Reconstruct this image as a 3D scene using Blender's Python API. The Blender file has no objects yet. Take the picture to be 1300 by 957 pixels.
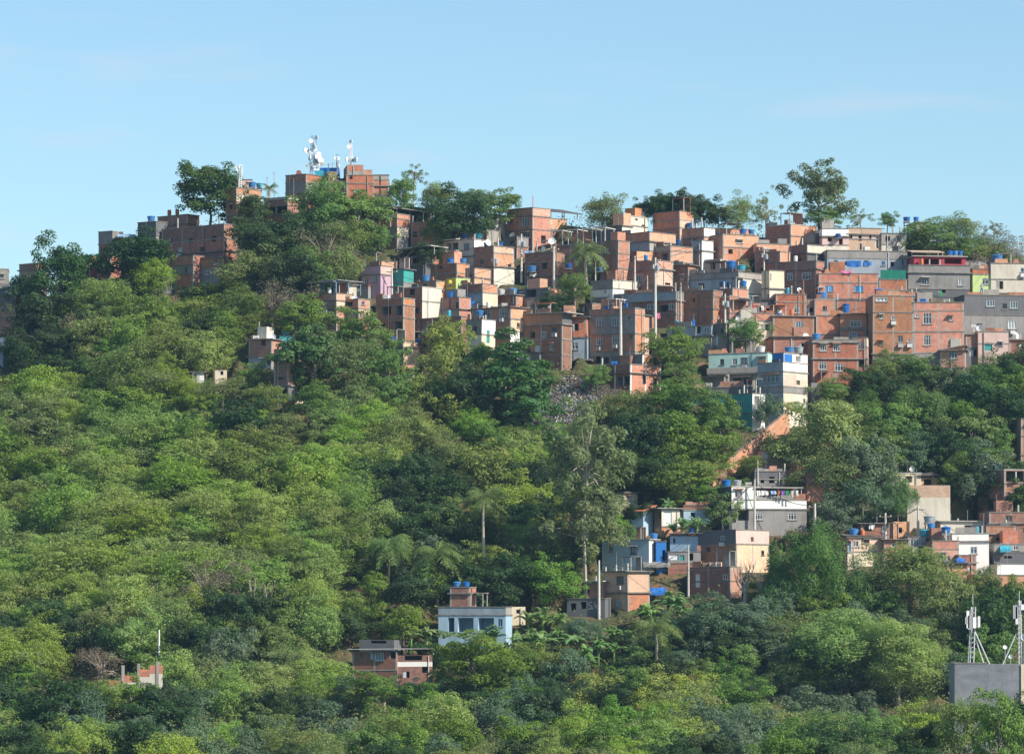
import bpy, math, random
import numpy as np
from mathutils import Vector, Matrix

# ------------------------------------------------------------------ camera, sky, sun, exposure
R = math.radians
SC = bpy.context.scene
F, HX, HY = 5000.0, 650.0, 800.0          # focal length and horizon, in pixels of a 1300 px wide picture
cam_d = bpy.data.cameras.new('camera'); cam = bpy.data.objects.new('camera', cam_d)
SC.collection.objects.link(cam); SC.camera = cam
cam_d.sensor_width = 36; cam_d.lens = F / 1300 * 36
cam_d.shift_y = (HY - 478.5) / 1300
cam_d.clip_start = 1; cam_d.clip_end = 20000
cam.location = (0, 0, 0); cam.rotation_euler = (R(90), 0, 0)

SUN_AZ, SUN_EL = 32.0, 38.0               # degrees in front of the right-hand side, height
sun_dir = Vector((math.cos(R(SUN_AZ)) * math.cos(R(SUN_EL)), -math.sin(R(SUN_AZ)) * math.cos(R(SUN_EL)), math.sin(R(SUN_EL))))
wd = bpy.data.worlds.new('World'); SC.world = wd; wd.use_nodes = True
nt = wd.node_tree; nt.nodes.clear()
sky = nt.nodes.new('ShaderNodeTexSky'); sky.sky_type = 'NISHITA'; sky.sun_disc = False
sky.sun_elevation = R(SUN_EL); sky.sun_rotation = math.atan2(sun_dir.x, sun_dir.y)
sky.air_density = 1.0; sky.dust_density = 0.35; sky.ozone_density = 3.0; sky.altitude = 0
bg = nt.nodes.new('ShaderNodeBackground'); bg.inputs[1].default_value = 0.118
out = nt.nodes.new('ShaderNodeOutputWorld')
# faint high wisps of cloud in the sky
tc = nt.nodes.new('ShaderNodeTexCoord'); mp = nt.nodes.new('ShaderNodeMapping'); mp.inputs['Scale'].default_value = (9, 9, 60)
nz = nt.nodes.new('ShaderNodeTexNoise'); nz.inputs['Scale'].default_value = 1.3; nz.inputs['Detail'].default_value = 6
rp = nt.nodes.new('ShaderNodeValToRGB'); rp.color_ramp.elements[0].position = 0.56; rp.color_ramp.elements[1].position = 0.80
rp.color_ramp.elements[1].color = (0.42, 0.42, 0.42, 1)
mx = nt.nodes.new('ShaderNodeMixRGB'); mx.inputs[2].default_value = (4.6, 4.7, 5.2, 1)
nt.links.new(tc.outputs['Generated'], mp.inputs[0]); nt.links.new(mp.outputs[0], nz.inputs['Vector']); nt.links.new(nz.outputs[0], rp.inputs[0])
tint = nt.nodes.new('ShaderNodeMixRGB'); tint.blend_type = 'MULTIPLY'; tint.inputs[0].default_value = 1; tint.inputs[2].default_value = (0.86, 0.96, 0.94, 1)
nt.links.new(rp.outputs[0], mx.inputs[0]); nt.links.new(sky.outputs[0], tint.inputs[1]); nt.links.new(tint.outputs[0], mx.inputs[1]); nt.links.new(mx.outputs[0], bg.inputs[0])
nt.links.new(bg.outputs[0], out.inputs[0])
sun_d = bpy.data.lights.new('sun', 'SUN'); sun_d.energy = 5.0; sun_d.angle = R(0.5); sun_d.color = (1.0, 0.91, 0.78)
sun = bpy.data.objects.new('sun', sun_d); SC.collection.objects.link(sun)
sun.rotation_euler = sun_dir.to_track_quat('Z', 'Y').to_euler(); sun.location = (300, 200, 300)
SC.view_settings.view_transform = 'Standard'; SC.view_settings.look = 'None'
SC.view_settings.gamma = 1; SC.view_settings.use_curve_mapping = False
SC.view_settings.exposure = 0.5
SC.cycles.max_bounces = 6; SC.cycles.diffuse_bounces = 4; SC.cycles.transparent_max_bounces = 4

# ------------------------------------------------------------------ materials
M = {}
def newmat(name):
    m = bpy.data.materials.new(name); m.use_nodes = True
    n = m.node_tree; b = n.nodes['Principled BSDF']
    b.inputs['Specular IOR Level'].default_value = 0.25
    return m, n, b
def N(n, t, **k):
    x = n.nodes.new(t)
    for a, v in k.items(): setattr(x, a, v)
    return x
def hsv_rand(n, src, dv, dh=0.0, island=False, ds=0.0):
    """shift value/hue a little from object to object (or leaf to leaf)"""
    hs = N(n, 'ShaderNodeHueSaturation')
    if island: r = N(n, 'ShaderNodeNewGeometry').outputs['Random Per Island']
    else: r = N(n, 'ShaderNodeObjectInfo').outputs['Random']
    mr = N(n, 'ShaderNodeMapRange'); mr.inputs[3].default_value = 1 - dv; mr.inputs[4].default_value = 1 + dv
    n.links.new(r, mr.inputs[0]); n.links.new(mr.outputs[0], hs.inputs['Value'])
    if dh or ds:
        wn = N(n, 'ShaderNodeTexWhiteNoise'); wn.noise_dimensions = '1D'; n.links.new(r, wn.inputs['W'])
        m2 = N(n, 'ShaderNodeMapRange'); m2.inputs[3].default_value = 0.5 - dh; m2.inputs[4].default_value = 0.5 + dh
        n.links.new(wn.outputs[0], m2.inputs[0]); n.links.new(m2.outputs[0], hs.inputs['Hue'])
        if ds:
            m3 = N(n, 'ShaderNodeMapRange'); m3.inputs[3].default_value = 1 - ds; m3.inputs[4].default_value = 1 + ds * .4
            w2 = N(n, 'ShaderNodeTexWhiteNoise'); w2.noise_dimensions = '1D'; ad = N(n, 'ShaderNodeMath', operation='ADD'); ad.inputs[1].default_value = 3.7
            n.links.new(r, ad.inputs[0]); n.links.new(ad.outputs[0], w2.inputs['W'])
            n.links.new(w2.outputs[0], m3.inputs[0]); n.links.new(m3.outputs[0], hs.inputs['Saturation'])
    n.links.new(src, hs.inputs['Color'])
    return hs.outputs[0]
def stain(n, src, amount, scale=(0.5, 1.6, 0.5), col=(0.06, 0.055, 0.05, 1), lo=.45, hi=.75):
    """uneven weathering: dark blotches and runs, fixed on the wall"""
    uv = N(n, 'ShaderNodeUVMap'); oi = N(n, 'ShaderNodeObjectInfo')
    mp = N(n, 'ShaderNodeMapping'); mp.inputs['Scale'].default_value = scale
    ml = N(n, 'ShaderNodeMath', operation='MULTIPLY'); ml.inputs[1].default_value = 37
    cx = N(n, 'ShaderNodeCombineXYZ'); n.links.new(oi.outputs['Random'], ml.inputs[0]); n.links.new(ml.outputs[0], cx.inputs[0]); n.links.new(ml.outputs[0], cx.inputs[1])
    n.links.new(uv.outputs[0], mp.inputs[0]); n.links.new(cx.outputs[0], mp.inputs['Location'])
    nz = N(n, 'ShaderNodeTexNoise'); nz.inputs['Scale'].default_value = 1.0; nz.inputs['Detail'].default_value = 7; nz.inputs['Roughness'].default_value = .68
    n.links.new(mp.outputs[0], nz.inputs['Vector'])
    rp = N(n, 'ShaderNodeMapRange'); rp.inputs[1].default_value = lo; rp.inputs[2].default_value = hi; rp.inputs[4].default_value = amount
    n.links.new(nz.outputs[0], rp.inputs[0])
    mx = N(n, 'ShaderNodeMixRGB'); mx.inputs[2].default_value = col
    n.links.new(rp.outputs[0], mx.inputs[0]); n.links.new(src, mx.inputs[1])
    return mx.outputs[0]
def bump(n, b, scale, strength, dist=.03):
    uv = N(n, 'ShaderNodeUVMap'); nz = N(n, 'ShaderNodeTexNoise'); nz.inputs['Scale'].default_value = scale; nz.inputs['Detail'].default_value = 4
    bp = N(n, 'ShaderNodeBump'); bp.inputs['Strength'].default_value = strength; bp.inputs['Distance'].default_value = dist
    n.links.new(uv.outputs[0], nz.inputs['Vector']); n.links.new(nz.outputs[0], bp.inputs['Height']); n.links.new(bp.outputs[0], b.inputs['Normal'])
def brick(key, c1, c2, mortar, st=.55, dv=.2, mort=.022):
    m, n, b = newmat('brick_' + key)
    uv = N(n, 'ShaderNodeUVMap'); bt = N(n, 'ShaderNodeTexBrick')
    bt.inputs['Scale'].default_value = 1; bt.inputs['Mortar Size'].default_value = mort; bt.inputs['Mortar Smooth'].default_value = .3
    bt.inputs['Brick Width'].default_value = .42; bt.inputs['Row Height'].default_value = .25; bt.inputs['Bias'].default_value = 0
    bt.inputs['Color1'].default_value = (*c1, 1); bt.inputs['Color2'].default_value = (*c2, 1); bt.inputs['Mortar'].default_value = (*mortar, 1)
    n.links.new(uv.outputs[0], bt.inputs['Vector'])
    c = stain(n, bt.outputs[0], .55, (.35, 2.4, 1), (*mortar, 1), .5, .78)      # mortar smeared along the courses
    c = stain(n, c, st, (.9, .5, 1), (.07, .055, .05, 1), .44, .8)
    c = stain(n, c, .5, (1.7, 1.9, 1), (min(1,c1[0]*1.35), c1[1]*1.25, c1[2]*1.1, 1), .5, .7)
    c = stain(n, c, .85, (.38, .42, 1), (mortar[0]*.95, mortar[1]*1.02, mortar[2]*1.1, 1), .60, .63)   # patches of cement render
    c = stain(n, c, .5, (1.2, .12, 1), (.05, .045, .04, 1), .56, .8)                                   # damp runs down the wall
    c = hsv_rand(n, c, dv * 1.2, .010, ds=.15)
    n.links.new(c, b.inputs['Base Color']); b.inputs['Roughness'].default_value = .92
    bump(n, b, 9, .5); M[key] = m
def plaster(key, c, st=.4, dv=.1, stc=(.09, .085, .08), rough=.85, sc=(.6, .35, 1), lo=.42, hi=.8):
    m, n, b = newmat('plaster_' + key)
    rgb = N(n, 'ShaderNodeRGB'); rgb.outputs[0].default_value = (*c, 1)
    o = stain(n, rgb.outputs[0], st, sc, (*stc, 1), lo, hi)
    o = stain(n, o, st * .6, (2.2, .5, 1), (*stc, 1), .5, .75)
    o = stain(n, o, st * .8, (1.4, .13, 1), (*stc, 1), .54, .74)
    o = hsv_rand(n, o, dv, .006)
    n.links.new(o, b.inputs['Base Color']); b.inputs['Roughness'].default_value = rough
    bump(n, b, 6, .35); M[key] = m
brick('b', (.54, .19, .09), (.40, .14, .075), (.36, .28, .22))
brick('l', (.62, .27, .15), (.50, .20, .11), (.52, .42, .33), st=.3)  # pale salmon brick, lit counterpart of the darker brick on shaded faces
brick('k', (.38, .165, .105), (.29, .125, .085), (.24, .19, .16), st=.65)  # stained dark brick for shaded faces mostly, their shade put into the colour
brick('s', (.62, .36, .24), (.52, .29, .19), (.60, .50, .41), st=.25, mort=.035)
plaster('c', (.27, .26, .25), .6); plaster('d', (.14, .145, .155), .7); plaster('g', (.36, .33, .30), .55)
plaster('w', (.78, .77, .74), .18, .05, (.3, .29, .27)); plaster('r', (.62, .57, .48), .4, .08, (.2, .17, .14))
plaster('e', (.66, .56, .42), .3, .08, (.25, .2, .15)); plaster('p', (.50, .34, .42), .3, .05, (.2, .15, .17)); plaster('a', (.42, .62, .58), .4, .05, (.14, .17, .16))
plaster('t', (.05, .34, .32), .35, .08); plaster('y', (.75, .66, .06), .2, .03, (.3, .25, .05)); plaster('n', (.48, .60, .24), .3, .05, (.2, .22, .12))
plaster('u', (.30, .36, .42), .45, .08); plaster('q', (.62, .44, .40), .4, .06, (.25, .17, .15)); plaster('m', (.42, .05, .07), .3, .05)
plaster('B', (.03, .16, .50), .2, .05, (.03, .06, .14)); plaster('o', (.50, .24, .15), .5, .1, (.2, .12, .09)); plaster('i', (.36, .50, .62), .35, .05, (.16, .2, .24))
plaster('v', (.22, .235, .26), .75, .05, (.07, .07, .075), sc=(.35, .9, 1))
def simple(key, c, rough=.6, metal=0, spec=.3, dv=.06, noise=0):
    m, n, b = newmat('surface_' + key); rgb = N(n, 'ShaderNodeRGB'); rgb.outputs[0].default_value = (*c, 1)
    o = rgb.outputs[0]
    if noise:
        tcn = N(n, 'ShaderNodeTexCoord'); nz = N(n, 'ShaderNodeTexNoise'); nz.inputs['Scale'].default_value = 1.4; nz.inputs['Detail'].default_value = 6
        n.links.new(tcn.outputs['Object'], nz.inputs['Vector']); mr = N(n, 'ShaderNodeMapRange'); mr.inputs[1].default_value = .4; mr.inputs[2].default_value = .75; mr.inputs[4].default_value = noise
        mx = N(n, 'ShaderNodeMixRGB'); mx.inputs[2].default_value = (c[0]*.35+.02, c[1]*.33+.015, c[2]*.3+.01, 1); n.links.new(nz.outputs[0], mr.inputs[0]); n.links.new(mr.outputs[0], mx.inputs[0]); n.links.new(o, mx.inputs[1]); o = mx.outputs[0]
    o = hsv_rand(n, o, dv); n.links.new(o, b.inputs['Base Color'])
    b.inputs['Roughness'].default_value = rough; b.inputs['Metallic'].default_value = metal; b.inputs['Specular IOR Level'].default_value = spec; M[key] = m
simple('glass', (.035, .055, .075), .12, 0, .6); simple('glass2', (.10, .17, .22), .25, 0, .5); simple('frame', (.55, .56, .56), .5); simple('framew', (.60, .61, .60), .5)
simple('shut', (.04, .28, .55), .5, noise=.3); simple('slab', (.24, .225, .21), .9, noise=.8, dv=.25); simple('slabl', (.46, .44, .41), .9, noise=.5)
simple('tank', (.015, .13, .42), .38, 0, .5, .18); simple('tank2', (.05, .21, .50), .55, 0, .4, .2, noise=.4); simple('tank3', (.01, .08, .26), .5, 0, .4, .2, noise=.3); simple('tankg', (.34, .37, .40), .6, noise=.3); simple('tankc', (.04, .33, .45), .4, 0, .5); simple('tankw', (.62, .62, .6), .6)
simple('tin', (.34, .33, .31), .6, .3, noise=.7); simple('tinw', (.62, .61, .58), .6, noise=.4); simple('tind', (.10, .095, .10), .8, noise=.5); simple('tile', (.42, .15, .08), .85, noise=.6)
simple('tilel', (.48, .38, .29), .9, noise=.6)
simple('pole', (.58, .56, .52), .85, noise=.3); simple('white', (.80, .80, .80), .5); simple('grey', (.35, .36, .38), .5); simple('dark', (.04, .04, .045), .6); simple('wire', (.04, .04, .04), .7)
simple('tarpb', (.03, .17, .55), .5, noise=.4); simple('tarpl', (.35, .50, .72), .5, noise=.3); simple('tarpg', (.0, .17, .12), .6, noise=.5); simple('orange', (.55, .15, .05), .6); simple('red', (.55, .03, .04), .6)
simple('pink', (.70, .20, .35), .7); simple('wood', (.24, .17, .11), .9, noise=.5); simple('bark', (.21, .18, .15), .95, noise=.6); simple('barkl', (.42, .36, .30), .95, noise=.6); simple('barkd', (.10, .085, .07), .95, noise=.5)
simple('steelblue', (.22, .36, .55), .5, .3); simple('skin', (.32, .18, .12), .6); simple('hair', (.02, .015, .012), .6); simple('yellow', (.75, .60, .05), .6); simple('green', (.03, .30, .10), .6)
simple('mesh_w', (.72, .70, .66), .7); simple('doorw', (.62, .66, .70), .6); simple('doort', (.05, .30, .28), .5); simple('panel', (.45, .5, .52), .5); simple('purple', (.25, .12, .45), .6)
def leafmat(key, c, dv=.22, dh=.02, trans=.38, odv=.12, second=None):
    m = bpy.data.materials.new('foliage_' + key); m.use_nodes = True; n = m.node_tree; n.nodes.clear()
    rgb = N(n, 'ShaderNodeRGB'); rgb.outputs[0].default_value = (*c, 1); o = rgb.outputs[0]
    if second:
        tcn = N(n, 'ShaderNodeTexCoord'); nz = N(n, 'ShaderNodeTexNoise'); nz.inputs['Scale'].default_value = 2.2; nz.inputs['Detail'].default_value = 3
        n.links.new(tcn.outputs['Object'], nz.inputs['Vector']); mr = N(n, 'ShaderNodeMapRange'); mr.inputs[1].default_value = .45; mr.inputs[2].default_value = .62
        mx = N(n, 'ShaderNodeMixRGB'); mx.inputs[2].default_value = (*second, 1); n.links.new(nz.outputs[0], mr.inputs[0]); n.links.new(mr.outputs[0], mx.inputs[0]); n.links.new(o, mx.inputs[1]); o = mx.outputs[0]
    o = hsv_rand(n, o, dv, dh, True, ds=.2); o = hsv_rand(n, o, odv, .018, ds=.15)
    d = N(n, 'ShaderNodeBsdfPrincipled'); d.inputs['Roughness'].default_value = .55; d.inputs['Specular IOR Level'].default_value = .22
    t = N(n, 'ShaderNodeBsdfTranslucent'); mx = N(n, 'ShaderNodeMixShader'); mx.inputs[0].default_value = trans
    hs = N(n, 'ShaderNodeHueSaturation'); hs.inputs['Hue'].default_value = .485; hs.inputs['Value'].default_value = 1.25; n.links.new(o, hs.inputs['Color'])
    ou = N(n, 'ShaderNodeOutputMaterial'); n.links.new(o, d.inputs['Base Color']); n.links.new(hs.outputs[0], t.inputs[0])
    n.links.new(d.outputs[0], mx.inputs[1]); n.links.new(t.outputs[0], mx.inputs[2]); n.links.new(mx.outputs[0], ou.inputs[0]); M[key] = m
leafmat('Lmango', (.055, .12, .026)); leafmat('Lbroad', (.14, .25, .034)); leafmat('Lbig', (.075, .18, .045), trans=.35)
leafmat('Lfeather', (.225, .36, .044), second=(.28, .38, .065)); leafmat('Lolive', (.165, .26, .048), second=(.23, .27, .07)); leafmat('Ldry', (.22, .19, .12), dh=.01)
leafmat('Lvine', (.11, .21, .04)); leafmat('Leuc', (.20, .25, .10)); leafmat('Lteal', (.12, .20, .10)); leafmat('Lpalm', (.13, .22, .05), second=(.21, .27, .07)); leafmat('Lbanana', (.17, .31, .08), dv=.25)
leafmat('Ldark', (.045, .10, .026)); leafmat('Lgrass', (.12, .19, .04), second=(.18, .18, .06))
leafmat('Lyellow', (.27, .34, .05), second=(.20, .30, .05))

# ------------------------------------------------------------------ helpers
COL = SC.collection
class MB:
    """collects faces and links them as one mesh object"""
    def __init__(s): s.v = []; s.f = []; s.m = []; s.uv = []; s.mats = []
    def mi(s, k):
        if k not in s.mats: s.mats.append(k)
        return s.mats.index(k)
    def quad(s, p, mat, uv=None):
        i = len(s.v); s.v += [tuple(q) for q in p]; s.f.append(tuple(range(i, i + len(p)))); s.m.append(s.mi(mat))
        if uv is None:
            a, b, c = Vector(p[0]), Vector(p[1]), Vector(p[2]); nn = (b - a).cross(c - a)
            if abs(nn.z) > max(abs(nn.x), abs(nn.y)): uv = [(q[0], q[1]) for q in p]
            elif abs(nn.x) > abs(nn.y): uv = [(q[1], q[2]) for q in p]
            else: uv = [(q[0], q[2]) for q in p]
        s.uv += uv
    def box(s, x0, x1, y0, y1, z0, z1, mat):
        A = [(x0,y0,z0),(x1,y0,z0),(x1,y1,z0),(x0,y1,z0),(x0,y0,z1),(x1,y0,z1),(x1,y1,z1),(x0,y1,z1)]
        for q in ((0,1,5,4),(1,2,6,5),(2,3,7,6),(3,0,4,7),(4,5,6,7),(3,2,1,0)): s.quad([A[k] for k in q], mat)
    def tube(s, pts, rad, mat, n=6, cap=True):
        rings = []
        for i, p in enumerate(pts):
            p = Vector(p); d = (Vector(pts[min(i+1, len(pts)-1)]) - Vector(pts[max(i-1, 0)])).normalized()
            a = d.cross(Vector((.31, .2, .93)) if abs(d.z) < .95 else Vector((1, 0, 0))).normalized(); b = d.cross(a)
            r = rad[i] if isinstance(rad, (list, tuple)) else rad
            rings.append([p + (a * math.cos(2*math.pi*k/n) + b * math.sin(2*math.pi*k/n)) * r for k in range(n)])
        for i in range(len(rings) - 1):
            for k in range(n): s.quad([rings[i][k], rings[i][(k+1)%n], rings[i+1][(k+1)%n], rings[i+1][k]], mat)
        if cap: s.quad(rings[-1], mat); s.quad(rings[0][::-1], mat)
    def lathe(s, prof, mat, n=14, c=(0,0,0), cap=True):
        rings = [[(c[0] + r*math.cos(2*math.pi*k/n), c[1] + r*math.sin(2*math.pi*k/n), c[2] + z) for k in range(n)] for r, z in prof]
        for i in range(len(rings)-1):
            for k in range(n): s.quad([rings[i][k], rings[i][(k+1)%n], rings[i+1][(k+1)%n], rings[i+1][k]], mat)
        if cap: s.quad(rings[-1], mat); s.quad(rings[0][::-1], mat)
    def build(s, name, parent=None, loc=(0,0,0), rz=0, smooth=False, weld=True):
        me = bpy.data.meshes.new(name)
        me.from_pydata(s.v, [], s.f)
        for k in s.mats: me.materials.append(M[k])
        me.polygons.foreach_set('material_index', s.m)
        ul = me.uv_layers.new(name='UVMap'); ul.data.foreach_set('uv', np.array(s.uv, dtype=np.float32).ravel())
        if weld:
            import bmesh
            bm = bmesh.new(); bm.from_mesh(me); bmesh.ops.remove_doubles(bm, verts=bm.verts, dist=1e-4); bm.to_mesh(me); bm.free()
        if smooth: me.polygons.foreach_set('use_smooth', [True]*len(me.polygons))
        me.update()
        o = bpy.data.objects.new(name, me); COL.objects.link(o); o.location = loc; o.rotation_euler = (0, 0, rz)
        if parent: o.parent = parent
        return o
def tag(o, label, cat, group=None, kind=None):
    if label: o['label'] = label
    if cat: o['category'] = cat
    if group: o['group'] = group
    if kind: o['kind'] = kind
    return o
def empty(name, label, cat, loc, rz=0, group=None):
    o = bpy.data.objects.new(name, None); COL.objects.link(o); o.location = loc; o.rotation_euler = (0, 0, rz); o.empty_display_size = .3
    return tag(o, label, cat, group)

# ground: the hill rises from Y 470 (picture row 920) to its ridge at Y 590
RX = [-400, -100, 0, 60, 130, 200, 250, 300, 400, 500, 600, 700, 850, 1000, 1150, 1300, 1420, 1700]
RY = [520, 430, 395, 375, 345, 310, 292, 272, 252, 262, 272, 285, 290, 292, 300, 322, 345, 430]
def ridge(px): return float(np.interp(px, RX, RY))
Y0, Y1 = 470.0, 590.0
def gY(px, py):
    if py > 971: return 65000.0 / (py - 800)
    if py > 920: return Y0 - (py - 920) / 51 * 90
    return min(Y1, Y0 + (Y1 - Y0) * (920 - py) / (920 - ridge(px)))
def gpy(px, Y):
    if Y < 380: return 800 + 65000.0 / Y
    if Y < Y0: return 920 + (Y0 - Y) / 90 * 51
    return 920 - (920 - ridge(px)) * min(1, (Y - Y0) / (Y1 - Y0))
def gz(px, Y):
    if Y <= Y1: return (HY - gpy(px, Y)) / F * Y
    return max(-13.0, (HY - ridge(px)) / F * Y1 - (Y - Y1) * .28 - max(0, Y - Y1 - 20) * .2)
def XP(px, Y): return (px - HX) / F * Y
def ZP(py, Y): return (HY - py) / F * Y
carve = []      # (X0, X1, Ya, Yb, z)

HS = {}
class House: pass
rng = random.Random(7)
def opening(mb, P, a0, a1, z0, z1, typ, inner, parts):
    """P(a, z, d): point on the wall plane, d metres inwards"""
    dep = {'w': .16, 'W': .16, 'b': .12, 'd': .12, 'D': .12, 'T': .12, 'c': .14, 'h': 2.2, 'v': 2.6}[typ]
    q = [(a0, z0), (a1, z0), (a1, z1), (a0, z1)]
    for i in range(4):
        (u, w), (u2, w2) = q[i], q[(i+1) % 4]
        mb.quad([P(u, w, 0), P(u2, w2, 0), P(u2, w2, dep), P(u, w, dep)], inner)
    if typ in 'hv':
        mb.quad([P(a0, z0, dep), P(a1, z0, dep), P(a1, z1, dep), P(a0, z1, dep)], inner)
        if typ == 'v' and a1 - a0 > 2.5:
            n = int((a1 - a0) / 2.6)
            for k in range(1, n + 1):
                a = a0 + (a1 - a0) * k / (n + 1); p = MB(); qx = [P(a-.09, z0, .05), P(a+.09, z0, .05), P(a+.09, z0, .23), P(a-.09, z0, .23)]
                qt = [P(a-.09, z1, .05), P(a+.09, z1, .05), P(a+.09, z1, .23), P(a-.09, z1, .23)]
                for j in range(4): p.quad([qx[j], qx[(j+1)%4], qt[(j+1)%4], qt[j]], 'slabl')
                parts.append(('post', p, None))
        return
    g = MB(); gm = {'w': rng.choice(['glass', 'glass', 'glass2', 'panel']), 'W': rng.choice(['glass', 'glass', 'glass2']), 'b': 'shut', 'd': 'doorw', 'D': 'wood', 'T': 'doort', 'c': 'glass2'}[typ]
    g.quad([P(a0, z0, dep - .01), P(a1, z0, dep - .01), P(a1, z1, dep - .01), P(a0, z1, dep - .01)], gm)
    if typ in 'dDT': parts.append(('door', g, None)); return
    fr = MB(); t = .075; fm = {'w': rng.choice(['frame', 'dark', 'wood', 'framew', 'steelblue']), 'W': 'framew', 'b': 'shut', 'c': 'frame'}[typ]
    bars = [(a0, a1, z0, z0+t), (a0, a1, z1-t, z1), (a0, a0+t, z0+t, z1-t), (a1-t, a1, z0+t, z1-t)]
    w = a1 - a0; n = 1 if w < 1.0 else (2 if w < 1.7 else 3)
    if w > .55:
        for k in range(1, n + 1): c = a0 + w * k / (n + 1); bars.append((c - .03, c + .03, z0+t, z1-t))
    if typ == 'W' and z1 - z0 > .9: bars.append((a0+t, a1-t, z0+(z1-z0)*.66, z0+(z1-z0)*.66+.05))
    for (u0, u1, w0, w1) in bars:
        A = [P(u0, w0, .03), P(u1, w0, .03), P(u1, w1, .03), P(u0, w1, .03)]; B = [P(u0, w0, dep), P(u1, w0, dep), P(u1, w1, dep), P(u0, w1, dep)]
        fr.quad(A, fm)
        for j in range(4): fr.quad([A[j], A[(j+1)%4], B[(j+1)%4], B[j]], fm)
    sl = MB()
    A = [P(a0-.1, z0-.12, -.09), P(a1+.1, z0-.12, -.09), P(a1+.1, z0-.003, -.09), P(a0-.1, z0-.003, -.09)]; B = [P(a0-.1, z0-.12, .01), P(a1+.1, z0-.12, .01), P(a1+.1, z0-.003, .01), P(a0-.1, z0-.003, .01)]
    sl.quad(A, 'slab')
    for j in range(4): sl.quad([A[j], A[(j+1)%4], B[(j+1)%4], B[j]], 'slab')
    parts.append(('window', fr, [('pane', g), ('sill', sl)]))
def wall_face(mb, P, a0, a1, bands, holes, cols, fm_under, parts, colmat='g'):
    """bands: (z0, z1, mat) ; holes: (a0,a1,z0,z1,typ) ; cols: (a0,a1) concrete column strips"""
    us = sorted(set([a0, a1] + [h[0] for h in holes] + [h[1] for h in holes] + [c[0] for c in cols] + [c[1] for c in cols]))
    us = [u for u in us if a0 - 1e-6 <= u <= a1 + 1e-6]
    zs = sorted(set([b[0] for b in bands] + [b[1] for b in bands] + [h[2] for h in holes] + [h[3] for h in holes]))
    lo, hi = bands[-1][0], bands[0][1]
    zs = [z for z in zs if lo - 1e-6 <= z <= hi + 1e-6]
    for i in range(len(us) - 1):
        if us[i+1] - us[i] < 1e-4: continue
        uc = (us[i] + us[i+1]) / 2
        for j in range(len(zs) - 1):
            if zs[j+1] - zs[j] < 1e-4: continue
            zc = (zs[j] + zs[j+1]) / 2
            if any(h[0] < uc < h[1] and h[2] < zc < h[3] for h in holes): continue
            mat = next((b[2] for b in bands if b[0] <= zc <= b[1]), 'c')
            if any(c[0] < uc < c[1] for c in cols) and mat in 'blks': mat = colmat
            mb.quad([P(us[i], zs[j], 0), P(us[i+1], zs[j], 0), P(us[i+1], zs[j+1], 0), P(us[i], zs[j+1], 0)], mat,
                    [(us[i], zs[j]), (us[i+1], zs[j]), (us[i+1], zs[j+1]), (us[i], zs[j+1])])
    for h in holes:
        inner = next((b[2] for b in bands if b[0] <= (h[2]+h[3])/2 <= b[1]), 'c')
        opening(mb, P, h[0], h[1], h[2], h[3], h[4], 'c' if inner in 'blks' and h[4] in 'hv' else inner, parts)
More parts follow.
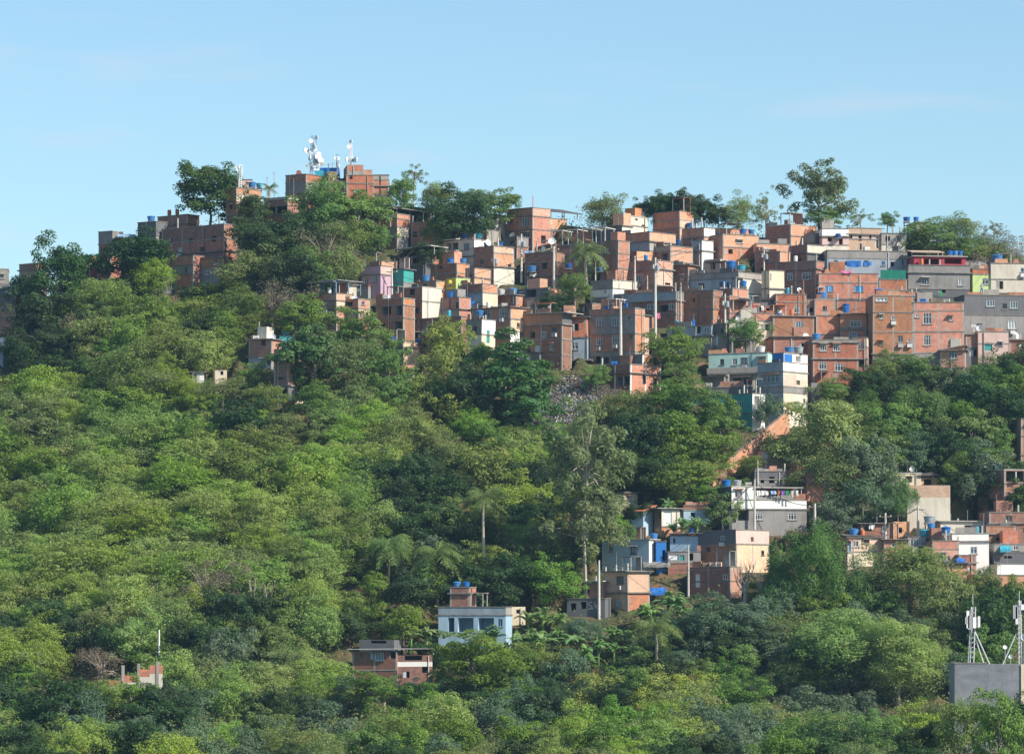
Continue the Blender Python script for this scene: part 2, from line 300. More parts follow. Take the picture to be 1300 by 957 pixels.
def H(key, name, label, x0, xc, x1, yb, bands, th=32, win='', auto=0, slab=1, cols=1, cat='house', dy=0, on=None, back=.4, found=5, colmat='g', stubs=0, topslab=1):
    """One house (or, with on=, a further block of house `on`). Picture columns x0 | corner xc | x1; bands (top row, left material, right material)."""
    if xc is None: xc, th = x0, 84 + (hash_(key) % 5) * .9 - 1.8
    elif 20 <= th < 60: th += 7 + (hash_(key) % 7 - 3) * .8
    h = House(); t = R(th)
    if on:
        par = HS[on]; t = par.t; Yc = par.Yc + back; found = 0.4
    else: Yc = gY(xc, yb) + dy
    s = F / Yc; h.t, h.Yc, h.s, h.xc, h.x0, h.x1, h.yb = t, Yc, s, xc, x0, x1, yb
    L1 = (xc - x0) / (s * math.cos(t)) if xc - x0 > 2 else 6.5
    L2 = (x1 - xc) / (s * math.sin(t)) if x1 - xc > 2 else 4.0
    if t < 1.2: L2 = max(L2, 2.6)
    L1 = min(L1, 40)
    if L1 < 2: L1 = 2
    h.L1, h.L2 = L1, L2
    X = XP(xc, Yc); zb = ZP(yb, Yc)
    h.zb = zb; h.ztop = ZP(bands[0][0], Yc); h.C = Vector((X, Yc, zb))
    if on:
        root = par.root; d = h.C - par.C; ct, st_ = math.cos(t), math.sin(t)
        off = Vector((d.x*ct - d.y*st_, d.x*st_ + d.y*ct, d.z)); h.root = root; h.off = off
    else:
        root = empty(name, label, cat, (X, Yc, zb), -t); h.root = root; q_ = random.Random(hash_(key) + 3); root.rotation_euler = (q_.uniform(-.012, .012), q_.uniform(-.02, .02), -t); h.off = Vector((0, 0, 0))
        cs = [(-L1, 0), (0, 0), (0, L2), (-L1, L2)]; ct, st_ = math.cos(-t), math.sin(-t)
        w = [(X + a*ct - b*st_, Yc + a*st_ + b*ct) for a, b in cs]
        carve.append((min(p[0] for p in w) - .8, max(p[0] for p in w) + .8, min(p[1] for p in w) - 1.2, max(p[1] for p in w) - .5, zb))
    o3 = h.off
    PL = lambda a, z, d: (a + o3.x, d + o3.y, z + o3.z)
    PR = lambda a, z, d: (-d + o3.x, a + o3.y, z + o3.z)
    bL, bR = [], []
    ys = [b[0] for b in bands] + [yb]
    for i, b in enumerate(bands):
        z1, z0 = (yb - ys[i]) / s, (yb - ys[i+1]) / s
        if i == len(bands) - 1: z0 = -found
        bL.append((z0, z1, b[1])); bR.append((z0, z1, b[2]))
    holes = {'L': [], 'R': []}
    for w in win.split(';'):
        w = w.split()
        if not w: continue
        cx, cy, ww, hh = map(float, w[:4]); f = 'L' if cx < xc else 'R'
        k = s * (math.cos(t) if f == 'L' else math.sin(t))
        a, ha, z, hz = (cx - xc) / k, ww / k / 2, (yb - cy) / s, hh / s / 2
        Lm = (-L1, 0) if f == 'L' else (0, L2)
        A0, A1, Z0, Z1 = max(Lm[0]+.12, a-ha), min(Lm[1]-.12, a+ha), max(-found+.1, z-hz), min(bL[0][1]-.1, z+hz)
        if A1 - A0 > .2 and Z1 - Z0 > .2: holes[f].append((A0, A1, Z0, Z1, w[4]))
    if auto or (not on and not win.count('v') and key[0] in 'CDEFGHAIJQ'):
        auto = auto or .42
        rr = random.Random(hash_(key)); tops = [b[1] for b in bL] + [0]
        for i, (z0, z1, _) in enumerate(bL):
            z0 = max(z0, 0)
            if z1 - z0 < 2.0: continue
            for f, (A, B) in (('L', (-L1, 0)), ('R', (0, L2))):
                if (f == 'L' and t > 1.2) : continue
                n = int((B - A) / 3.0)
                if holes[f] and any(h_[3] > z0 and h_[2] < z1 for h_ in holes[f]): continue
                for k in range(n):
                    if rr.random() > auto: continue
                    a = A + (B - A) * (k + .5) / n + rr.uniform(-.3, .3); w = rr.choice([.9, 1.1, .5, .6]); hh = rr.choice([1.0, 1.1, 1.2]) if w > .7 else .6
                    zz = min(z0 + rr.uniform(1.3, 1.6), z1 - hh/2 - .3)
                    if a - w/2 < A + .2 or a + w/2 > B - .2: continue
                    holes[f].append((a - w/2, a + w/2, zz - hh/2, zz + hh/2, rr.choice('wwWhcw')))
    def cl(A, B):
        if not cols: return []
        n = max(1, round((B - A) / 3.6)); cw = .22; r = []
        for k in range(n + 1):
            c = A + (B - A) * k / n; a0, a1 = max(A, c - cw/2 if 0 < k < n else (A if k == 0 else B - cw)), None
            a0 = A if k == 0 else (B - cw if k == n else c - cw/2); r.append((a0, a0 + cw))
        return r
    mb = MB(); parts = []
    # holes and columns may meet: the hole wins
    wall_face(mb, PL, -L1, 0, bL, holes['L'], cl(-L1, 0), 'c', parts, colmat)
    wall_face(mb, PR, 0, L2, bR, holes['R'], cl(0, L2), 'c', parts, colmat)
    zt = bL[0][1]; q = lambda x, y, z: (x + o3.x, y + o3.y, z + o3.z)
    for i in range(len(bL)):
        z0, z1 = bL[i][0], bL[i][1]
        mb.quad([q(0, L2, z0), q(-L1, L2, z0), q(-L1, L2, z1), q(0, L2, z1)], bR[i][2]); mb.quad([q(-L1, L2, z0), q(-L1, 0, z0), q(-L1, 0, z1), q(-L1, L2, z1)], bL[i][2])
    mb.quad([q(-L1, 0, zt), q(0, 0, zt), q(0, L2, zt), q(-L1, L2, zt)], 'slab')
    mb.build('wall', root)
    if slab:
        for i in range(len(bL)):
            z1 = bL[i][1]
            if i == 0 and not topslab: continue
            p = MB(); e = .10 if i else .07; j = rng.uniform(0, .05)
            if i == 0:
                if rng.random() < .25 and bL[0][1] - bL[0][0] > 1.6: e = rng.uniform(.25, .5)
                p.box(o3.x-L1-e, o3.x+e, o3.y-e, o3.y+L2+e, o3.z+z1-.07, o3.z+z1+.03+j*.3, 'slabl' if topslab == 2 else 'slab')
            else:
                e = rng.choice([.03, .05, .08, .22])
                p.box(o3.x-L1-e-j, o3.x+e+j, o3.y-e-j, o3.y+L2+e, o3.z+z1-.10, o3.z+z1+.06, 'slab')
            p.build('roof_slab' if i == 0 else 'floor_slab', root)
    for nm, m_, subs in parts:
        o = m_.build(nm, root)
        for sn, sm in (subs or []): sm.build(sn, o)
    for k in range(stubs):
        p = MB(); a = -L1 * (k + .3) / max(1, stubs) ; a2 = rng.uniform(.2, L2*.5); p.box(o3.x+a-.09, o3.x+a+.09, o3.y+a2, o3.y+a2+.18, o3.z+zt, o3.z+zt+rng.uniform(.9, 1.8), 'slabl'); p.build('column_stub', root)
    h.holes, h.bands, h.on = holes, bL, on; HS[key] = h
    return h
def hash_(s):
    v = 7
    for ch in str(s): v = (v * 131 + ord(ch)) % 1000003
    return v
def canopy(key, x0, x1, y, depth=3.2, mat='tin', front=.6, thick=.09, slope=0.0, ybase=None, rail=None, pm='grey', name='canopy'):
    """a light roof on posts over the terrace of house `key`, given by picture columns x0..x1 and row y"""
    h = HS[key]; c = math.cos(h.t); f = 'L' if (x0 + x1) / 2 < h.xc else 'R'
    k = h.s * (math.cos(h.t) if f == 'L' else math.sin(h.t))
    a0, a1 = (x0 - h.xc) / k, (x1 - h.xc) / k; z = (h.yb - y) / h.s; zt = h.ztop - h.zb if ybase is None else (h.yb - ybase) / h.s
    o = h.off; P = (lambda a, zz, d: (a + o.x, d + o.y, zz + o.z)) if f == 'L' else (lambda a, zz, d: (-d + o.x, a + o.y, zz + o.z))
    p = MB(); A = [P(a0, z, -front), P(a1, z, -front), P(a1, z + slope, depth), P(a0, z + slope, depth)]; B = [(v[0], v[1], v[2] - thick) for v in A]
    p.quad(A, mat); p.quad(B[::-1], mat)
    for j in range(4): p.quad([B[j], B[(j+1)%4], A[(j+1)%4], A[j]], mat)
    p.build(name, h.root)
    n = max(1, round(abs(a1 - a0) / 3.2))
    for i in range(n + 1):
        for d in (.12, depth - .3):
            a = a0 + .15 + (a1 - a0 - .3) * i / n; q = P(a, zt, d); zz = z + o.z - thick + slope * (d + front) / (depth + front)
            m_ = MB(); m_.box(q[0]-.05, q[0]+.05, q[1]-.05, q[1]+.05, zt + o.z, zz, pm); m_.build('post', h.root)
def placeY(h, px, inset=1.3):
    if px < h.xc: return h.Yc + (h.xc - px) / h.s * math.tan(h.t) + inset
    return h.Yc + (px - h.xc) / h.s / math.tan(h.t) + inset
def T(key, px, py, w, col, phrase, hgt=None, inset=1.3):
    """water tank w picture columns wide with its foot at row py, on the roof of house key"""
    h = HS[key]; Y = placeY(h, px, inset); s = F / Y; r = w / s / 2; z = max(ZP(py, Y), h.ztop + .05); hg = (hgt or w * .62) / s
    mat = {'blue': rng.choice(['tank', 'tank', 'tank2', 'tank3']), 'grey': 'tankg', 'teal': 'tankc', 'white': 'tankw'}[col]
    X = XP(px, Y); gap = z - h.ztop - .03
    root = empty('water_tank', f'{col} water tank {phrase}', 'water tank', (X, Y, z))
    b = MB(); b.lathe([(r*.80, 0), (r*.86, hg*.3), (r*.90, hg*.32), (r*.97, hg*.85), (r, hg*.88)], mat, 18, cap=True); b.build('tank_body', root, smooth=False)
    l = MB(); l.lathe([(r*1.06, hg*.885), (r*1.06, hg*.96), (r*.9, hg*1.03), (r*.3, hg*1.12), (.02, hg*1.14)], mat, 18); l.build('lid', root)
    if gap > .12:
        m_ = MB(); m_.box(-r*.85, r*.85, -r*.85, r*.85, -min(gap, .25), 0, 'slab'); m_.build('stand', root)
        if gap > .3:
            for sx in (-1, 1):
                q = MB(); q.box(sx*r*.7-.07, sx*r*.7+.07, -.1, .1, -gap, -.25, 'slab'); q.build('stand_leg', root)
    return root

# ------------------------------------------------------------------ houses: key, name, label, x0, corner, x1, foot row, bands
bh, ph = 'brick_house', 'plastered_house'
# --- the summit, upper left
H('S1', ph, 'long low grey house with brick left end under the crowded summit mast', 361, 388, 441, 262, [(221,'b','b'),(231,'c','c'),(244,'k','b')], 32, '395 250 9 8 h;425 249 10 9 h', slab=2)
H('S2', bh, 'orange brick house in the middle of the summit, below the blue container', 413, None, 446, 255, [(229,'b','b'),(238,'b','b'),(246,'b','b')], 84, '430 247 26 3 h')
H('S2b', '', '', 417, None, 428, 229, [(218,'b','b')], on='S2', back=.3, slab=0, cols=0)
H('S3', bh, 'tallest orange brick house on the summit with a square tower room', 440, None, 475, 255, [(222,'b','b'),(233,'b','b')], 84, '446 224 4 7 h;457 243 16 4 h', dy=-1)
H('S3b', '', '', 441, None, 462, 222, [(209.5,'b','b'),(217.5,'g','g')], on='S3', back=.2, slab=0)
H('S3c', '', '', 462, None, 473, 222, [(216,'b','b')], on='S3', back=.8, slab=0)
H('S4', bh, 'orange brick house with patched grey panel at the right end of the summit', 472, None, 494, 255, [(222,'g','g'),(228,'b','b'),(236,'b','b'),(247,'d','d')], 84, dy=-.4)
H('S5', 'brick_house', 'brick house with cream lower parapet and tanks behind, left of the summit trees', 286, 300, 330, 296, [(238,'b','l'),(246,'b','e'),(256,'b','b'),(272,'k','b')], 34, '293 262 4 6 w;291 284 4 6 w;312 262 6 6 w')
H('S6', ph, 'small pale hut with flat roof beside the left summit mast', 297, None, 320, 242, [(228,'q','q')], 80, '303 233 3 4 w;313 233 3 4 h', dy=3.5, slab=1, cols=0)
H('S7', bh, 'shaded brick house with cream parapet and a dark open veranda left of the summit', 334, 365, 373, 292, [(250,'e','e'),(253,'b','b'),(260,'b','b'),(272,'b','b')], 30, '350 266 30 9 v')
H('S8', bh, 'dark brick house half hidden below the tree left of the summit', 276, 292, 300, 324, [(288,'k','b'),(305,'k','k')], 32, '284 297 4 6 h;284 314 4 6 w')
# --- upper left terraces
H('A1', bh, 'long shaded brick block high on the left hillside above the feathery trees', 200, 285, 293, 336, [(284,'k','b'),(302,'b','b'),(318,'k','b')], 30, '271 302 5 7 h;240 301 5 6 w;225 312 5 6 w;212 298 4 5 h;255 314 6 6 h;271 325 5 6 w', stubs=3)
H('A2', bh, 'brick terrace house with clothes shelter on top of the left hillside row', 197, 238, 248, 300, [(272,'k','b'),(284,'b','b')], 30, '215 291 5 6 w;230 291 4 6 h', dy=1)
H('A3', ph, 'dark grey block with rough roof edge at the left end of the hillside row', 173, 198, 208, 330, [(281,'d','d'),(298,'d','c'),(314,'k','k')], 30, auto=.6)
H('A4', bh, 'lower brick house with pale grey centre block on the left hillside', 198, 245, 252, 362, [(324,'b','b'),(336,'c','b'),(348,'b','b')], 30, '214 330 4 6 h;236 342 4 7 w;208 349 4 6 w')
H('A5', bh, 'small brick house at the right foot of the left hillside row', 246, 280, 290, 354, [(326,'b','l'),(340,'c','b')], 30, '254 334 4 5 W;262 345 7 6 w;272 334 4 5 w')
H('A6', ph, 'grey box house with flat roof standing out at the left crest', 124, 143, 152, 322, [(293,'c','c'),(309,'k','b')], 26, '133 318 8 7 v', topslab=2)
H('A7', ph, 'house with blue and white tarpaulin roof edge on the left crest', 146, 168, 176, 330, [(299,'k','k'),(312,'u','u')], 28, '156 318 6 7 h;165 306 5 5 w')
H('A8', ph, 'narrow house with a sunlit orange strip left of the feathery crest tree', 101, 113, 123, 354, [(324,'d','l'),(338,'k','b')], 35, '107 332 4 6 h')
H('A9', bh, 'shaded brick house under the dark crest tree', 122, 140, 148, 352, [(326,'k','b'),(338,'k','k')], 30, auto=.6)
H('A10', ph, 'pale grey house under an overhanging tin roof at the far left crest', 22, 45, 56, 366, [(334,'k','b'),(342,'g','g')], 28, '29 352 5 7 h')
H('A11', ph, 'pale concrete box at the left edge of the picture', -8, None, 10, 366, [(341,'g','g'),(360,'c','c')], 75, '3 351 4 5 w', topslab=2)
H('A12', bh, 'dark brick house below the blue tarpaulin at the left edge', -12, 19, 27, 422, [(366,'d','k'),(384,'k','k'),(402,'k','k')], 28, '10 405 6 7 h;4 390 5 6 w')
H('A13', ph, 'tiny white and grey hut at the left edge below the brick house', -10, 4, 9, 462, [(428,'w','w'),(440,'u','u')], 28, '1 446 4 6 w')
H('A14', bh, 'low dark brick hut beside the tiny white hut at the left edge', 9, 24, 29, 466, [(433,'k','b'),(448,'k','k')], 28, '17 452 5 5 h')
H('A15', ph, 'dark hut with white bags on its roof in front of the left hillside row', 180, 207, 214, 372, [(351,'d','d')], 30, '195 360 8 6 h', cols=0)
# --- clearing ruins between summit and town
H('B1', ph, 'cream and brick house under a wide thin roof slab right of the summit trees', 473, 504, 520, 296, [(271,'e','l'),(277,'b','b'),(287,'c','c')], 30, '489 292 4 5 h', slab=1)
canopy('B1', 470, 504, 264.5, 3.5, 'tin', 1.0); canopy('B1', 504, 536, 264.5, 3.5, 'tin', .8)
H('B2', bh, 'greyish brick house left of the round dark tree on the ridge', 521, 552, 560, 314, [(281,'k','b'),(296,'k','c')], 30, '526 296 6 7 h;541 294 5 7 h')
H('B3', ph, 'roofless grey walls half built among bushes left of the ridge houses', 448, 474, 482, 316, [(291,'d','g'),(301,'u','d')], 32, '456 298 4 5 h;468 294 5 4 h', slab=0, topslab=0, stubs=3)
H('B4', ph, 'narrow grey wall house with a pale pillar below the ridge', 478, 504, 508, 314, [(288,'c','e'),(300,'k','c')], 30, '497 304 4 6 h', dy=-.4)
H('B5', ph, 'shack under a long pale tin roof line with dark inside, below the ridge', 508, 540, 552, 345, [(324,'d','d'),(334,'d','d')], 30, '522 330 22 8 v', cols=0)
canopy('B5', 504, 552, 313, 3.2, 'tinw', .8)
H('B6', bh, 'small brick house with a pale sunlit corner pillar left of the cream veranda house', 543, 549, 562, 340, [(317,'s','b'),(330,'k','b')], 60, '556 325 4 6 h')
# --- pink and green houses, left edge of the town
H('C8', ph, 'lilac and pink house with dark blue awning at the left edge of the town', 446, 483, 492, 378, [(337,'p','q'),(348,'p','p')], 28, '464 355 5 9 W;476 353 5 9 W;453 352 9 6 h', cols=0)
H('C8b', bh, 'crumbling sunlit brick room behind the pink house', 479, 484, 497, 352, [(331,'b','l')], 60, cols=0)
H('C9', ph, 'house walled with green sheeting beside the pink house', 484, 512, 518, 372, [(341,'t','t'),(358,'t','c')], 28, '488 364 6 8 h', cols=0)
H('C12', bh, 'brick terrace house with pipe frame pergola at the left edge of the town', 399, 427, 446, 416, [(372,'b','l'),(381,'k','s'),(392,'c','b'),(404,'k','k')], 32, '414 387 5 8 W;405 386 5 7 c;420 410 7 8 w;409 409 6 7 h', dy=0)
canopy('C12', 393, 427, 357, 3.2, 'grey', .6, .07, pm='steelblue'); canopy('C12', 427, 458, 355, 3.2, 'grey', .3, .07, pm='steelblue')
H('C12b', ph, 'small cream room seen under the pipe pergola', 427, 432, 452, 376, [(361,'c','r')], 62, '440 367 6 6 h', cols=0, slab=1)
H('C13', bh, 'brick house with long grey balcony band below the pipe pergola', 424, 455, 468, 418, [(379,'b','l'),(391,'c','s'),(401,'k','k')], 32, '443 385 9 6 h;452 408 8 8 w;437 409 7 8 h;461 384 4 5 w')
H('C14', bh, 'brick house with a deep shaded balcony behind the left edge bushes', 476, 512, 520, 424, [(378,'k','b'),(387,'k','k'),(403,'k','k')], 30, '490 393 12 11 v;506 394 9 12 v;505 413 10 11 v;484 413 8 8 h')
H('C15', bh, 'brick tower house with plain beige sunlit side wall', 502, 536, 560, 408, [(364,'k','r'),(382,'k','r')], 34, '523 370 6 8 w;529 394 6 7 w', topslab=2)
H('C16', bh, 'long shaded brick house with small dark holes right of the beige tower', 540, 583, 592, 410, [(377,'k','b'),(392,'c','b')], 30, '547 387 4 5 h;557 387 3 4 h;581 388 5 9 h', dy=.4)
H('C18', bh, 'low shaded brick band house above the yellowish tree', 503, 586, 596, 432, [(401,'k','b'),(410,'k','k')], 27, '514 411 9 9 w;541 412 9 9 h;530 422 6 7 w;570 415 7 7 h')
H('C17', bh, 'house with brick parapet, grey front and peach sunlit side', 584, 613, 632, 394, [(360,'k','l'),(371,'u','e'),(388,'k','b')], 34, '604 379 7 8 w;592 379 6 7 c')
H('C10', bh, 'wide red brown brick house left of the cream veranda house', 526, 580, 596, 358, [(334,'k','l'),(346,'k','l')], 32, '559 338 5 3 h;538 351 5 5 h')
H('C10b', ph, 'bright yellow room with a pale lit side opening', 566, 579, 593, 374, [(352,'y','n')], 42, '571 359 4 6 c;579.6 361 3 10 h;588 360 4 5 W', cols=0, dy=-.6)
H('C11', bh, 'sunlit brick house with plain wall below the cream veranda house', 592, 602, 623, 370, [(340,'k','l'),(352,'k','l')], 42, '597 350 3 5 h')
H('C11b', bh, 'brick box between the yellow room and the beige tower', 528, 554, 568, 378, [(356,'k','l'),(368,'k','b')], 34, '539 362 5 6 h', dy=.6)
# --- cream veranda house and neighbours on the ridge
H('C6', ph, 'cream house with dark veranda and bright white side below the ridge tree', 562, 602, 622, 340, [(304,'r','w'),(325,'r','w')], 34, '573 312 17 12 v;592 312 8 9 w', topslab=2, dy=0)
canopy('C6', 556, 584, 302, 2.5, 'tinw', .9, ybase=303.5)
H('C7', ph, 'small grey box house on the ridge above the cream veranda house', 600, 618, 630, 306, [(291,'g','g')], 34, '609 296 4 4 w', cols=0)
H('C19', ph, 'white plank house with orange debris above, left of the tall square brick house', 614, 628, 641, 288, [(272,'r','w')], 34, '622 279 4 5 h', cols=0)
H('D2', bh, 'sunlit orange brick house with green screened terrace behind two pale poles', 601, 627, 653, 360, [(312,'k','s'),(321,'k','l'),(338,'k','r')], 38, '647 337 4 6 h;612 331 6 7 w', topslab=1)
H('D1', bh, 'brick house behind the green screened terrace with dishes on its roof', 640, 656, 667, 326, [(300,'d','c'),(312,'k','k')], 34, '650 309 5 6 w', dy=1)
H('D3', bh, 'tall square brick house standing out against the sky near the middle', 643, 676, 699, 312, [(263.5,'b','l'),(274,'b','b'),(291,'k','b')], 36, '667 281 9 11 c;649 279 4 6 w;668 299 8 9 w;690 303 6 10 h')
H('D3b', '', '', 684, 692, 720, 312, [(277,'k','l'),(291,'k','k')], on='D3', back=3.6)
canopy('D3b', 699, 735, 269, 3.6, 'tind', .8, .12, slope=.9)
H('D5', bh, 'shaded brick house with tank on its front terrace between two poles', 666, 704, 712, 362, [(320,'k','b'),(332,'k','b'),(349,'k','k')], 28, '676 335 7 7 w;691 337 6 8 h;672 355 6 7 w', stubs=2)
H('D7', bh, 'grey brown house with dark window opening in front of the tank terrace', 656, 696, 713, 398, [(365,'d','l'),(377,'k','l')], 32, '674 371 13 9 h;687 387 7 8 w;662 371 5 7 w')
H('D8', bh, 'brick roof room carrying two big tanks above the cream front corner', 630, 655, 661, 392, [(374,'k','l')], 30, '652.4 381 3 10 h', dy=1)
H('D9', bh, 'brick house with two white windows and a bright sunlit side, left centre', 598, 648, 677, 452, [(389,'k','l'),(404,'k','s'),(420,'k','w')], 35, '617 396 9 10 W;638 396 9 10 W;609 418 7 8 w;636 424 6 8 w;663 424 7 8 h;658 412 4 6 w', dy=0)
H('D9b', ph, 'small white house with green door hanging in front of the left centre brick house', 592, 611, 628, 452, [(405,'c','w'),(424,'w','e')], 40, '619 427 4 16 T;602 418 5 8 h', cols=0, dy=-1.6)
H('D10', ph, 'grey brown roofed house with rust red wall below, between two brick houses', 660, 713, 722, 470, [(398,'o','d'),(411,'k','k'),(430,'k','k'),(450,'k','k')], 26, '676 424 6 8 h;690 424 6 8 c;700 440 5 9 w;682 442 6 8 w;671 446 5 8 h;704 418 6 5 w', dy=.6)
canopy('D10', 668, 721, 396.5, 4, 'tinw', .5, .07, ybase=398)
H('D11', bh, 'brick over grey house standing on tall stilts above the rubbish slope', 714, 745, 748, 454, [(402,'b','b'),(428,'u','u')], 10, '730 415 10 9 h;730 439 8 9 W', found=.2, dy=1.2)
h = HS['D11']
for k in range(4):
    p = MB(); a = -h.L1 + (h.L1 - .3) * k / 3 + .15; p.box(a-.13, a+.13, .1, .36, -4.4, -.2, 'slabl'); p.build('stilt', h.root)
p = MB(); p.box(-h.L1-.6, .7, -.7, h.L2, -.45, -.22, 'slab'); p.build('platform', h.root)
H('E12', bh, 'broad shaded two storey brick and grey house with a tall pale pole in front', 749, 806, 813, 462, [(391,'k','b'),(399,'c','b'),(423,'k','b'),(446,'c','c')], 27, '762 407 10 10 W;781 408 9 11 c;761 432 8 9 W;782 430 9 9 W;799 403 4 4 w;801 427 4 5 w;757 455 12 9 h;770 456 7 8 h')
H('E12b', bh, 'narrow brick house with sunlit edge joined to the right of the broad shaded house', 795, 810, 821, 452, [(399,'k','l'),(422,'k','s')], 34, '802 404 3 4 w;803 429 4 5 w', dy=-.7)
canopy('E12', 771, 783, 378, 2.5, 'white', .2, .08, pm='framew')
H('E20', bh, 'brick corner house squeezed behind the broad shaded house', 735, 752, 760, 402, [(385,'k','b')], 30, '742 392 5 6 h')
H('E19', ph, 'shaded concrete room with a white awning behind the broad shaded house', 752, 790, 800, 396, [(376,'c','c')], 30, '760 385 6 6 w;778 386 8 7 h', dy=1)
# --- ridge, centre
H('E1', ph, 'grey box house with pale block side on the ridge, centre', 770, 801, 823, 304, [(274,'c','r'),(286,'d','r')], 35, '808 278 4 3 h;817 285 4 3 h;797 296 4 4 w', topslab=2, cols=0)
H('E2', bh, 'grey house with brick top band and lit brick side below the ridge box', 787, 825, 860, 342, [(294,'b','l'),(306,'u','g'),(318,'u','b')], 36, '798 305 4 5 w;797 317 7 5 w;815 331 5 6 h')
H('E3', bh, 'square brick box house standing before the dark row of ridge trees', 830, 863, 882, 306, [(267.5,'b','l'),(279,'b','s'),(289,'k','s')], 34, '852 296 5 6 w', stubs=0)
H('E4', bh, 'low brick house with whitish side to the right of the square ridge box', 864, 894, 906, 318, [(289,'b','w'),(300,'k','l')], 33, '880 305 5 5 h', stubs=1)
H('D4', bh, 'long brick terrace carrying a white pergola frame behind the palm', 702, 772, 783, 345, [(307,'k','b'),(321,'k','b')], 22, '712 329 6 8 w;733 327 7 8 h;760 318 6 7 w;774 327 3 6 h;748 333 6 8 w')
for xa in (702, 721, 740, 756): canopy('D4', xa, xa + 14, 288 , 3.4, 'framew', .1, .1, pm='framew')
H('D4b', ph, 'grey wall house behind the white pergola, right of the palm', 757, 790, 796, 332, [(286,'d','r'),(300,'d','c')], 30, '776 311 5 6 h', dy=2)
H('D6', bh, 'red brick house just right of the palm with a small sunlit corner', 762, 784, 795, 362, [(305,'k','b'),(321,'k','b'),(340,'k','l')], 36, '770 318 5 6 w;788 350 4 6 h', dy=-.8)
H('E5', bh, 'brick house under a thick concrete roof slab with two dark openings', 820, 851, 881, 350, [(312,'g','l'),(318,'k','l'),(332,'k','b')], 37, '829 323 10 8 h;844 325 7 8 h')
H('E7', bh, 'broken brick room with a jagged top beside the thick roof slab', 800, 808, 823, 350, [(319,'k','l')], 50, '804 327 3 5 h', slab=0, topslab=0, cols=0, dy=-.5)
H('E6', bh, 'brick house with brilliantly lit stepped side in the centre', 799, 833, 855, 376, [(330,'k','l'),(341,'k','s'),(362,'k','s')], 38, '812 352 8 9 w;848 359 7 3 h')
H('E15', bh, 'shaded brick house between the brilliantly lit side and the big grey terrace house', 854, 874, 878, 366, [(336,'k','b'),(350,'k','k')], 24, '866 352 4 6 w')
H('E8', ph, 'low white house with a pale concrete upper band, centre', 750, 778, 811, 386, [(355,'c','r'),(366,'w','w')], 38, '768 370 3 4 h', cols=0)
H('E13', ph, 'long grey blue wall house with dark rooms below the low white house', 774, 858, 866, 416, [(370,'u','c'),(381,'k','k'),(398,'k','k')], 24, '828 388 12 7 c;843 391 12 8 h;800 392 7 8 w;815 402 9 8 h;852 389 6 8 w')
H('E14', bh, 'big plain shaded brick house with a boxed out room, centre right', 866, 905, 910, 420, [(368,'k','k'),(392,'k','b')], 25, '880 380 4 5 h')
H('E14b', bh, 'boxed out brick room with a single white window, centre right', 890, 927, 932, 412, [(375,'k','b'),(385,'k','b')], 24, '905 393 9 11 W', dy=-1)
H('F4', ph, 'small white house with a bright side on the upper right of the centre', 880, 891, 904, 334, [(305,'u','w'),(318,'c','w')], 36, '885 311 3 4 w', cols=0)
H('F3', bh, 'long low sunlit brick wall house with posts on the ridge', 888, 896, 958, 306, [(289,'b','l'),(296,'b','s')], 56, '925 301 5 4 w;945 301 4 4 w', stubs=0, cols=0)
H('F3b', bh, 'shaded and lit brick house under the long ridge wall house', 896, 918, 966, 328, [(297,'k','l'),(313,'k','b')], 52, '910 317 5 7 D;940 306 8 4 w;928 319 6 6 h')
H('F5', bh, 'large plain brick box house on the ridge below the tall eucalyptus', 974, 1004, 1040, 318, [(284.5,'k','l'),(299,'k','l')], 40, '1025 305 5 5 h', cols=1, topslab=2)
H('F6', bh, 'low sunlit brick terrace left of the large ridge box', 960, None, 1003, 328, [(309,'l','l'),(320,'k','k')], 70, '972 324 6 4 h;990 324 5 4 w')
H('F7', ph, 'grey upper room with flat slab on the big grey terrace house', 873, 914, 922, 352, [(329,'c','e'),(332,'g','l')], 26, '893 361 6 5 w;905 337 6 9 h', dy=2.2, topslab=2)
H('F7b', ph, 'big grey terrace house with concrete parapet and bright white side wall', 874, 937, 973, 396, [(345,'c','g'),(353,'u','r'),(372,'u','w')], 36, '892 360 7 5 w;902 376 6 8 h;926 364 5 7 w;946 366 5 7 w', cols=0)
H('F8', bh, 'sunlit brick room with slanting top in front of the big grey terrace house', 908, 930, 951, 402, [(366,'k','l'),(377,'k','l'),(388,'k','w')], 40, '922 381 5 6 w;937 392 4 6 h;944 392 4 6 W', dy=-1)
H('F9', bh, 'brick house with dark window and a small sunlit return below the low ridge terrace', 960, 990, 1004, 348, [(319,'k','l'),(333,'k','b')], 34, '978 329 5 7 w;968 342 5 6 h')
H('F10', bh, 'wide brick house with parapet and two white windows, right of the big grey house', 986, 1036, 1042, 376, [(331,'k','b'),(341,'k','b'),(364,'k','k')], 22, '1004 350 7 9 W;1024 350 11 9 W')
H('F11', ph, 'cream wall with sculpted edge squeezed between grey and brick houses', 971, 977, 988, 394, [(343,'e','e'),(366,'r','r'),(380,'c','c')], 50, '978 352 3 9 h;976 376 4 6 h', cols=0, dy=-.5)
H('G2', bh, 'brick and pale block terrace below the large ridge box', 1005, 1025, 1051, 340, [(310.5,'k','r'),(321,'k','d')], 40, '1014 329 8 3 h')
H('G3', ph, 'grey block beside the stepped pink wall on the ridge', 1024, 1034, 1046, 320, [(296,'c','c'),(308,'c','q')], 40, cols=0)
H('G4', ph, 'white stepped wall house left of the pink fenced house', 1044, None, 1078, 330, [(290,'w','w'),(300,'q','q'),(311,'r','r')], 72, '1054 304 6 5 h;1068 307 5 9 h', cols=0, stubs=2)
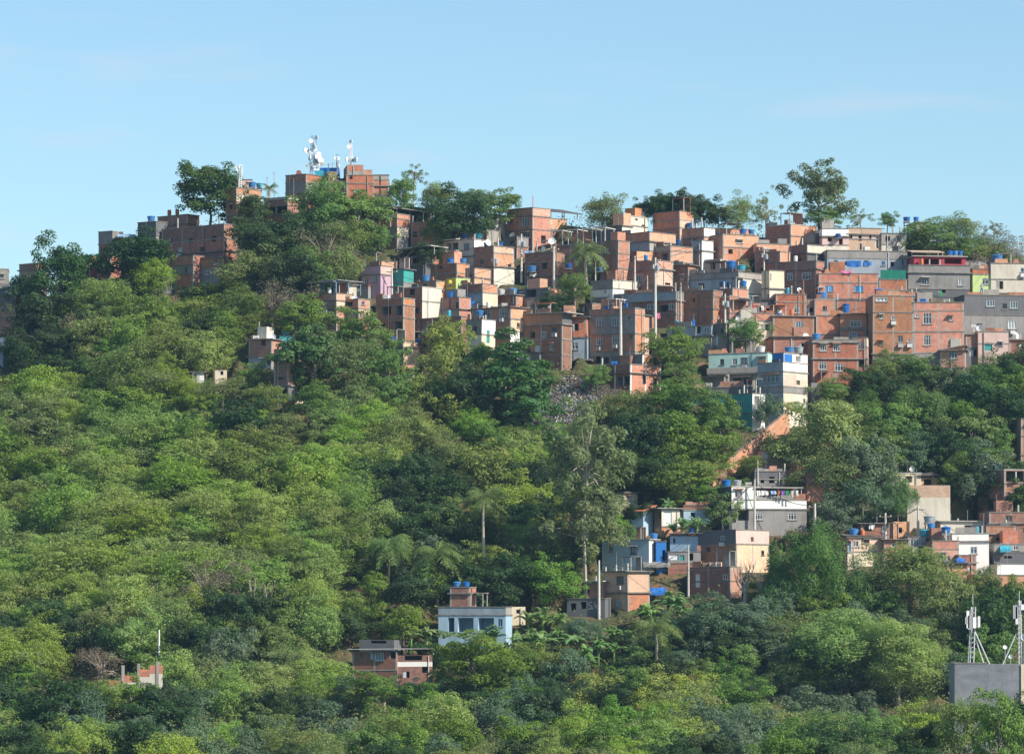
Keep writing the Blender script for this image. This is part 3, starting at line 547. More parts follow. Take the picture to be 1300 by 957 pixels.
H('G4b', ph, 'pink house with dark upright bars on the right of the ridge', 1076, None, 1120, 328, [(289,'s','s'),(297,'q','q'),(303,'s','s')], 82, '1080 300 4 6 h;1092 302 4 7 h;1092 313 4 8 h;1105 300 3 7 h;1113 307 4 14 h', cols=0)
H('G4c', ph, 'pale fenced terrace room right of the pink house', 1119, None, 1150, 328, [(296,'g','g'),(310,'r','r')], 80, '1127 303 6 6 h;1141 303 5 6 w', cols=0)
H('G5', ph, 'very long concrete parapet house below the pink house', 1050, None, 1153, 346, [(317.5,'c','c'),(327,'u','u')], 83, '1061 333 5 6 w;1122 333 5 6 w;1146 333 4 8 h;1076 334 6 5 h;1100 333 6 6 w;1134 334 5 6 h')
H('G6', bh, 'orange brick house with bright blue shuttered windows and tarpaulins on its terrace', 1040, None, 1116, 386, [(347,'b','b'),(358.5,'b','b'),(379,'k','k')], 84, '1053 366.5 10 8 b;1091 366.5 11 8 b;1053 366.5 3 7 w')
H('G9', bh, 'orange brick house with parapet and tall pillars, right town, below the wide brick house', 985, None, 1024, 404, [(373,'b','b'),(383,'b','b')], 82, '1012 393 8 8 W;989 389 5 4 w')
H('G8', bh, 'small cube brick room with whitewashed edge and a tank on top', 1034, None, 1061, 404, [(380,'l','l')], 84, '', topslab=2)
H('G10', bh, 'shaded brick wall house below the blue shutters', 1062, None, 1112, 402, [(381,'b','b')], 82, '1102 389 6 8 h;1072 393 5 6 w')
H('G9b', bh, 'dark gap house between two pillared brick houses', 1020, None, 1036, 408, [(380,'k','k')], 76, '1028 393 9 6 h', cols=0, dy=1.5)
H('H1', bh, 'orange brick house with one large grey shuttered window, right town', 981, None, 1034, 432, [(400.5,'b','b'),(427,'k','k')], 84, '1015 413 10 12 c;1033 412 2 3 h')
H('H2', bh, 'shaded brick base with white corner pipe under the large shuttered window', 982, None, 1032, 456, [(427,'k','k')], 84, '1018 439 6 7 h', dy=-.8)
H('H3', bh, 'brick house crossed by a slanting shadow in the right town', 1036, None, 1068, 430, [(400.5,'b','b'),(424,'k','k')], 84, '')
H('H4', bh, 'brick house with brown tiled top, cream return and double window', 1067, 1100, 1104, 436, [(398,'o','e'),(416,'s','s'),(418,'b','b')], 8, '1086 411 14 8 W')
H('H4b', bh, 'brick lower floor with a curtained window beside the bright corner house', 1088, 1101, 1104, 470, [(428,'b','e'),(440,'b','b'),(455,'k','k')], 10, '1094 438.5 9 9 W;1096 461 11 9 h', dy=-.5)
H('H5', bh, 'bright orange two storey brick house with four white windows at the right town front', 1032, None, 1090, 486, [(431,'g','g'),(434,'b','b'),(455,'b','b')], 85, '1045.5 441 9 9 W;1062.5 441 9 9 W;1044.5 464 10 10 W;1065.5 466 11 10 W')
H('H5c', ph, 'cream and dark retaining wall below the bright orange house', 1030, None, 1066, 506, [(486,'c','c')], 84, '', slab=0, cols=0, dy=-.5)
H('H7', bh, 'three storey orange brick house with narrow top window, right town', 1108, None, 1160, 460, [(375,'b','b'),(396,'b','b'),(421,'b','b'),(449,'c','c')], 85, '1119 380 14 5 w;1119 402 5 5 W;1143 430 7 8 w;1154.5 432 4 4 w;1118.5 435.5 5 6 w;1134 403 5 5 c')
H('H7b', bh, 'three storey orange brick house with tall blue framed windows and terrace parapet', 1160, None, 1225, 458, [(384,'b','b'),(394.5,'b','b'),(421,'b','b'),(448,'c','c')], 85, '1178 404.5 11 14 W;1208 404.5 5 6 W;1177.5 432 9 13 W;1209.5 433.5 9 9 W;1165 401 5 4 w', dy=-.3)
H('H8', bh, 'small brick house on short stilts hanging over the trees', 1194, 1225, 1229, 465, [(444,'b','b')], 10, '1210 450 11 10 W', found=.1, dy=-1.6)
h = HS['H8']
p = MB(); zt_ = h.ztop - h.zb
for (a, b, c_, d) in (((-h.L1-.3,-.3),(0.3,-.3),(0.3,h.L2),(-h.L1-.3,h.L2)),):
    q = [(a[0],a[1],zt_+.05),(b[0],b[1],zt_+.75),(c_[0],c_[1],zt_+.75),(d[0],d[1],zt_+.05)]; p.quad(q, 'slab'); p.quad([(v[0],v[1],v[2]-.14) for v in q][::-1], 'slab')
    for j in range(4): p.quad([(q[j][0],q[j][1],q[j][2]-.14),(q[(j+1)%4][0],q[(j+1)%4][1],q[(j+1)%4][2]-.14),q[(j+1)%4],q[j]], 'slab')
    p.quad([(-h.L1,0,zt_),(0,0,zt_),(0,0,zt_+.65)], 'b')
p.build('sloping_roof', h.root)
for a in (-h.L1+.2, -h.L1*.5, -.2):
    q = MB(); q.box(a-.12, a+.12, .1, .34, -3.2, 0, 'slabl'); q.build('stilt', h.root)
H('H9', ph, 'wide dark stained house with two pale windows at the right edge', 1224, None, 1312, 424, [(374,'d','d'),(399,'c','c')], 86, '1258 384.5 11 8 c;1288 386 10 9 c;1286 411 11 11 w;1240 413 14 5 h;1276 388 6 7 w')
H('H10', ph, 'peeling pink house under the dark stained house', 1242, None, 1281, 462, [(421,'q','q'),(436,'q','q')], 84, '1255 440 10 10 T;1271 437 4 5 w', dy=-.4)
H('H11', bh, 'low brick hut with round hole at the right edge below the dark stained house', 1281, None, 1312, 450, [(431,'k','k')], 84, '1297 439 6 6 h')
H('H12', ph, 'dark narrow yard house between the orange town front and the peeling pink house', 1226, None, 1246, 464, [(424,'k','k'),(440,'d','d')], 82, '1236 448 10 8 h', dy=.8)
H('I1', ph, 'grey house with stained balcony front and magenta roof room, upper right', 1153, None, 1232, 374, [(336,'c','c'),(345.5,'c','c'),(366,'d','d')], 85, '1175 357 10 9 w;1220 357 6 9 w;1196 369 10 4 h')
H('I1b', '', '', 1160, None, 1226, 336, [(325,'m','m')], on='I1', back=1.2, cols=0, win='1180 332 24 7 v;1210 331 22 7 v', slab=1, topslab=2)
canopy('I1b', 1156, 1198, 320, 4.2, 'tilel', .5, .12, slope=.6)
H('I2', ph, 'lime green house under ragged tile roof, upper right', 1235, None, 1259, 376, [(341,'tile','tile'),(348,'n','n')], 84, '1251 357 8 8 W;1246.5 360 1.5 22 h', cols=0)
H('I3', ph, 'large blank beige house at the right edge', 1258, None, 1312, 380, [(334,'r','r'),(354,'r','r'),(372,'k','k')], 85, '', slab=1, cols=0, dy=.3)
H('I4', ph, 'pale low house behind the lime green house', 1224, None, 1260, 352, [(331,'g','g'),(340,'d','d')], 82, '1242 345 10 4 h', cols=0, dy=.5)
H('I5', bh, 'brick terrace house screened by dark green cloth, right of the blue shutters', 1116, None, 1152, 380, [(354.5,'b','b'),(368,'k','k')], 84, '1144 373 5 5 h')
h = HS['I5']
p = MB(); p.box(0.02, .05, .2, h.L2*.95, h.ztop-h.zb+.05, h.ztop-h.zb+1.35, 'tarpg'); p.build('green_screen', h.root)
H('I6', bh, 'low brick parapet strip behind the three storey brick house', 1104, None, 1166, 388, [(369,'b','b'),(376,'k','k')], 84, '1150 380 6 4 h', dy=.8)
H('I7', ph, 'tiny pale hut with two tanks beside it among the trees of the right ridge', 1164, None, 1178, 296, [(282,'r','r')], 78, '1170 289 4 3 h', cols=0, dy=4, topslab=2)
H('I8', bh, 'brick house in a slot behind the stained balcony house', 1140, None, 1163, 372, [(344,'d','d'),(356,'k','k')], 80, '1150 351 4 6 w', dy=1.2)
H('H13', bh, 'brick room with clothes and barrels between centre and right town', 950, None, 984, 406, [(388,'k','k'),(397,'b','b')], 80, '963 392 8 4 h;976 393 6 4 h', dy=.4)
H('J6', bh, 'brick house with open window above blue railing, left of the pillared brick houses', 926, None, 984, 430, [(397,'b','b'),(407,'e','e')], 78, '972 415 12 8 h;952 414 11 6 W;935 419 9 8 h', dy=-.4)
H('J7', ph, 'grey house with dark doorway and pale door behind the leafy bush, centre right', 848, 903, 910, 448, [(413,'u','u'),(426,'c','c')], 24, '886 418 7 9 h;897 419 7 8 W;868 420 6 6 w', dy=0)
H('J8', ph, 'brownish wall house with white door behind the tall pole, centre right', 903, 922, 928, 452, [(410,'d','e'),(424,'c','c')], 30, '909 431 6 12 d;918 420 5 6 h', dy=-.4)
H('J9', ph, 'pale pinkish plastered house behind the bush, centre right', 926, None, 960, 450, [(409,'r','r'),(425,'q','q')], 76, '934 420 9 8 h;951 418 11 4 w', cols=0, dy=-.8)
# --- aqua house group
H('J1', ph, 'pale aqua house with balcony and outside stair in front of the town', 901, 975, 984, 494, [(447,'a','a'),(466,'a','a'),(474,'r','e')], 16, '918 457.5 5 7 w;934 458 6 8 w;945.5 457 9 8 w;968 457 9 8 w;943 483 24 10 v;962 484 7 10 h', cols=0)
h = HS['J1']
p = MB(); a0 = -h.L1; p.box(a0, a0*.12, -1.1, .0, 2.15, 2.32, 'slab'); p.build('balcony_floor', h.root)
p = MB(); p.box(a0, a0*.12, -1.12, -1.0, 2.33, 3.1, 'g'); p.build('balcony_rail', h.root)
p = MB()
for k in range(10): x = a0*.62 - k*.3 ; p.box(x-.32, x, -2.0, -1.15, -1.3 if k > 7 else max(-1.3, 2.1-k*.26-1.0), 2.15-k*.26, 'g')
p.build('outside_stair', h.root, weld=False)
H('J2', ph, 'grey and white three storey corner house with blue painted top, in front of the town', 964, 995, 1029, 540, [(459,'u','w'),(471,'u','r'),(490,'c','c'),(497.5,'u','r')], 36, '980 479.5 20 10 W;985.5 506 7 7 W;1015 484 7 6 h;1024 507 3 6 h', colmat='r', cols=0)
H('J2b', '', '', 984, 996, 1029, 461, [(447.5,'B','w')], on='J2', back=.6, cols=0, win='1016 454 7 8 h')
h = HS['J2b']; o3 = h.off
p = MB(); p.box(o3.x+.0, o3.x+.04, o3.y+.1, o3.y+h.L2*.35, o3.z+.1, o3.z+1.3, 'B'); p.build('blue_panel', h.root)
h = HS['J2']; kr = h.s * math.sin(h.t)
for (pa, pb_, ya, yb2, nm_) in ((997, 1013, 474, 489, 'brick_panel'), (996.5, 1008, 499, 520, 'brick_panel'), (1021, 1027, 481, 489, 'brick_panel')):
    p = MB(); p.box(.0, .022, (pa - h.xc) / kr, (pb_ - h.xc) / kr, (h.yb - yb2) / h.s, (h.yb - ya) / h.s, 's'); p.build(nm_, h.root)
H('J3', ph, 'teal lower house with a tall white pillar wall beside the corner house', 922, 955, 967, 542, [(499,'t','w'),(524,'t','w')], 40, '961 509 7 14 h;940 512 8 8 c', cols=0, dy=-.4)
H('J4', ph, 'long low dark parapet house behind the light green trees, below the aqua house', 858, 952, 958, 512, [(490.5,'d','e'),(500,'t','t')], 10, '880 505 7 6 w', cols=0, dy=-.5)
H('K1', bh, 'isolated sunlit brick house with white corner columns above the wood', 762, 800, 840, 508, [(462,'k','l'),(473,'k','l')], 40, '770 480 6 7 h;791 483 16 11 v;818 481 5 11 h;832 484 5 13 h', colmat='w')
H('K1b', '', '', 776, 815, 840, 463, [(449.5,'d','l')], on='K1', back=2.6, win='832 457.5 5 11 h', colmat='w')
# --- left outliers in the wood
H('M1', bh, 'brick house with bright hole window above grey floor, alone in the left wood', 314, 344, 350, 468, [(430,'k','b'),(452,'u','c')], 26, '333 435 6 7 h;334 459 7 8 W;341 459 5 9 h', dy=0)
H('M2', bh, 'tall narrow brick house with dark undercroft in the left wood', 347, 366, 371, 510, [(443,'k','b'),(466,'k','b'),(489,'d','d')], 22, '356 480 7 3 w;357 500 14 14 v', dy=-.6)
H('M2b', ph, 'teal hut with a blue tank lid behind the left wood brick houses', 355, None, 373, 452, [(426,'t','t')], 76, '364 436 4 5 w', cols=0, dy=.5)
H('M3', ph, 'small brick base with a sunlit pale end at the foot of the left wood houses', 358, 375, 381, 530, [(508,'k','e'),(518,'k','k')], 34, '', cols=0)
H('M4', ph, 'grey slab roofed hut with sunlit pinkish side in the leafy trees', 473, 512, 534, 464, [(434,'c','s'),(441,'u','s')], 34, '514.5 444 4 8 h;490 447 5 7 w', topslab=2)
H('M5', bh, 'brick house with a sunlit top corner behind the yellowish tree', 531, 549, 562, 462, [(423,'k','l'),(434,'k','l'),(446,'k','b')], 36, '540 440 5 6 h', dy=.4)
H('M6', ph, 'broken pale walls littered with debris under the slab roofed hut', 510, None, 526, 494, [(462,'l','l'),(474,'r','r')], 66, '517 470 4 5 h', cols=0, dy=.3)
H('M7', ph, 'tiny white hut in the middle of the left wood', 244, None, 259, 486, [(472,'w','w')], 70, '247 477 3 4 h', cols=0, dy=-1.5)
H('M8', ph, 'broken white and orange wall in the left wood right of the tiny white hut', 273, None, 288, 488, [(470,'e','e')], 62, '280 473 7 6 h', cols=0, topslab=0, slab=0, dy=-1.5)
H('M9', ph, 'bright salmon fragment of a house behind the round tree in the left wood', 372, None, 400, 452, [(424,'l','l'),(434,'e','e')], 66, '386 432 4 5 h', cols=0, dy=1)
H('M10', bh, 'sunlit brick corner behind the palm tufts at the lower left of the town', 400, 408, 422, 446, [(421,'k','l'),(432,'k','b')], 46, '415 428 4 4 h', dy=.6)
# --- lower settlement
H('O5', ph, 'white two storey house with a laundry terrace and grey block lower floor', 915, 929, 1026, 678, [(634,'d','w'),(646,'u','c')], 76, '964 655 10 9 W;1007.5 655 11 9 W;944 654 14 13 h;933 658 3 10 h', cols=0, slab=1)  # left faces, upper room too, take dark plaster: shade put into the colour
H('O5b', '', '', 915, 929, 958, 634, [(617,'d','w')], on='O5', back=.02, cols=0, win='938 626.5 10 10 W', topslab=2)
canopy('O5', 958, 1021, 618, 4.2, 'slabl', .25, .12, slope=0, ybase=634, pm='slabl')
h = HS['O5']
p = MB(); k = h.s*math.sin(h.t); p.box(-4.2, -4.0, (960-929)/k, h.L2, 1.0, (678-617)/h.s, 'd'); p.build('terrace_back_wall', h.root)
H('O1', ph, 'grey shack among planks above the white laundry terrace house', 958, None, 998, 624, [(598,'d','d'),(608,'c','c')], 70, '980 609 7 8 h;968 610 5 6 h;990 612 6 5 w', cols=0, dy=.8)
H('O2', ph, 'small shack with pale door and brown roof on the slope above the planks', 966, None, 989, 598, [(570,'wood','wood'),(573,'q','q')], 64, '972 581 7 14 d', cols=0, slab=0, dy=.4)
H('O3', bh, 'red brown brick hut topped by white sheeting under the olive tree', 990, 1013, 1019, 606, [(584,'k','b')], 28, '1000 592 5 6 h', cols=0)
H('O4', bh, 'brick hut with bright orange patches hidden under the olive tree', 1024, None, 1062, 634, [(598,'k','k'),(612,'b','b')], 68, '1038 606 6 6 h;1050 618 6 7 w', cols=0)
H('O6', bh, 'low brick house under a long dark roof line right of the white house', 999, 1068, 1074, 700, [(679,'k','b')], 20, '1015 689 8 5 w;1045 689 6 5 h', cols=0)
canopy('O6', 999, 1070, 677.5, 4, 'tind', .5, .1, ybase=679)
H('O7', ph, 'peach house with flaking wall and barred window right of the green mound tree', 1070, 1076, 1126, 718, [(681,'k','s'),(700,'k','e')], 66, '1087 690 8 8 W;1101 687 8 5 w;1078.5 694 5 14 w', cols=1)
canopy('O7', 1070, 1126, 679, 4, 'tind', .5, .1, ybase=681)
H('O7b', bh, 'brick house behind the poles and the brownish tree top, lower right', 1122, None, 1153, 716, [(684,'b','b')], 76, '1134 692 5 5 w', dy=.2)
H('O8', bh, 'row of brick rooms under the poles with a red and white cloth', 1093, None, 1133, 684, [(664,'k','k')], 74, '1100 671 6 6 h;1122 672 5 6 w', dy=.5)
H('O9', ph, 'ruined orange room with window, below the retaining wall', 1134, None, 1155, 684, [(662,'l','l')], 74, '1143 673 5 7 h', cols=0, slab=0, dy=.4)
H('O10', ph, 'concrete room with two grey panels under tilted blue tank', 1152, None, 1183, 706, [(681,'g','g'),(694,'b','b')], 84, '1161 688 11 10 c;1178 688 6 10 h;1172 687 6 10 c', colmat='g', dy=0)
H('O11', bh, 'brick house with grey barred window beside the white house, lower right', 1184, None, 1218, 726, [(686,'b','b'),(697,'l','l')], 84, '1196.5 707 10 10 c;1205 709 4 5 w', dy=-.3)
H('O12', ph, 'bright white house with one dark window, lower right', 1209, None, 1256, 716, [(677,'w','w'),(687,'w','w')], 84, '1236.5 698.5 9 9 W', cols=0)
H('O12b', ph, 'grey upper room with slab roof behind the bright white house', 1194, None, 1254, 684, [(661,'g','r')], 84, '1230 671 10 10 h', cols=0, dy=1.6, topslab=2)
H('O13', ph, 'brick hut with the low dark roof before the bright white house', 1218, None, 1240, 734, [(704,'k','k'),(714,'b','b')], 80, '1232 722 6 5 h', dy=-.6)
H('O14', bh, 'brick house with a sloping orange wall at the right edge beside the white house', 1252, None, 1290, 694, [(667,'b','b'),(677,'k','k')], 78, '1270 684 10 5 h', dy=.3)
H('O15', ph, 'cluttered grey house with teal bundle on its roof at the lower right edge', 1262, None, 1312, 716, [(690,'g','g'),(700,'d','d')], 80, '1290 695 7 6 w;1275 707 20 3 h', cols=0)
H('O16', ph, 'long white wall strip at the lower right edge', 1266, None, 1312, 732, [(715,'w','w')], 84, '', cols=0, dy=-.8)
H('O17', bh, 'low salmon brick wall under the white strip at the lower right edge', 1236, None, 1312, 746, [(729,'l','l')], 84, '', cols=0, dy=-1.4)
H('O18', bh, 'slanted brick porch below the grey barred window', 1197, None, 1228, 742, [(716,'l','l')], 80, '1203 728 5 8 h', dy=-1.2)
canopy('O18', 1196, 1229, 714, 2.5, 'tind', .6, .09, slope=-.25, ybase=716)
H('P1', bh, 'tall shaded brick house with dark terrace opening at the right edge', 1249, 1275, 1318, 668, [(596,'k','k'),(613,'k','b'),(625,'k','k'),(648,'k','k')], 70, '1291 604.5 27 13 v;1284 637 11 9 W;1262 640 10 14 h', topslab=2, dy=0)
H('P1b', bh, 'shaded brick house with leafy window under the tall right edge house', 1256, None, 1312, 682, [(650,'k','k'),(664,'k','k')], 78, '1281 658 9 8 w;1300 673 7 6 h', dy=-.6)
H('P2', 'brick_tower', 'slender brick tower with balcony cut by the right edge', 1296, None, 1318, 596, [(531,'k','k'),(553,'k','k'),(577,'k','k')], 82, '1304 543 5 6 w', dy=0)
H('P3', bh, 'sunlit peach brick terrace on a tall concrete retaining wall, right slope', 1152, None, 1207, 664, [(616,'s','s'),(631.5,'r','r')], 84, '', cols=0, dy=0, slab=0)
H('P3b', ph, 'cream room with dark doorways behind the peach terrace on the right slope', 1130, None, 1170, 624, [(600,'e','e')], 78, '1135 608 6 7 h;1154 608 9 8 h', cols=0, dy=.5, topslab=2)
H('P3c', ph, 'dark roofed room with orange end wall behind the peach terrace', 1168, None, 1190, 622, [(606,'b','l')], 80, '1178 612 10 8 h', cols=0, dy=.6)
canopy('P3c', 1164, 1193, 603, 3.5, 'tind', .6, .12, slope=.5, ybase=606)
H('Q1', ph, 'small shack with bright cream side and ragged tin roof in the trees', 771, 792, 810, 644, [(625,'u','e')], 36, '798 632 4 6 w', cols=0)
canopy('Q1', 792, 818, 624, 3, 'tin', .5, .08, ybase=625)
H('Q2', ph, 'bluish white hut with red tile roof below the ragged shack', 798, 817, 821, 676, [(649,'i','i')], 26, '804 656 4 6 h', cols=0, slab=0)
canopy('Q2', 796, 819, 648.6, 3.4, 'tile', .5, .1, slope=.9, ybase=649)
H('Q3', ph, 'weathered shack with white door panels under the banana plants', 833, 840, 864, 676, [(646,'wood','r'),(668,'b','b')], 62, '838.5 654 4 9 h;848 657 10 20 d', cols=0)
canopy('Q3', 832, 866, 644.5, 3.4, 'tin', .5, .1, ybase=646)
H('Q4', ph, 'low hut with white wall and brick end behind the banana plants', 868, None, 902, 664, [(641,'k','k'),(647,'i','i')], 72, '880 654 6 8 h', cols=0)
H('Q5', ph, 'light blue house with two dark windows and a white corner, lower centre', 765, 824, 833, 724, [(684,'i','w')], 22, '776 695.5 6 8 w;805 698 8 9 w', cols=0, topslab=2)
H('Q5b', ph, 'bright blue annex with dark doorway beside the light blue house', 833, None, 846, 722, [(687,'B','B')], 70, '843 705 4 14 h', cols=0)
H('Q6', ph, 'white boarded house under a worn tin roof, lower centre', 851, 886, 892, 702, [(680,'i','w')], 16, '855 686 5 6 h', cols=0)
canopy('Q6', 849, 893, 676.5, 3.6, 'tin', .5, .08, ybase=680)
H('Q6b', ph, 'patchwork lean to with white and green panels under the boarded house', 848, None, 890, 722, [(700,'c','c'),(714,'k','k')], 76, '855 707 13 7 d;866 708 6 7 T;878 707 5 9 h', cols=0, dy=-.5)
H('Q7', bh, 'salmon brick house with dark window and lit side below the light blue house', 768, 797, 826, 772, [(725,'s','s'),(752,'s','b')], 38, '788 735.5 9 10 w;786 766 7 8 c;772 768 5 8 h')
canopy('Q7', 767, 797, 724, 3.5, 'tin', .4, .08, ybase=725)
H('Q8', bh, 'dark red brown hut under a pale sheet roof behind the eucalyptus trunk', 739, 765, 769, 762, [(740,'k','k')], 22, '746 749 5 6 h', cols=0)
canopy('Q8', 740, 769, 737, 3, 'tinw', .7, .08, ybase=740)
H('Q8b', 'graffiti_wall', 'dark wall with white sprayed letters at the foot of the eucalyptus', 720, 768, 771, 782, [(759,'d','d')], 18, '741 768 7 9 h;728 770 7 9 h', cols=0, dy=0)
H('Q9', bh, 'shaded brick house with white door and lit side, lower centre right', 874, 927, 943, 758, [(719,'k','l'),(737,'k','l')], 30, '887 736 6 17 d;921 732 6 7 w', topslab=1)
H('Q10', bh, 'pinkish brick house with orange sunlit strips above the bare tree', 889, 935, 980, 726, [(672,'d','q'),(690,'k','s')], 38, '901 696 5 6 h;919 682 6 6 c;957 684 4 6 h;971 701 4 6 w')
H('Q11', ph, 'long weathered roof line house with dish, left of the pinkish brick house', 858, 889, 893, 690, [(676,'c','c')], 15, '', cols=0, dy=1)
H('R1', ph, 'pale blue house with open porch and wide roof band at the bottom of the slope', 556, 642, 650, 822, [(770,'u','g'),(780.5,'i','i')], 14, '572.5 793 8 18 h;591 793 20 18 v;617 792 20 16 v;635 790 6 10 w', cols=0, dy=-.6)
H('R1b', '', '', 571, 596, 604, 770, [(745,'k','b'),(753,'k','b')], on='R1', back=1.2)
canopy('R1', 596, 614, 752, 2.6, 'slab', -.8, .12, ybase=770, pm='slabl')
H('R3', ph, 'cream ruined wall at the right end of the pale blue porch house', 646, None, 667, 790, [(770,'e','e')], 66, '658 776 5 5 h', cols=0, slab=0, dy=-.2)
H('R2', bh, 'shaded brick house with grey window under a thin roof line at the bottom', 447, 504, 512, 874, [(826,'k','b'),(850,'k','k')], 16, '482 833 11 10 c;472 832 4 8 w;459 830 6 9 w;500 831 9 9 h', dy=0)
canopy('R2', 443, 505, 823, 4, 'tinw', .7, .07, ybase=826)
H('R4', bh, 'ruined hut with sunlit orange and white pieces beside the bottom brick house', 505, None, 549, 872, [(831,'k','k'),(840,'w','w'),(846,'k','k')], 68, '525 835 22 6 h;540 850 8 8 h;516 856 8 8 h', cols=0, slab=0)
canopy('R4', 504, 552, 823, 3.6, 'tin', .6, .08, ybase=831)
H('R5', bh, 'brick wall with bare roof beams behind the bottom brick house', 455, 500, 508, 846, [(812,'d','d'),(818,'d','d')], 18, '480 814 20 5 h', dy=1.2, cols=0, slab=0)
H('R6', ph, 'dark hut buried in the trees at the bottom centre', 854, 886, 892, 846, [(812,'d','d')], 20, '866 822 6 7 h', cols=0)

# ------------------------------------------------------------------ the hill
def mound(X, Y):
    return .35 * math.sin(X * .31 + 1.3 * math.sin(Y * .17)) + .25 * math.sin(Y * .43 + X * .11)
def build_terrain():
    pxs = list(range(-380, 1700, 7)); Ys = [380 + i * 1.2 for i in range(int(215 / 1.2))] + [596 + i * 9 for i in range(40)]
    nx, ny = len(pxs), len(Ys); V = np.zeros((nx * ny, 3))
    for j, Y in enumerate(Ys):
        for i, px in enumerate(pxs):
            X = XP(px, Y); z = gz(px, Y) + (mound(X, Y) if 385 < Y < 640 else 0) - (.3 if Y > 400 else 0)
            V[j * nx + i] = (X, Y, z)
    for (xa, xb, ya, yb, z) in carve:
        k = (V[:, 0] > xa) & (V[:, 0] < xb) & (V[:, 1] > ya) & (V[:, 1] < yb); V[k, 2] = np.minimum(V[k, 2], z - .05)
    faces = [(j*nx+i, j*nx+i+1, (j+1)*nx+i+1, (j+1)*nx+i) for j in range(ny-1) for i in range(nx-1)]
    me = bpy.data.meshes.new('hillside'); me.from_pydata([tuple(v) for v in V], [], faces)
    me.polygons.foreach_set('use_smooth', [True] * len(faces)); me.materials.append(M['soil']); o = bpy.data.objects.new('hillside', me); COL.objects.link(o); o['kind'] = 'structure'
    return V
m, n, b = newmat('soil'); tcn = N(n, 'ShaderNodeTexCoord'); nz = N(n, 'ShaderNodeTexNoise'); nz.inputs['Scale'].default_value = .35; nz.inputs['Detail'].default_value = 9; nz.inputs['Roughness'].default_value = .7
n.links.new(tcn.outputs['Object'], nz.inputs['Vector']); rp = N(n, 'ShaderNodeValToRGB'); e = rp.color_ramp.elements
e[0].position = .35; e[0].color = (.035, .055, .02, 1); e[1].position = .62; e[1].color = (.16, .10, .06, 1); x = e.new(.5); x.color = (.07, .07, .03, 1)
n.links.new(nz.outputs[0], rp.inputs[0]); n.links.new(rp.outputs[0], b.inputs['Base Color']); b.inputs['Roughness'].default_value = 1; M['soil'] = m
build_terrain()
p = MB(); p.quad([(-6000, -300, -13.3), (6000, -300, -13.3), (6000, 12000, -13.3), (-6000, 12000, -13.3)], 'soil'); tag(p.build('ground'), None, None, kind='structure')

# thin blue air between the camera and the hill
def haze():
    m = bpy.data.materials.new('haze'); m.use_nodes = True; n = m.node_tree; n.nodes.clear(); v = n.nodes.new('ShaderNodeVolumePrincipled'); o = n.nodes.new('ShaderNodeOutputMaterial')
    v.inputs['Color'].default_value = (.45, .72, 1.0, 1); v.inputs['Density'].default_value = HAZE; v.inputs['Anisotropy'].default_value = .2; n.links.new(v.outputs[0], o.inputs['Volume']); M['haze'] = m
    p = MB(); p.box(-7000, 7000, -400, 12500, -14.6, 95, 'haze'); tag(p.build('haze'), None, None, kind='stuff')
HAZE = 0.00009
haze()

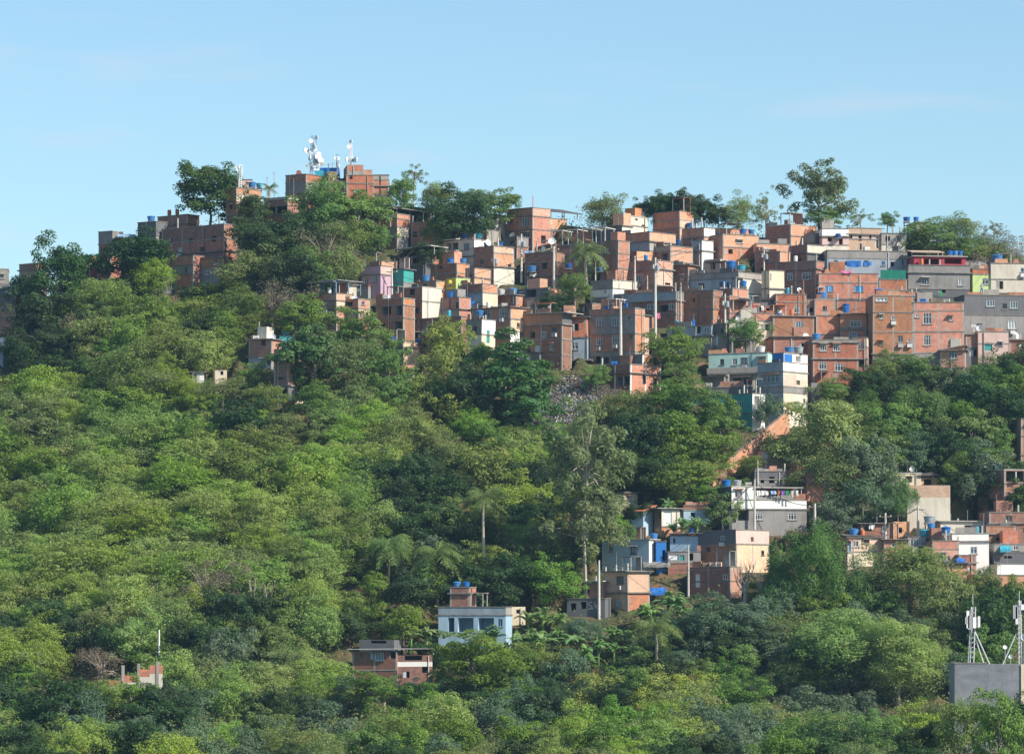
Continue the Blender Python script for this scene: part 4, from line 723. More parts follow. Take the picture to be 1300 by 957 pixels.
# ------------------------------------------------------------------ the small irregular things built onto the houses
def details():
    rr = random.Random(77)
    for key, h in HS.items():
        o, root, L1, L2, zt = h.off, h.root, h.L1, h.L2, h.ztop - h.zb; small = (L1 < 2.5 or L2 < 2.5); front = h.t > 1.2
        for f, hs in h.holes.items():
            P = (lambda a, z, d: (a + o.x, d + o.y, z + o.z)) if f == 'L' else (lambda a, z, d: (-d + o.x, a + o.y, z + o.z))
            for (a0, a1, z0, z1, ty) in hs:
                r = rr.random()
                if ty in 'wWcb' and r < .22:           # little concrete or tin awning
                    m = MB(); d = -rr.uniform(.35, .6); q = [P(a0-.15, z1+.08, d), P(a1+.15, z1+.08, d), P(a1+.15, z1+.2, 0), P(a0-.15, z1+.2, 0)]; m.quad(q, rr.choice(['slab', 'tin', 'tile', 'slabl'])); m.quad([(v[0], v[1], v[2]-.06) for v in q][::-1], 'slab')
                    for j in range(4): m.quad([(q[j][0], q[j][1], q[j][2]-.06), (q[(j+1)%4][0], q[(j+1)%4][1], q[(j+1)%4][2]-.06), q[(j+1)%4], q[j]], 'slab')
                    m.build('awning', root)
                elif ty in 'wWc' and r < .40:           # air conditioner under or beside the window
                    m = MB(); a = (a0 + a1) / 2; A = [P(a + x_, z0 - y_, d_) for d_ in (-.42, 0) for (x_, y_) in ((-.35, .75), (.35, .75), (.35, .25), (-.35, .25))]
                    for q in ((0,1,2,3),(1,5,6,2),(4,0,3,7),(3,2,6,7),(4,5,1,0)): m.quad([A[k] for k in q], rr.choice(['framew', 'grey', 'frame']))
                    m.build('air_conditioner', root)
                elif ty in 'h' and r < .2:               # a board over part of the hole
                    m = MB(); m.quad([P(a0, z0, .06), P(a0+(a1-a0)*.5, z0, .06), P(a0+(a1-a0)*.5, z1, .06), P(a0, z1, .06)], rr.choice(['wood', 'panel', 'tin'])); m.build('shutter_board', root)
        if rr.random() < .55:                             # drain pipe
            a = rr.uniform(.15, .9); p = MB(); x, y = (o.x - L1 * a, o.y - .09) if (not front and rr.random() < .6) else (o.x + .09, o.y + L2 * a); p.tube([(x, y, o.z - .5), (x, y, o.z + zt - .15)], .05, rr.choice(['framew', 'dark', 'grey', 'slabl']), 5); p.build('drain_pipe', root)
        if h.on or small or key[0] in 'SRA' or key in ('Q8b', 'D3', 'P1'): continue
        if not front and L1 > 5 and zt > 3 and key[0] in 'CDEFAHQ' and key not in ('D11', 'H8') and rr.random() < .38:   # low annex against the front
            w = rr.uniform(1.8, 3.6); a = -rr.uniform(.3, L1 - w - .3); d = rr.uniform(.5, 1.3); hh = rr.uniform(1.6, 2.7); m = rr.choice('bbkkcgdq'); p = MB(); p.box(o.x + a - w, o.x + a, o.y - d, o.y - .01, o.z - 1.5, o.z + hh, m); p.build('annex', root)
            p = MB(); p.box(o.x + a - w - .15, o.x + a + .15, o.y - d - .2, o.y - .02, o.z + hh + .003, o.z + hh + .09, rr.choice(['tin', 'slab', 'tinw', 'tind', 'tile'])); p.build('annex_roof', root)
            p = MB(); b0 = o.x + a - w * .7; p.box(b0, b0 + .75, o.y - d - .015, o.y - d + .01, o.z + (.0 if rr.random() < .5 else 1.0), o.z + min(hh - .3, 1.9), rr.choice(['glass', 'dark', 'doorw', 'wood', 'panel'])); p.build('door', root)
        r = rr.random(); z = o.z + zt + .05; shallow = min(L2 if not front else L1, 6)
        xr = (lambda t_: o.x - L1 * t_) if not front else (lambda t_: o.x - min(L1, 6) * .25)
        def along(t0, t1, d0, d1, z0, z1, mat, name):
            p = MB()
            if front: p.box(o.x - d1, o.x - d0, o.y + L2 * t0, o.y + L2 * t1, z0, z1, mat)
            else: p.box(o.x - L1 * t1, o.x - L1 * t0, o.y + d0, o.y + d1, z0, z1, mat)
            p.build(name, root)
        if r < .45:                                       # uneven unfinished parapet
            t = rr.uniform(0, .2)
            while t < .9:
                w = rr.uniform(.12, .35)
                if rr.random() < .6: along(t, min(1, t + w), .02, .18, z, z + rr.uniform(.22, .8), rr.choice('bbklcgd'), 'parapet')
                t += w + .01
        if .3 < r < .62 and zt > 2:                       # tin lean-to at the back of the roof
            t0 = rr.uniform(0, .45); t1 = t0 + rr.uniform(.3, .5); d0 = shallow * .35; d1 = shallow * .85; hh = rr.uniform(1.5, 2.0)
            along(t0, t1, d0, d1, z + hh, z + hh + .07, rr.choice(['tin', 'tinw', 'tind', 'tile', 'slab']), 'lean_to_roof')
            for tt in (t0 + .02, t1 - .03):
                along(tt, tt + .02, d0 + .05, d0 + .15, z, z + hh, 'slabl', 'post')
            if rr.random() < .6: along(t0, t0 + (t1 - t0) * rr.uniform(.4, 1), d1 - .2, d1 - .05, z, z + hh, rr.choice('bkcgq'), 'roof_room_wall')
        elif .62 < r < .8:                                # stair-head room
            t0 = rr.uniform(.1, .6); along(t0, t0 + min(.4, 2.2 / max(L1 if not front else L2, 3)), shallow * .4, shallow * .4 + 1.8, z, z + rr.uniform(1.2, 1.9), rr.choice('bbklgcr'), 'roof_room')
        if rr.random() < .5:                              # bare column stubs with reinforcing bars
            for k in range(rr.choice([1, 2, 3])):
                t0 = rr.choice([.01, .33, .5, .66, .95]); d = rr.choice([.1, shallow * .6]); hh = rr.uniform(.4, 1.3); w = .2 / max(L1 if not front else L2, 2); along(t0, t0 + w, d, d + .2, z, z + hh, 'slabl', 'column_stub')
        if rr.random() < .35:                             # television aerial
            t0 = rr.uniform(.1, .9); x, y = (o.x - .8, o.y + L2 * t0) if front else (o.x - L1 * t0, o.y + .8); hh = rr.uniform(1.4, 2.6); p = MB(); p.tube([(x, y, z - .03), (x, y, z + hh)], .025, 'grey', 4); p.box(x - .4, x + .4, y - .015, y + .015, z + hh - .1, z + hh - .06, 'grey'); p.box(x - .25, x + .25, y - .015, y + .015, z + hh - .3, z + hh - .26, 'grey'); p.build('television_aerial', root)
details()

# ------------------------------------------------------------------ water tanks
T('S5', 320, 238, 10, 'blue', 'on the brick house with cream parapet, left of the summit'); T('S5', 329, 238, 8, 'teal', 'at the right end of the brick house left of the summit', inset=3)
T('A3', 192, 281, 10, 'blue', 'on the dark grey block at the left end of the hillside row')
T('B2', 549, 272, 7, 'blue', 'half hidden by the round dark tree on the ridge', inset=3)
T('C7', 608, 290, 11, 'blue', 'on the small grey box house on the ridge'); T('C7', 617, 275, 7, 'blue', 'high on a stand in the leaves above the small grey box house', inset=2.5)
T('C6', 591, 303, 11, 'blue', 'at the left on the cream veranda house roof'); T('C6', 607, 303, 10, 'teal', 'on the bright white end of the cream veranda house', inset=.8)
T('D2', 618, 313, 8, 'blue', 'by the dishes at the right of the cream veranda house'); T('D2', 635, 312, 8, 'blue', 'between the two pale poles above the green screen', inset=2.5)
T('C10', 572, 334, 9, 'blue', 'standing under the left window of the cream veranda house'); T('C10', 588, 334, 9, 'blue', 'standing under the right window of the cream veranda house', inset=2)
T('C11b', 541, 357, 11, 'blue', 'on the brick box left of the yellow room'); T('C16', 572, 378, 11, 'blue', 'under the yellow room on the long shaded brick house')
T('D8', 636, 374, 10, 'white', 'left of the pair above the left centre brick house', inset=.9); T('D8', 650.5, 374, 12, 'blue', 'right of the pair above the left centre brick house', inset=.9)
T('E4', 876, 289, 9, 'blue', 'on the low brick house right of the square ridge box'); T('E5', 861, 312, 6, 'blue', 'upright slim one behind the thick roof slab', hgt=7)
T('E12', 795, 391, 6, 'blue', 'smaller of two on the broad shaded two storey house', hgt=6, inset=1); T('E12b', 807, 398, 11, 'teal', 'larger of two on the broad shaded two storey house', inset=1.2)
T('F7', 898, 329, 10, 'blue', 'behind the slab of the big grey terrace house', inset=3.2); T('F7b', 928, 343, 12, 'blue', 'largest one on the parapet of the big grey terrace house', hgt=11); T('F7b', 941, 343, 12, 'teal', 'low one right of the largest on the big grey terrace house', hgt=6, inset=.8)
T('F8', 919, 365, 12, 'blue', 'left one under the parapet of the big grey terrace house', hgt=7); T('F8', 944, 364, 8, 'blue', 'right one against the bright white side wall', hgt=7, inset=.8)
T('F3b', 943, 297, 9, 'blue', 'left of two on the shaded and lit ridge house', inset=.6); T('F3b', 954, 297, 8, 'blue', 'right of two on the shaded and lit ridge house', inset=.6)
T('G8', 1044, 379, 12, 'blue', 'on the small cube brick room')
T('H4', 1074, 397, 9, 'blue', 'behind the brown tiled top with cream return', hgt=7, inset=2.5); T('H1', 989, 402, 5, 'blue', 'tiny, at the left of the large shuttered window house', inset=.7)
T('H7', 1116, 375, 12, 'blue', 'on the left corner of the three storey brick house'); T('H5', 1036.5, 431, 11, 'blue', 'on the left corner of the bright orange house'); T('J2b', 1002, 447, 12, 'blue', 'left one on the blue and white corner house', hgt=6, inset=2.2); T('J2b', 1014, 448, 12, 'grey', 'right one on the blue and white corner house', hgt=7.5, inset=1)
T('J1', 966, 447, 11, 'white', 'on the right end of the aqua house', hgt=7, inset=1); T('I3', 1266, 333, 14, 'blue', 'on the large blank beige house'); T('I1b', 1206, 324, 8, 'blue', 'left of the dark trio above the magenta roof room', hgt=5, inset=2.4); T('I1b', 1213, 324, 7, 'blue', 'middle of the dark trio above the magenta roof room', hgt=5, inset=2.4); T('I1b', 1219.5, 324, 6, 'blue', 'right of the dark trio above the magenta roof room', hgt=5, inset=2.4)
T('I7', 1151, 281, 9, 'blue', 'left of two on the tiny pale hut among the ridge trees', hgt=5); T('I7', 1163, 281, 7, 'blue', 'right of two on the tiny pale hut among the ridge trees', hgt=5, inset=1)
T('M2b', 363, 426, 12, 'teal', 'on the teal hut in the left wood', hgt=5); T('M4', 497, 434, 13, 'blue', 'on the grey slab roofed hut', hgt=6)
T('O5b', 922, 617, 12, 'blue', 'left one on the white laundry terrace house', inset=1); T('O5b', 936, 617, 11, 'grey', 'right one on the white laundry terrace house', inset=1.5, hgt=7)
T('Q5', 830, 684, 10, 'blue', 'on the light blue house', hgt=6.5, inset=1)
T('O7', 1084, 679, 12, 'blue', 'on the dark roof of the peach house', hgt=7.5, inset=1.5); T('O10', 1174, 681, 14, 'teal', 'tilted, on the concrete room with two grey panels', hgt=8, inset=.8)
T('O10', 1182, 671, 10, 'blue', 'middle of the stack beside the concrete utility pole', hgt=6.5, inset=2); T('O11', 1201, 677, 12, 'blue', 'on the brick stand left of the slab roofed grey room', hgt=8, inset=1.5)
T('O10', 1180, 663, 15, 'grey', 'highest of the stack beside the concrete utility pole', hgt=8, inset=3.2); T('P1', 1263, 595, 17, 'blue', 'on the tall shaded brick house at the right edge', hgt=7, inset=2)
T('R1b', 580, 745, 10, 'blue', 'left of two on the roof room of the pale blue porch house', hgt=6); T('R1b', 592, 745, 9, 'blue', 'right of two on the roof room of the pale blue porch house', hgt=6)
def Tg(px, py, w, col, phrase, near, hgt=None, off=-.9):
    """tank on its own bracket shelf fixed to the front of a house"""
    h = HS[near]; T(near, px, py, w, col, phrase, hgt, off)
def shelf_tank(near, px, py, w, col, phrase, hgt=None):
    h = HS[near]; r = w / h.s / 2; Y = placeY(h, px, -r - .12); s = F / Y; z = ZP(py, Y); hg = (hgt or w * .6) / s; X = XP(px, Y)
    mat = {'blue': rng.choice(['tank', 'tank2', 'tank3']), 'grey': 'tankg', 'teal': 'tankc', 'white': 'tankw'}[col]
    root = empty('water_tank', f'{col} water tank {phrase}', 'water tank', (X, Y, z))
    b = MB(); b.lathe([(r*.8, 0), (r*.9, hg*.32), (r, hg*.88)], mat, 18); b.build('tank_body', root); l = MB(); l.lathe([(r*1.06, hg*.885), (r*1.06, hg*.96), (r*.3, hg*1.12), (.02, hg*1.14)], mat, 18); l.build('lid', root)
    q = MB(); q.box(-r, r, -r, r + .9, -.12, -.01, 'slab'); q.build('shelf', root)
shelf_tank('D9', 609, 402, 12, 'blue', 'on a shelf at the left window of the left centre brick house'); shelf_tank('D5', 675, 345, 12, 'blue', 'before the shaded brick house beside the bent pole')
shelf_tank('C17', 597, 390, 12, 'blue', 'below the peach sided house'); shelf_tank('G10', 1074, 393, 9, 'blue', 'on the shaded wall below the blue shutters', 7); shelf_tank('D6', 762, 345, 9, 'blue', 'right of the palm trunk', 5)
shelf_tank('E4', 898, 325, 10, 'blue', 'below the small white ridge house', 6); shelf_tank('D7', 722, 341, 9, 'blue', 'left of the palm trunk', 6); shelf_tank('Q11', 878, 676, 8, 'blue', 'on the weathered roof line beside a white dish', 6)
shelf_tank('M5', 531, 436, 8, 'blue', 'against the brick house behind the yellowish tree', 5); shelf_tank('G4', 1064, 302, 7, 'blue', 'in front of the white stepped wall', 5)

# ------------------------------------------------------------------ poles, wires, dishes
poles = {}
def pole(k, px, yt, yb, label, arm=1, r=.13, mat='pole', Y=None, trans=0):
    Y = Y or gY(px, yb) ; X, z0, z1 = XP(px, Y), ZP(yb, Y), ZP(yt, Y)
    root = empty('utility_pole', label, 'pole', (X, Y, z0)); hgt = z1 - z0
    m_ = MB(); m_.tube([(0,0,-1.5), (0,0,hgt*.5), (0,0,hgt)], [r*1.35, r*1.1, r*.75], mat, 8); m_.build('shaft', root)
    if arm:
        c = MB(); c.box(-.85, .85, -.05, .05, hgt-.55, hgt-.43, 'wood'); c.build('crossarm', root)
        for dx in (-.7, 0, .7):
            i = MB(); i.lathe([(.05, 0), (.07, .06), (.04, .14)], 'white', 8, (dx, 0, hgt-.42)); i.build('insulator', root)
    if trans:
        c = MB(); c.lathe([(.24, 0), (.26, .1), (.26, .75), (.1, .85)], 'tankg', 12, (.34, -.1, hgt-1.9)); c.build('transformer', root)
        c = MB(); c.box(-.35, -.13, -.16, .16, hgt-1.6, hgt-1.0, 'frame'); c.build('junction_box', root)
    poles[k] = Vector((X, Y, z1 - .3)); return root
pole('a', 373, 226, 256, 'pale pole rising before the long grey summit house', 0, .1)
pole('b', 495, 230, 262, 'pole with small white box right of the summit houses', 0, .12, trans=1); pole('c', 497.5, 341, 380, 'pale pole in front of the green sheeting beside the pink house', 1, .14)
pole('d', 662, 297, 346, 'pole behind the green screened terrace, carrying a dish', 0, .13, trans=1); pole('e', 632.5, 302, 356, 'tallest of the two pale poles by the green screened terrace', 0, .14); pole('e2', 627, 319, 358, 'shorter of the two pale poles by the green screened terrace', 0, .12, trans=1)
pole('f', 703, 313, 370, 'tall pale pole with a bent cable bracket left of the palm', 1, .14); pole('g', 622, 246, 282, 'bare white pole among the ridge trees left of the tall brick house', 0, .1)
pole('h', 756, 331, 360, 'short thin pole just right of the palm trunk', 0, .08); pole('i', 806, 325, 372, 'plain leaning pole before the brilliantly lit brick side', 0, .12)
pole('j', 832, 327, 428, 'very tall concrete pole with transformer in the town centre', 1, .17, trans=1); pole('k', 788, 383, 464, 'thick pale pole in front of the broad shaded two storey house', 0, .19)
pole('l', 864.5, 358, 412, 'thin pole carrying a teal ball tank by the big plain brick house', 0, .07); pole('m', 970, 313, 345, 'pole with white lamp box beside the ridge terrace', 1, .1, trans=1)
pole('n', 1020, 355, 402, 'rusty pole at the corner of the pillared brick houses', 0, .1, 'wood'); pole('o', 920.5, 373, 450, 'tall pole with two cross boxes in front of the centre right houses', 1, .15, trans=1)
pole('p', 1242, 371, 404, 'dirty pale pole against the dark stained house', 0, .13, trans=0); pole('q', 1163.5, 365, 385, 'short pole with a white spotlight above the orange three storey houses', 0, .1, trans=1)
pole('r', 1292, 305, 340, 'white pole at the far right against the brown ridge trees', 1, .12); pole('s', 958, 609, 679, 'dark pole at the corner of the white laundry terrace house', 0, .14); pole('t', 1034.5, 639, 690, 'pale concrete pole right of the white laundry terrace house', 1, .17)
pole('u', 917.5, 630, 672, 'thin pole left of the white laundry terrace house', 0, .09); pole('v', 962, 585, 620, 'pole among the planks and shacks on the slope', 0, .09); pole('w', 1124, 651, 696, 'pale concrete pole over the lower right brick rooms', 1, .16)
pole('x', 1165.5, 642, 686, 'pale concrete pole next to the stacked water tanks', 1, .16); pole('y', 760.5, 711, 782, 'pale pole by the salmon brick house and graffiti wall', 0, .14); pole('z', 874, 692, 744, 'pole with a yellow foot before the boarded house', 0, .11)
pole('A', 202, 799, 878, 'tall thin white pole behind the cream wall at the bottom left', 0, .11, 'white'); pole('B', 329, 408, 436, 'thin pole above the lone brick house in the left wood', 0, .08); pole('C', 822, 350, 376, 'thin bare stick pole before the brilliantly lit stepped side', 0, .07)
def wire(a, b, label, sag=1.2, dz=0.0):
    A, B = poles[a] + Vector((0, 0, dz)), poles[b] + Vector((0, 0, dz)); pts = [A.lerp(B, t / 10) - Vector((0, 0, sag * 4 * (t/10) * (1 - t/10))) for t in range(11)]
    m_ = MB(); m_.tube(pts, .038, 'wire', 4, False); tag(m_.build('power_cable'), label, 'cable')
wire('e', 'f', 'cable between the green screen poles and the pole left of the palm'); wire('f', 'i', 'cable sagging past the palm crown'); wire('i', 'j', 'short cable to the very tall transformer pole', .8); wire('j', 'o', 'cable from the very tall transformer pole to the centre right pole', 2)
wire('k', 'j', 'cable rising across the broad shaded house', 1); wire('o', 'n', 'cable from the centre right pole to the rusty pole', 1.5); wire('t', 'w', 'long cable over the dark grey green tree foot at lower right', 2.2); wire('w', 'x', 'short cable between the two lower right concrete poles', .5)
wire('s', 't', 'cable over the laundry terrace front', .8); wire('u', 's', 'thin cable along the white house side', .5); wire('y', 'z', 'cable between the two poles of the lower centre', 1.6); wire('m', 'n', 'cable down from the ridge terrace to the rusty pole', 1.2); wire('q', 'p', 'cable over the orange three storey roofs', 1); wire('a', 'b', 'cable along the front of the summit houses', 2); wire('e2', 'd', 'cable above the green screen', .5)
rr = random.Random(99); ks = [k for k in HS if HS[k].root.get('label') and not HS[k].on]
for i, pk in enumerate(['d', 'e', 'f', 'f', 'j', 'j', 'j', 'o', 'o', 'n', 'k', 'k', 'm', 'q', 'q', 'p', 't', 'w', 'w', 'x', 'x', 'y', 'z', 'c', 'c', 'i', 'r', 's']):
    A = poles[pk]; near = sorted(ks, key=lambda k: abs((HS[k].C + Vector((0, 0, HS[k].ztop - HS[k].zb)) - A).length - rr.uniform(5, 22)))[0]; h = HS[near]
    B = h.C + Vector((-.3, .1, h.ztop - h.zb - .3)); pts = [A.lerp(B, t / 8) - Vector((0, 0, .5 * 4 * (t/8) * (1 - t/8))) for t in range(9)]; m_ = MB(); m_.tube(pts, .03, 'wire', 4, False)
    nmh = ' '.join(h.root['label'].split()[:7]).rstrip(','); nmh = ' '.join(nmh.split()[:-1]) if nmh.split()[-1] in ('with', 'a', 'of', 'the', 'and', 'on', 'by', 'at', 'in', 'under') else nmh
    tag(m_.build('service_cable'), f'thin {["", "second ", "third "][[x for x in ["d", "e", "f", "f", "j", "j", "j", "o", "o", "n", "k", "k", "m", "q", "q", "p", "t", "w", "w", "x", "x", "y", "z", "c", "c", "i", "r", "s"]][:i].count(pk)]}service cable running to the {nmh}' if pk not in 'cz' else f'slack service cable running to the {nmh}', 'cable')
def dish(px, py, r, Y, label, mat='white', name='satellite_dish', cat='satellite dish', az=None, base=None, attach=None):
    X, z = XP(px, Y), ZP(py, Y); root = empty(name, label, cat, (X, Y, z - r - .5))
    rr = random.Random(hash_(label)); a = az if az is not None else rr.uniform(-.9, .7); el = .35
    d = Vector((math.sin(a)*math.cos(el), -math.cos(a)*math.cos(el), math.sin(el))); m_ = MB(); rows = []
    u = d.cross(Vector((0,0,1))).normalized(); v = u.cross(d); c = Vector((0, 0, r + .5))
    for i in range(4):
        q = r * i / 3; dep = -.35 * r + .35 * r * (i/3)**2; rows.append([c + d*dep + (u*math.cos(2*math.pi*k/14) + v*math.sin(2*math.pi*k/14))*max(q, .01) for k in range(14)])
    for i in range(3):
        for k in range(14):
            f = [rows[i][k], rows[i][(k+1)%14], rows[i+1][(k+1)%14], rows[i+1][k]]; m_.quad(f, mat); m_.quad([p_ - d*.03 for p_ in f][::-1], 'grey')
    m_.build('reflector', root, weld=False); m_ = MB(); m_.tube([c - d*.38*r, c + d*.45*r], .025, 'grey', 5); m_.build('feed_arm', root)
    m_ = MB(); m_.tube([(0, 0, 0) if base is None else (0, 0, base), (0, 0, r+.3), c - d*.38*r], .04, 'grey', 5); m_.build('mast', root)
    return root
def hdish(key, px, py, r, phrase, mat='white', inset=.5):
    h = HS[key]; Y = placeY(h, px, inset); dish(px, py, r, Y, 'round satellite dish ' + phrase, mat, base=-(max(0, ZP(py, Y) - r - .5 - h.ztop) ))
hdish('D1', 650, 299, .5, 'on the roof left of the tall square brick house'); hdish('D5', 701, 306, .55, 'at the right end of the shaded brick house by the palm')
hdish('C13', 450.5, 379, .45, 'on the brick house with the grey balcony band'); hdish('M1', 346, 428, .5, 'on the lone brick house in the left wood'); hdish('H2', 1023.5, 427, .5, 'at the corner above the bright orange house'); hdish('H10', 1243.6, 416, .5, 'white, on the peeling pink house'); hdish('H11', 1290.6, 426, .5, 'on the low brick hut at the right edge')
hdish('Q11', 887, 667, .5, 'white, on the weathered roof line house'); hdish('P3b', 1158, 595, .4, 'on the cream room behind the peach terrace'); hdish('J9', 937, 405, .4, 'over the pale pinkish house'); hdish('F9', 973, 318, .45, 'on the small ridge brick house'); hdish('D2', 620, 308, .5, 'beside the cream veranda house roof'); hdish('G9', 1015, 368, .4, 'on the pillared brick house'); hdish('I2', 1226, 345, .45, 'left of the lime green house')

# radio masts of the summit
def mast(name, label, px, yt, yb, Y, w, dishes, mat='white', panels=(), seed=1, mats=('white', 'white', 'grey'), steps=8, mat2=None):
    X, z0, z1 = XP(px, Y), ZP(yb, Y), ZP(yt, Y); root = empty(name, label, 'radio mast', (X, Y, z0)); hgt = z1 - z0
    for k in range(3):
        a = 2*math.pi*k/3 + .4; m_ = MB(); m_.tube([(w*math.cos(a), w*math.sin(a), -.6), (w*.55*math.cos(a), w*.55*math.sin(a), hgt)], .045, mat, 5); m_.build('mast_leg', root)
    for i in range(steps):
        z = hgt * i / steps; zz = hgt * (i+1) / steps; ww = w * (1 - .45 * i / steps); m_ = MB()
        pts = []
        for k in range(7): a = 2*math.pi*k/3 + .4; pts.append((ww*math.cos(a), ww*math.sin(a), z + (zz - z) * k / 6))
        m_.tube(pts, .028, mat2 or mat, 4); m_.build('brace', root)
    rr = random.Random(seed)
    for (dx, dy, r, mm) in dishes:
        s = F / Y; cx, cz = dx / s, (yb - dy) / s; a = rr.uniform(-1.3, 1.1); d = Vector((math.sin(a), -math.cos(a), rr.uniform(-.15, .2))).normalized()
        u = d.cross(Vector((0,0,1))).normalized(); v = u.cross(d); c = Vector((cx, rr.uniform(-.6, .2), cz)); m_ = MB(); rows = []
        for (q, dep) in ((.02, -.5), (.8, -.42), (1, -.1), (1, .12), (.02, .25)): rows.append([c + d*dep*r + (u*math.cos(2*math.pi*k/12) + v*math.sin(2*math.pi*k/12))*q*r for k in range(12)])
        for i in range(4):
            for k in range(12): m_.quad([rows[i][k], rows[i][(k+1)%12], rows[i+1][(k+1)%12], rows[i+1][k]], mm)
        m_.tube([c, (0, 0, cz - .2)], .03, 'grey', 4); m_.build('drum_antenna', root, smooth=False)
    for (dx, ya, yb2, ww, mm) in panels:
        s = F / Y; m_ = MB(); m_.box(dx/s - ww/2, dx/s + ww/2, -.35, -.15, (yb - yb2)/s, (yb - ya)/s, mm); m_.box(dx/s-.03 if dx > 0 else 0, 0 if dx < 0 else dx/s+.03 if dx else .03, -.1, -.04, (yb-(ya+yb2)/2)/s, (yb-(ya+yb2)/2)/s+.06, 'grey'); m_.build('panel_antenna', root)
    return root
YS = gY(400, 254) + 3
mast('radio_mast', 'tall lattice mast crowded with white drum antennas on the summit', 398, 172, 224, YS, .75,
     [(4,175,.32,'white'),(-3,180,.35,'white'),(0,184,.4,'grey'),(1,187,.4,'white'),(-9,191,.45,'white'),(-3,190.5,.3,'white'),(-3,194.5,.38,'white'),(-5,201,.42,'white'),(1,199.5,.38,'white'),(6,196,.45,'white'),(6,200,.5,'white'),(9,205,.55,'white'),(8,203,.45,'white'),(2,205,.4,'grey'),(1,210,.4,'white'),(4,211,.45,'white'),(3,215,.4,'white'),(-2,214,.35,'white'),(11,208,.35,'grey'),(-4,208,.3,'grey'),(2,190,.3,'white'),(-8,211,.22,'grey')], 'steelblue', seed=3, steps=9)
mast('radio_mast', 'short mast with stacked white and grey drums right of the tall summit mast', 428.5, 196, 220, YS, .3, [(-1,201,.42,'white'),(1,206.5,.4,'grey'),(1,211.5,.35,'white')], 'steelblue', seed=5, steps=5)
mast('radio_mast', 'slender red and white mast on the tallest summit brick house', 445.5, 178, 210, YS - 2, .22, [(0,180,.3,'white'),(-3,187,.3,'white'),(-4.5,203,.4,'white'),(1,202,.4,'white'),(5.5,203.5,.45,'white'),(3,204,.25,'tankc')], 'white', seed=8, steps=7, mat2='orange')
mast('radio_mast', 'faint white mast with small panels left of the summit', 304.5, 209, 238, YS - 6, .3, [(-4,219,.25,'white'),(-2,213,.2,'white')], 'white', ((-4,212,217,.25,'white'),(3,213,222,.25,'white'),(4,209,213,.08,'white')), seed=4, steps=6)
p = MB(); Yb_ = YS + .5; p.box(XP(406, Yb_), XP(430.5, Yb_), Yb_, Yb_ + 3, ZP(232, Yb_), ZP(213.2, Yb_), 'tarpb'); c_ = p.build('equipment_container'); tag(c_, 'blue equipment container behind the summit brick house', 'container')
p = MB(); p.box(XP(400, Yb_-.8), XP(411, Yb_-.8), Yb_-.8, Yb_ - .2, ZP(232, Yb_-.8), ZP(216.5, Yb_-.8), 'tankc'); tag(p.build('equipment_cabinet'), 'teal cabinet at the foot of the tall summit mast', 'cabinet')
for (px, ya, yb_, ph_) in ((422, 206, 215, 'thick dark stub aerial on the blue container'), (417, 207, 215, 'thin T shaped aerial on the blue container'), (676.5, 249, 265, 'thin red tipped aerial on the tall square brick house'), (348, 218, 250, 'thin aerial rising over the left summit palm'), (339, 224, 250, 'short thin aerial left of the left summit palm')):
    Ya = YS + 1 if px < 440 and px > 400 else gY(px, 262) + (1 if px < 400 else 2); Ya = HS['D3'].Yc + 1 if px > 600 else Ya
    m_ = MB(); m_.tube([(0,0,-.3),(0,0,(yb_-ya)/(F/Ya))], .05, 'grey' if px != 676.5 else 'red', 5); m_.box(-.3 if px != 676.5 else -.05,.3 if px != 676.5 else .05,-.02,.02,(yb_-ya)/(F/Ya)-.3,(yb_-ya)/(F/Ya)-.25,'grey'); o = m_.build('aerial', None, (XP(px, Ya), Ya, ZP(yb_, Ya))); tag(o, ph_, 'aerial')

# grey roof with phone masts, bottom right, nearer than the hill
YG = 400.0
root = empty('grey_building', 'grey rendered building top with phone masts at the bottom right corner', 'building', (XP(1212, YG), YG, -13.3))
zt = ZP(841.5, YG) + 13.3; w1 = XP(1253, YG) - XP(1212, YG); w2 = XP(1300, YG) - XP(1212, YG); p = MB()
p.quad([(0,0,0),(w1,0,0),(w1,0,zt),(0,0,zt)], 'v'); p.quad([(w1,.12,0),(w2-.3,.12,0),(w2-.3,.12,zt-.12),(w1,.12,zt-.12)], 'v'); p.quad([(w1,0,0),(w1,.12,0),(w1,.12,zt),(w1,0,zt)], 'c')
p.quad([(w2-.3,0,0),(w2+6,0,0),(w2+6,0,zt-.1),(w2-.3,0,zt-.1)], 'e'); p.quad([(0,0,zt),(w1,0,zt),(w1,5,zt),(0,5,zt)], 'slab'); p.quad([(w1,.12,zt-.12),(w2+6,.12,zt-.12),(w2+6,5,zt-.12),(w1,5,zt-.12)], 'slab'); p.quad([(0,5,0),(0,0,0),(0,0,zt),(0,5,zt)], 'c'); p.quad([(w2+6,5,0),(0,5,0),(0,5,zt-.12),(w2+6,5,zt-.12)], 'c'); p.quad([(w2+6,0,0),(w2+6,5,0),(w2+6,5,zt-.12),(w2+6,0,zt-.12)],'c'); p.build('wall', root)
p = MB(); p.box(-.06, w1+.03, -.06, .25, zt-.02, zt+.07, 'slab'); p.build('coping', root)
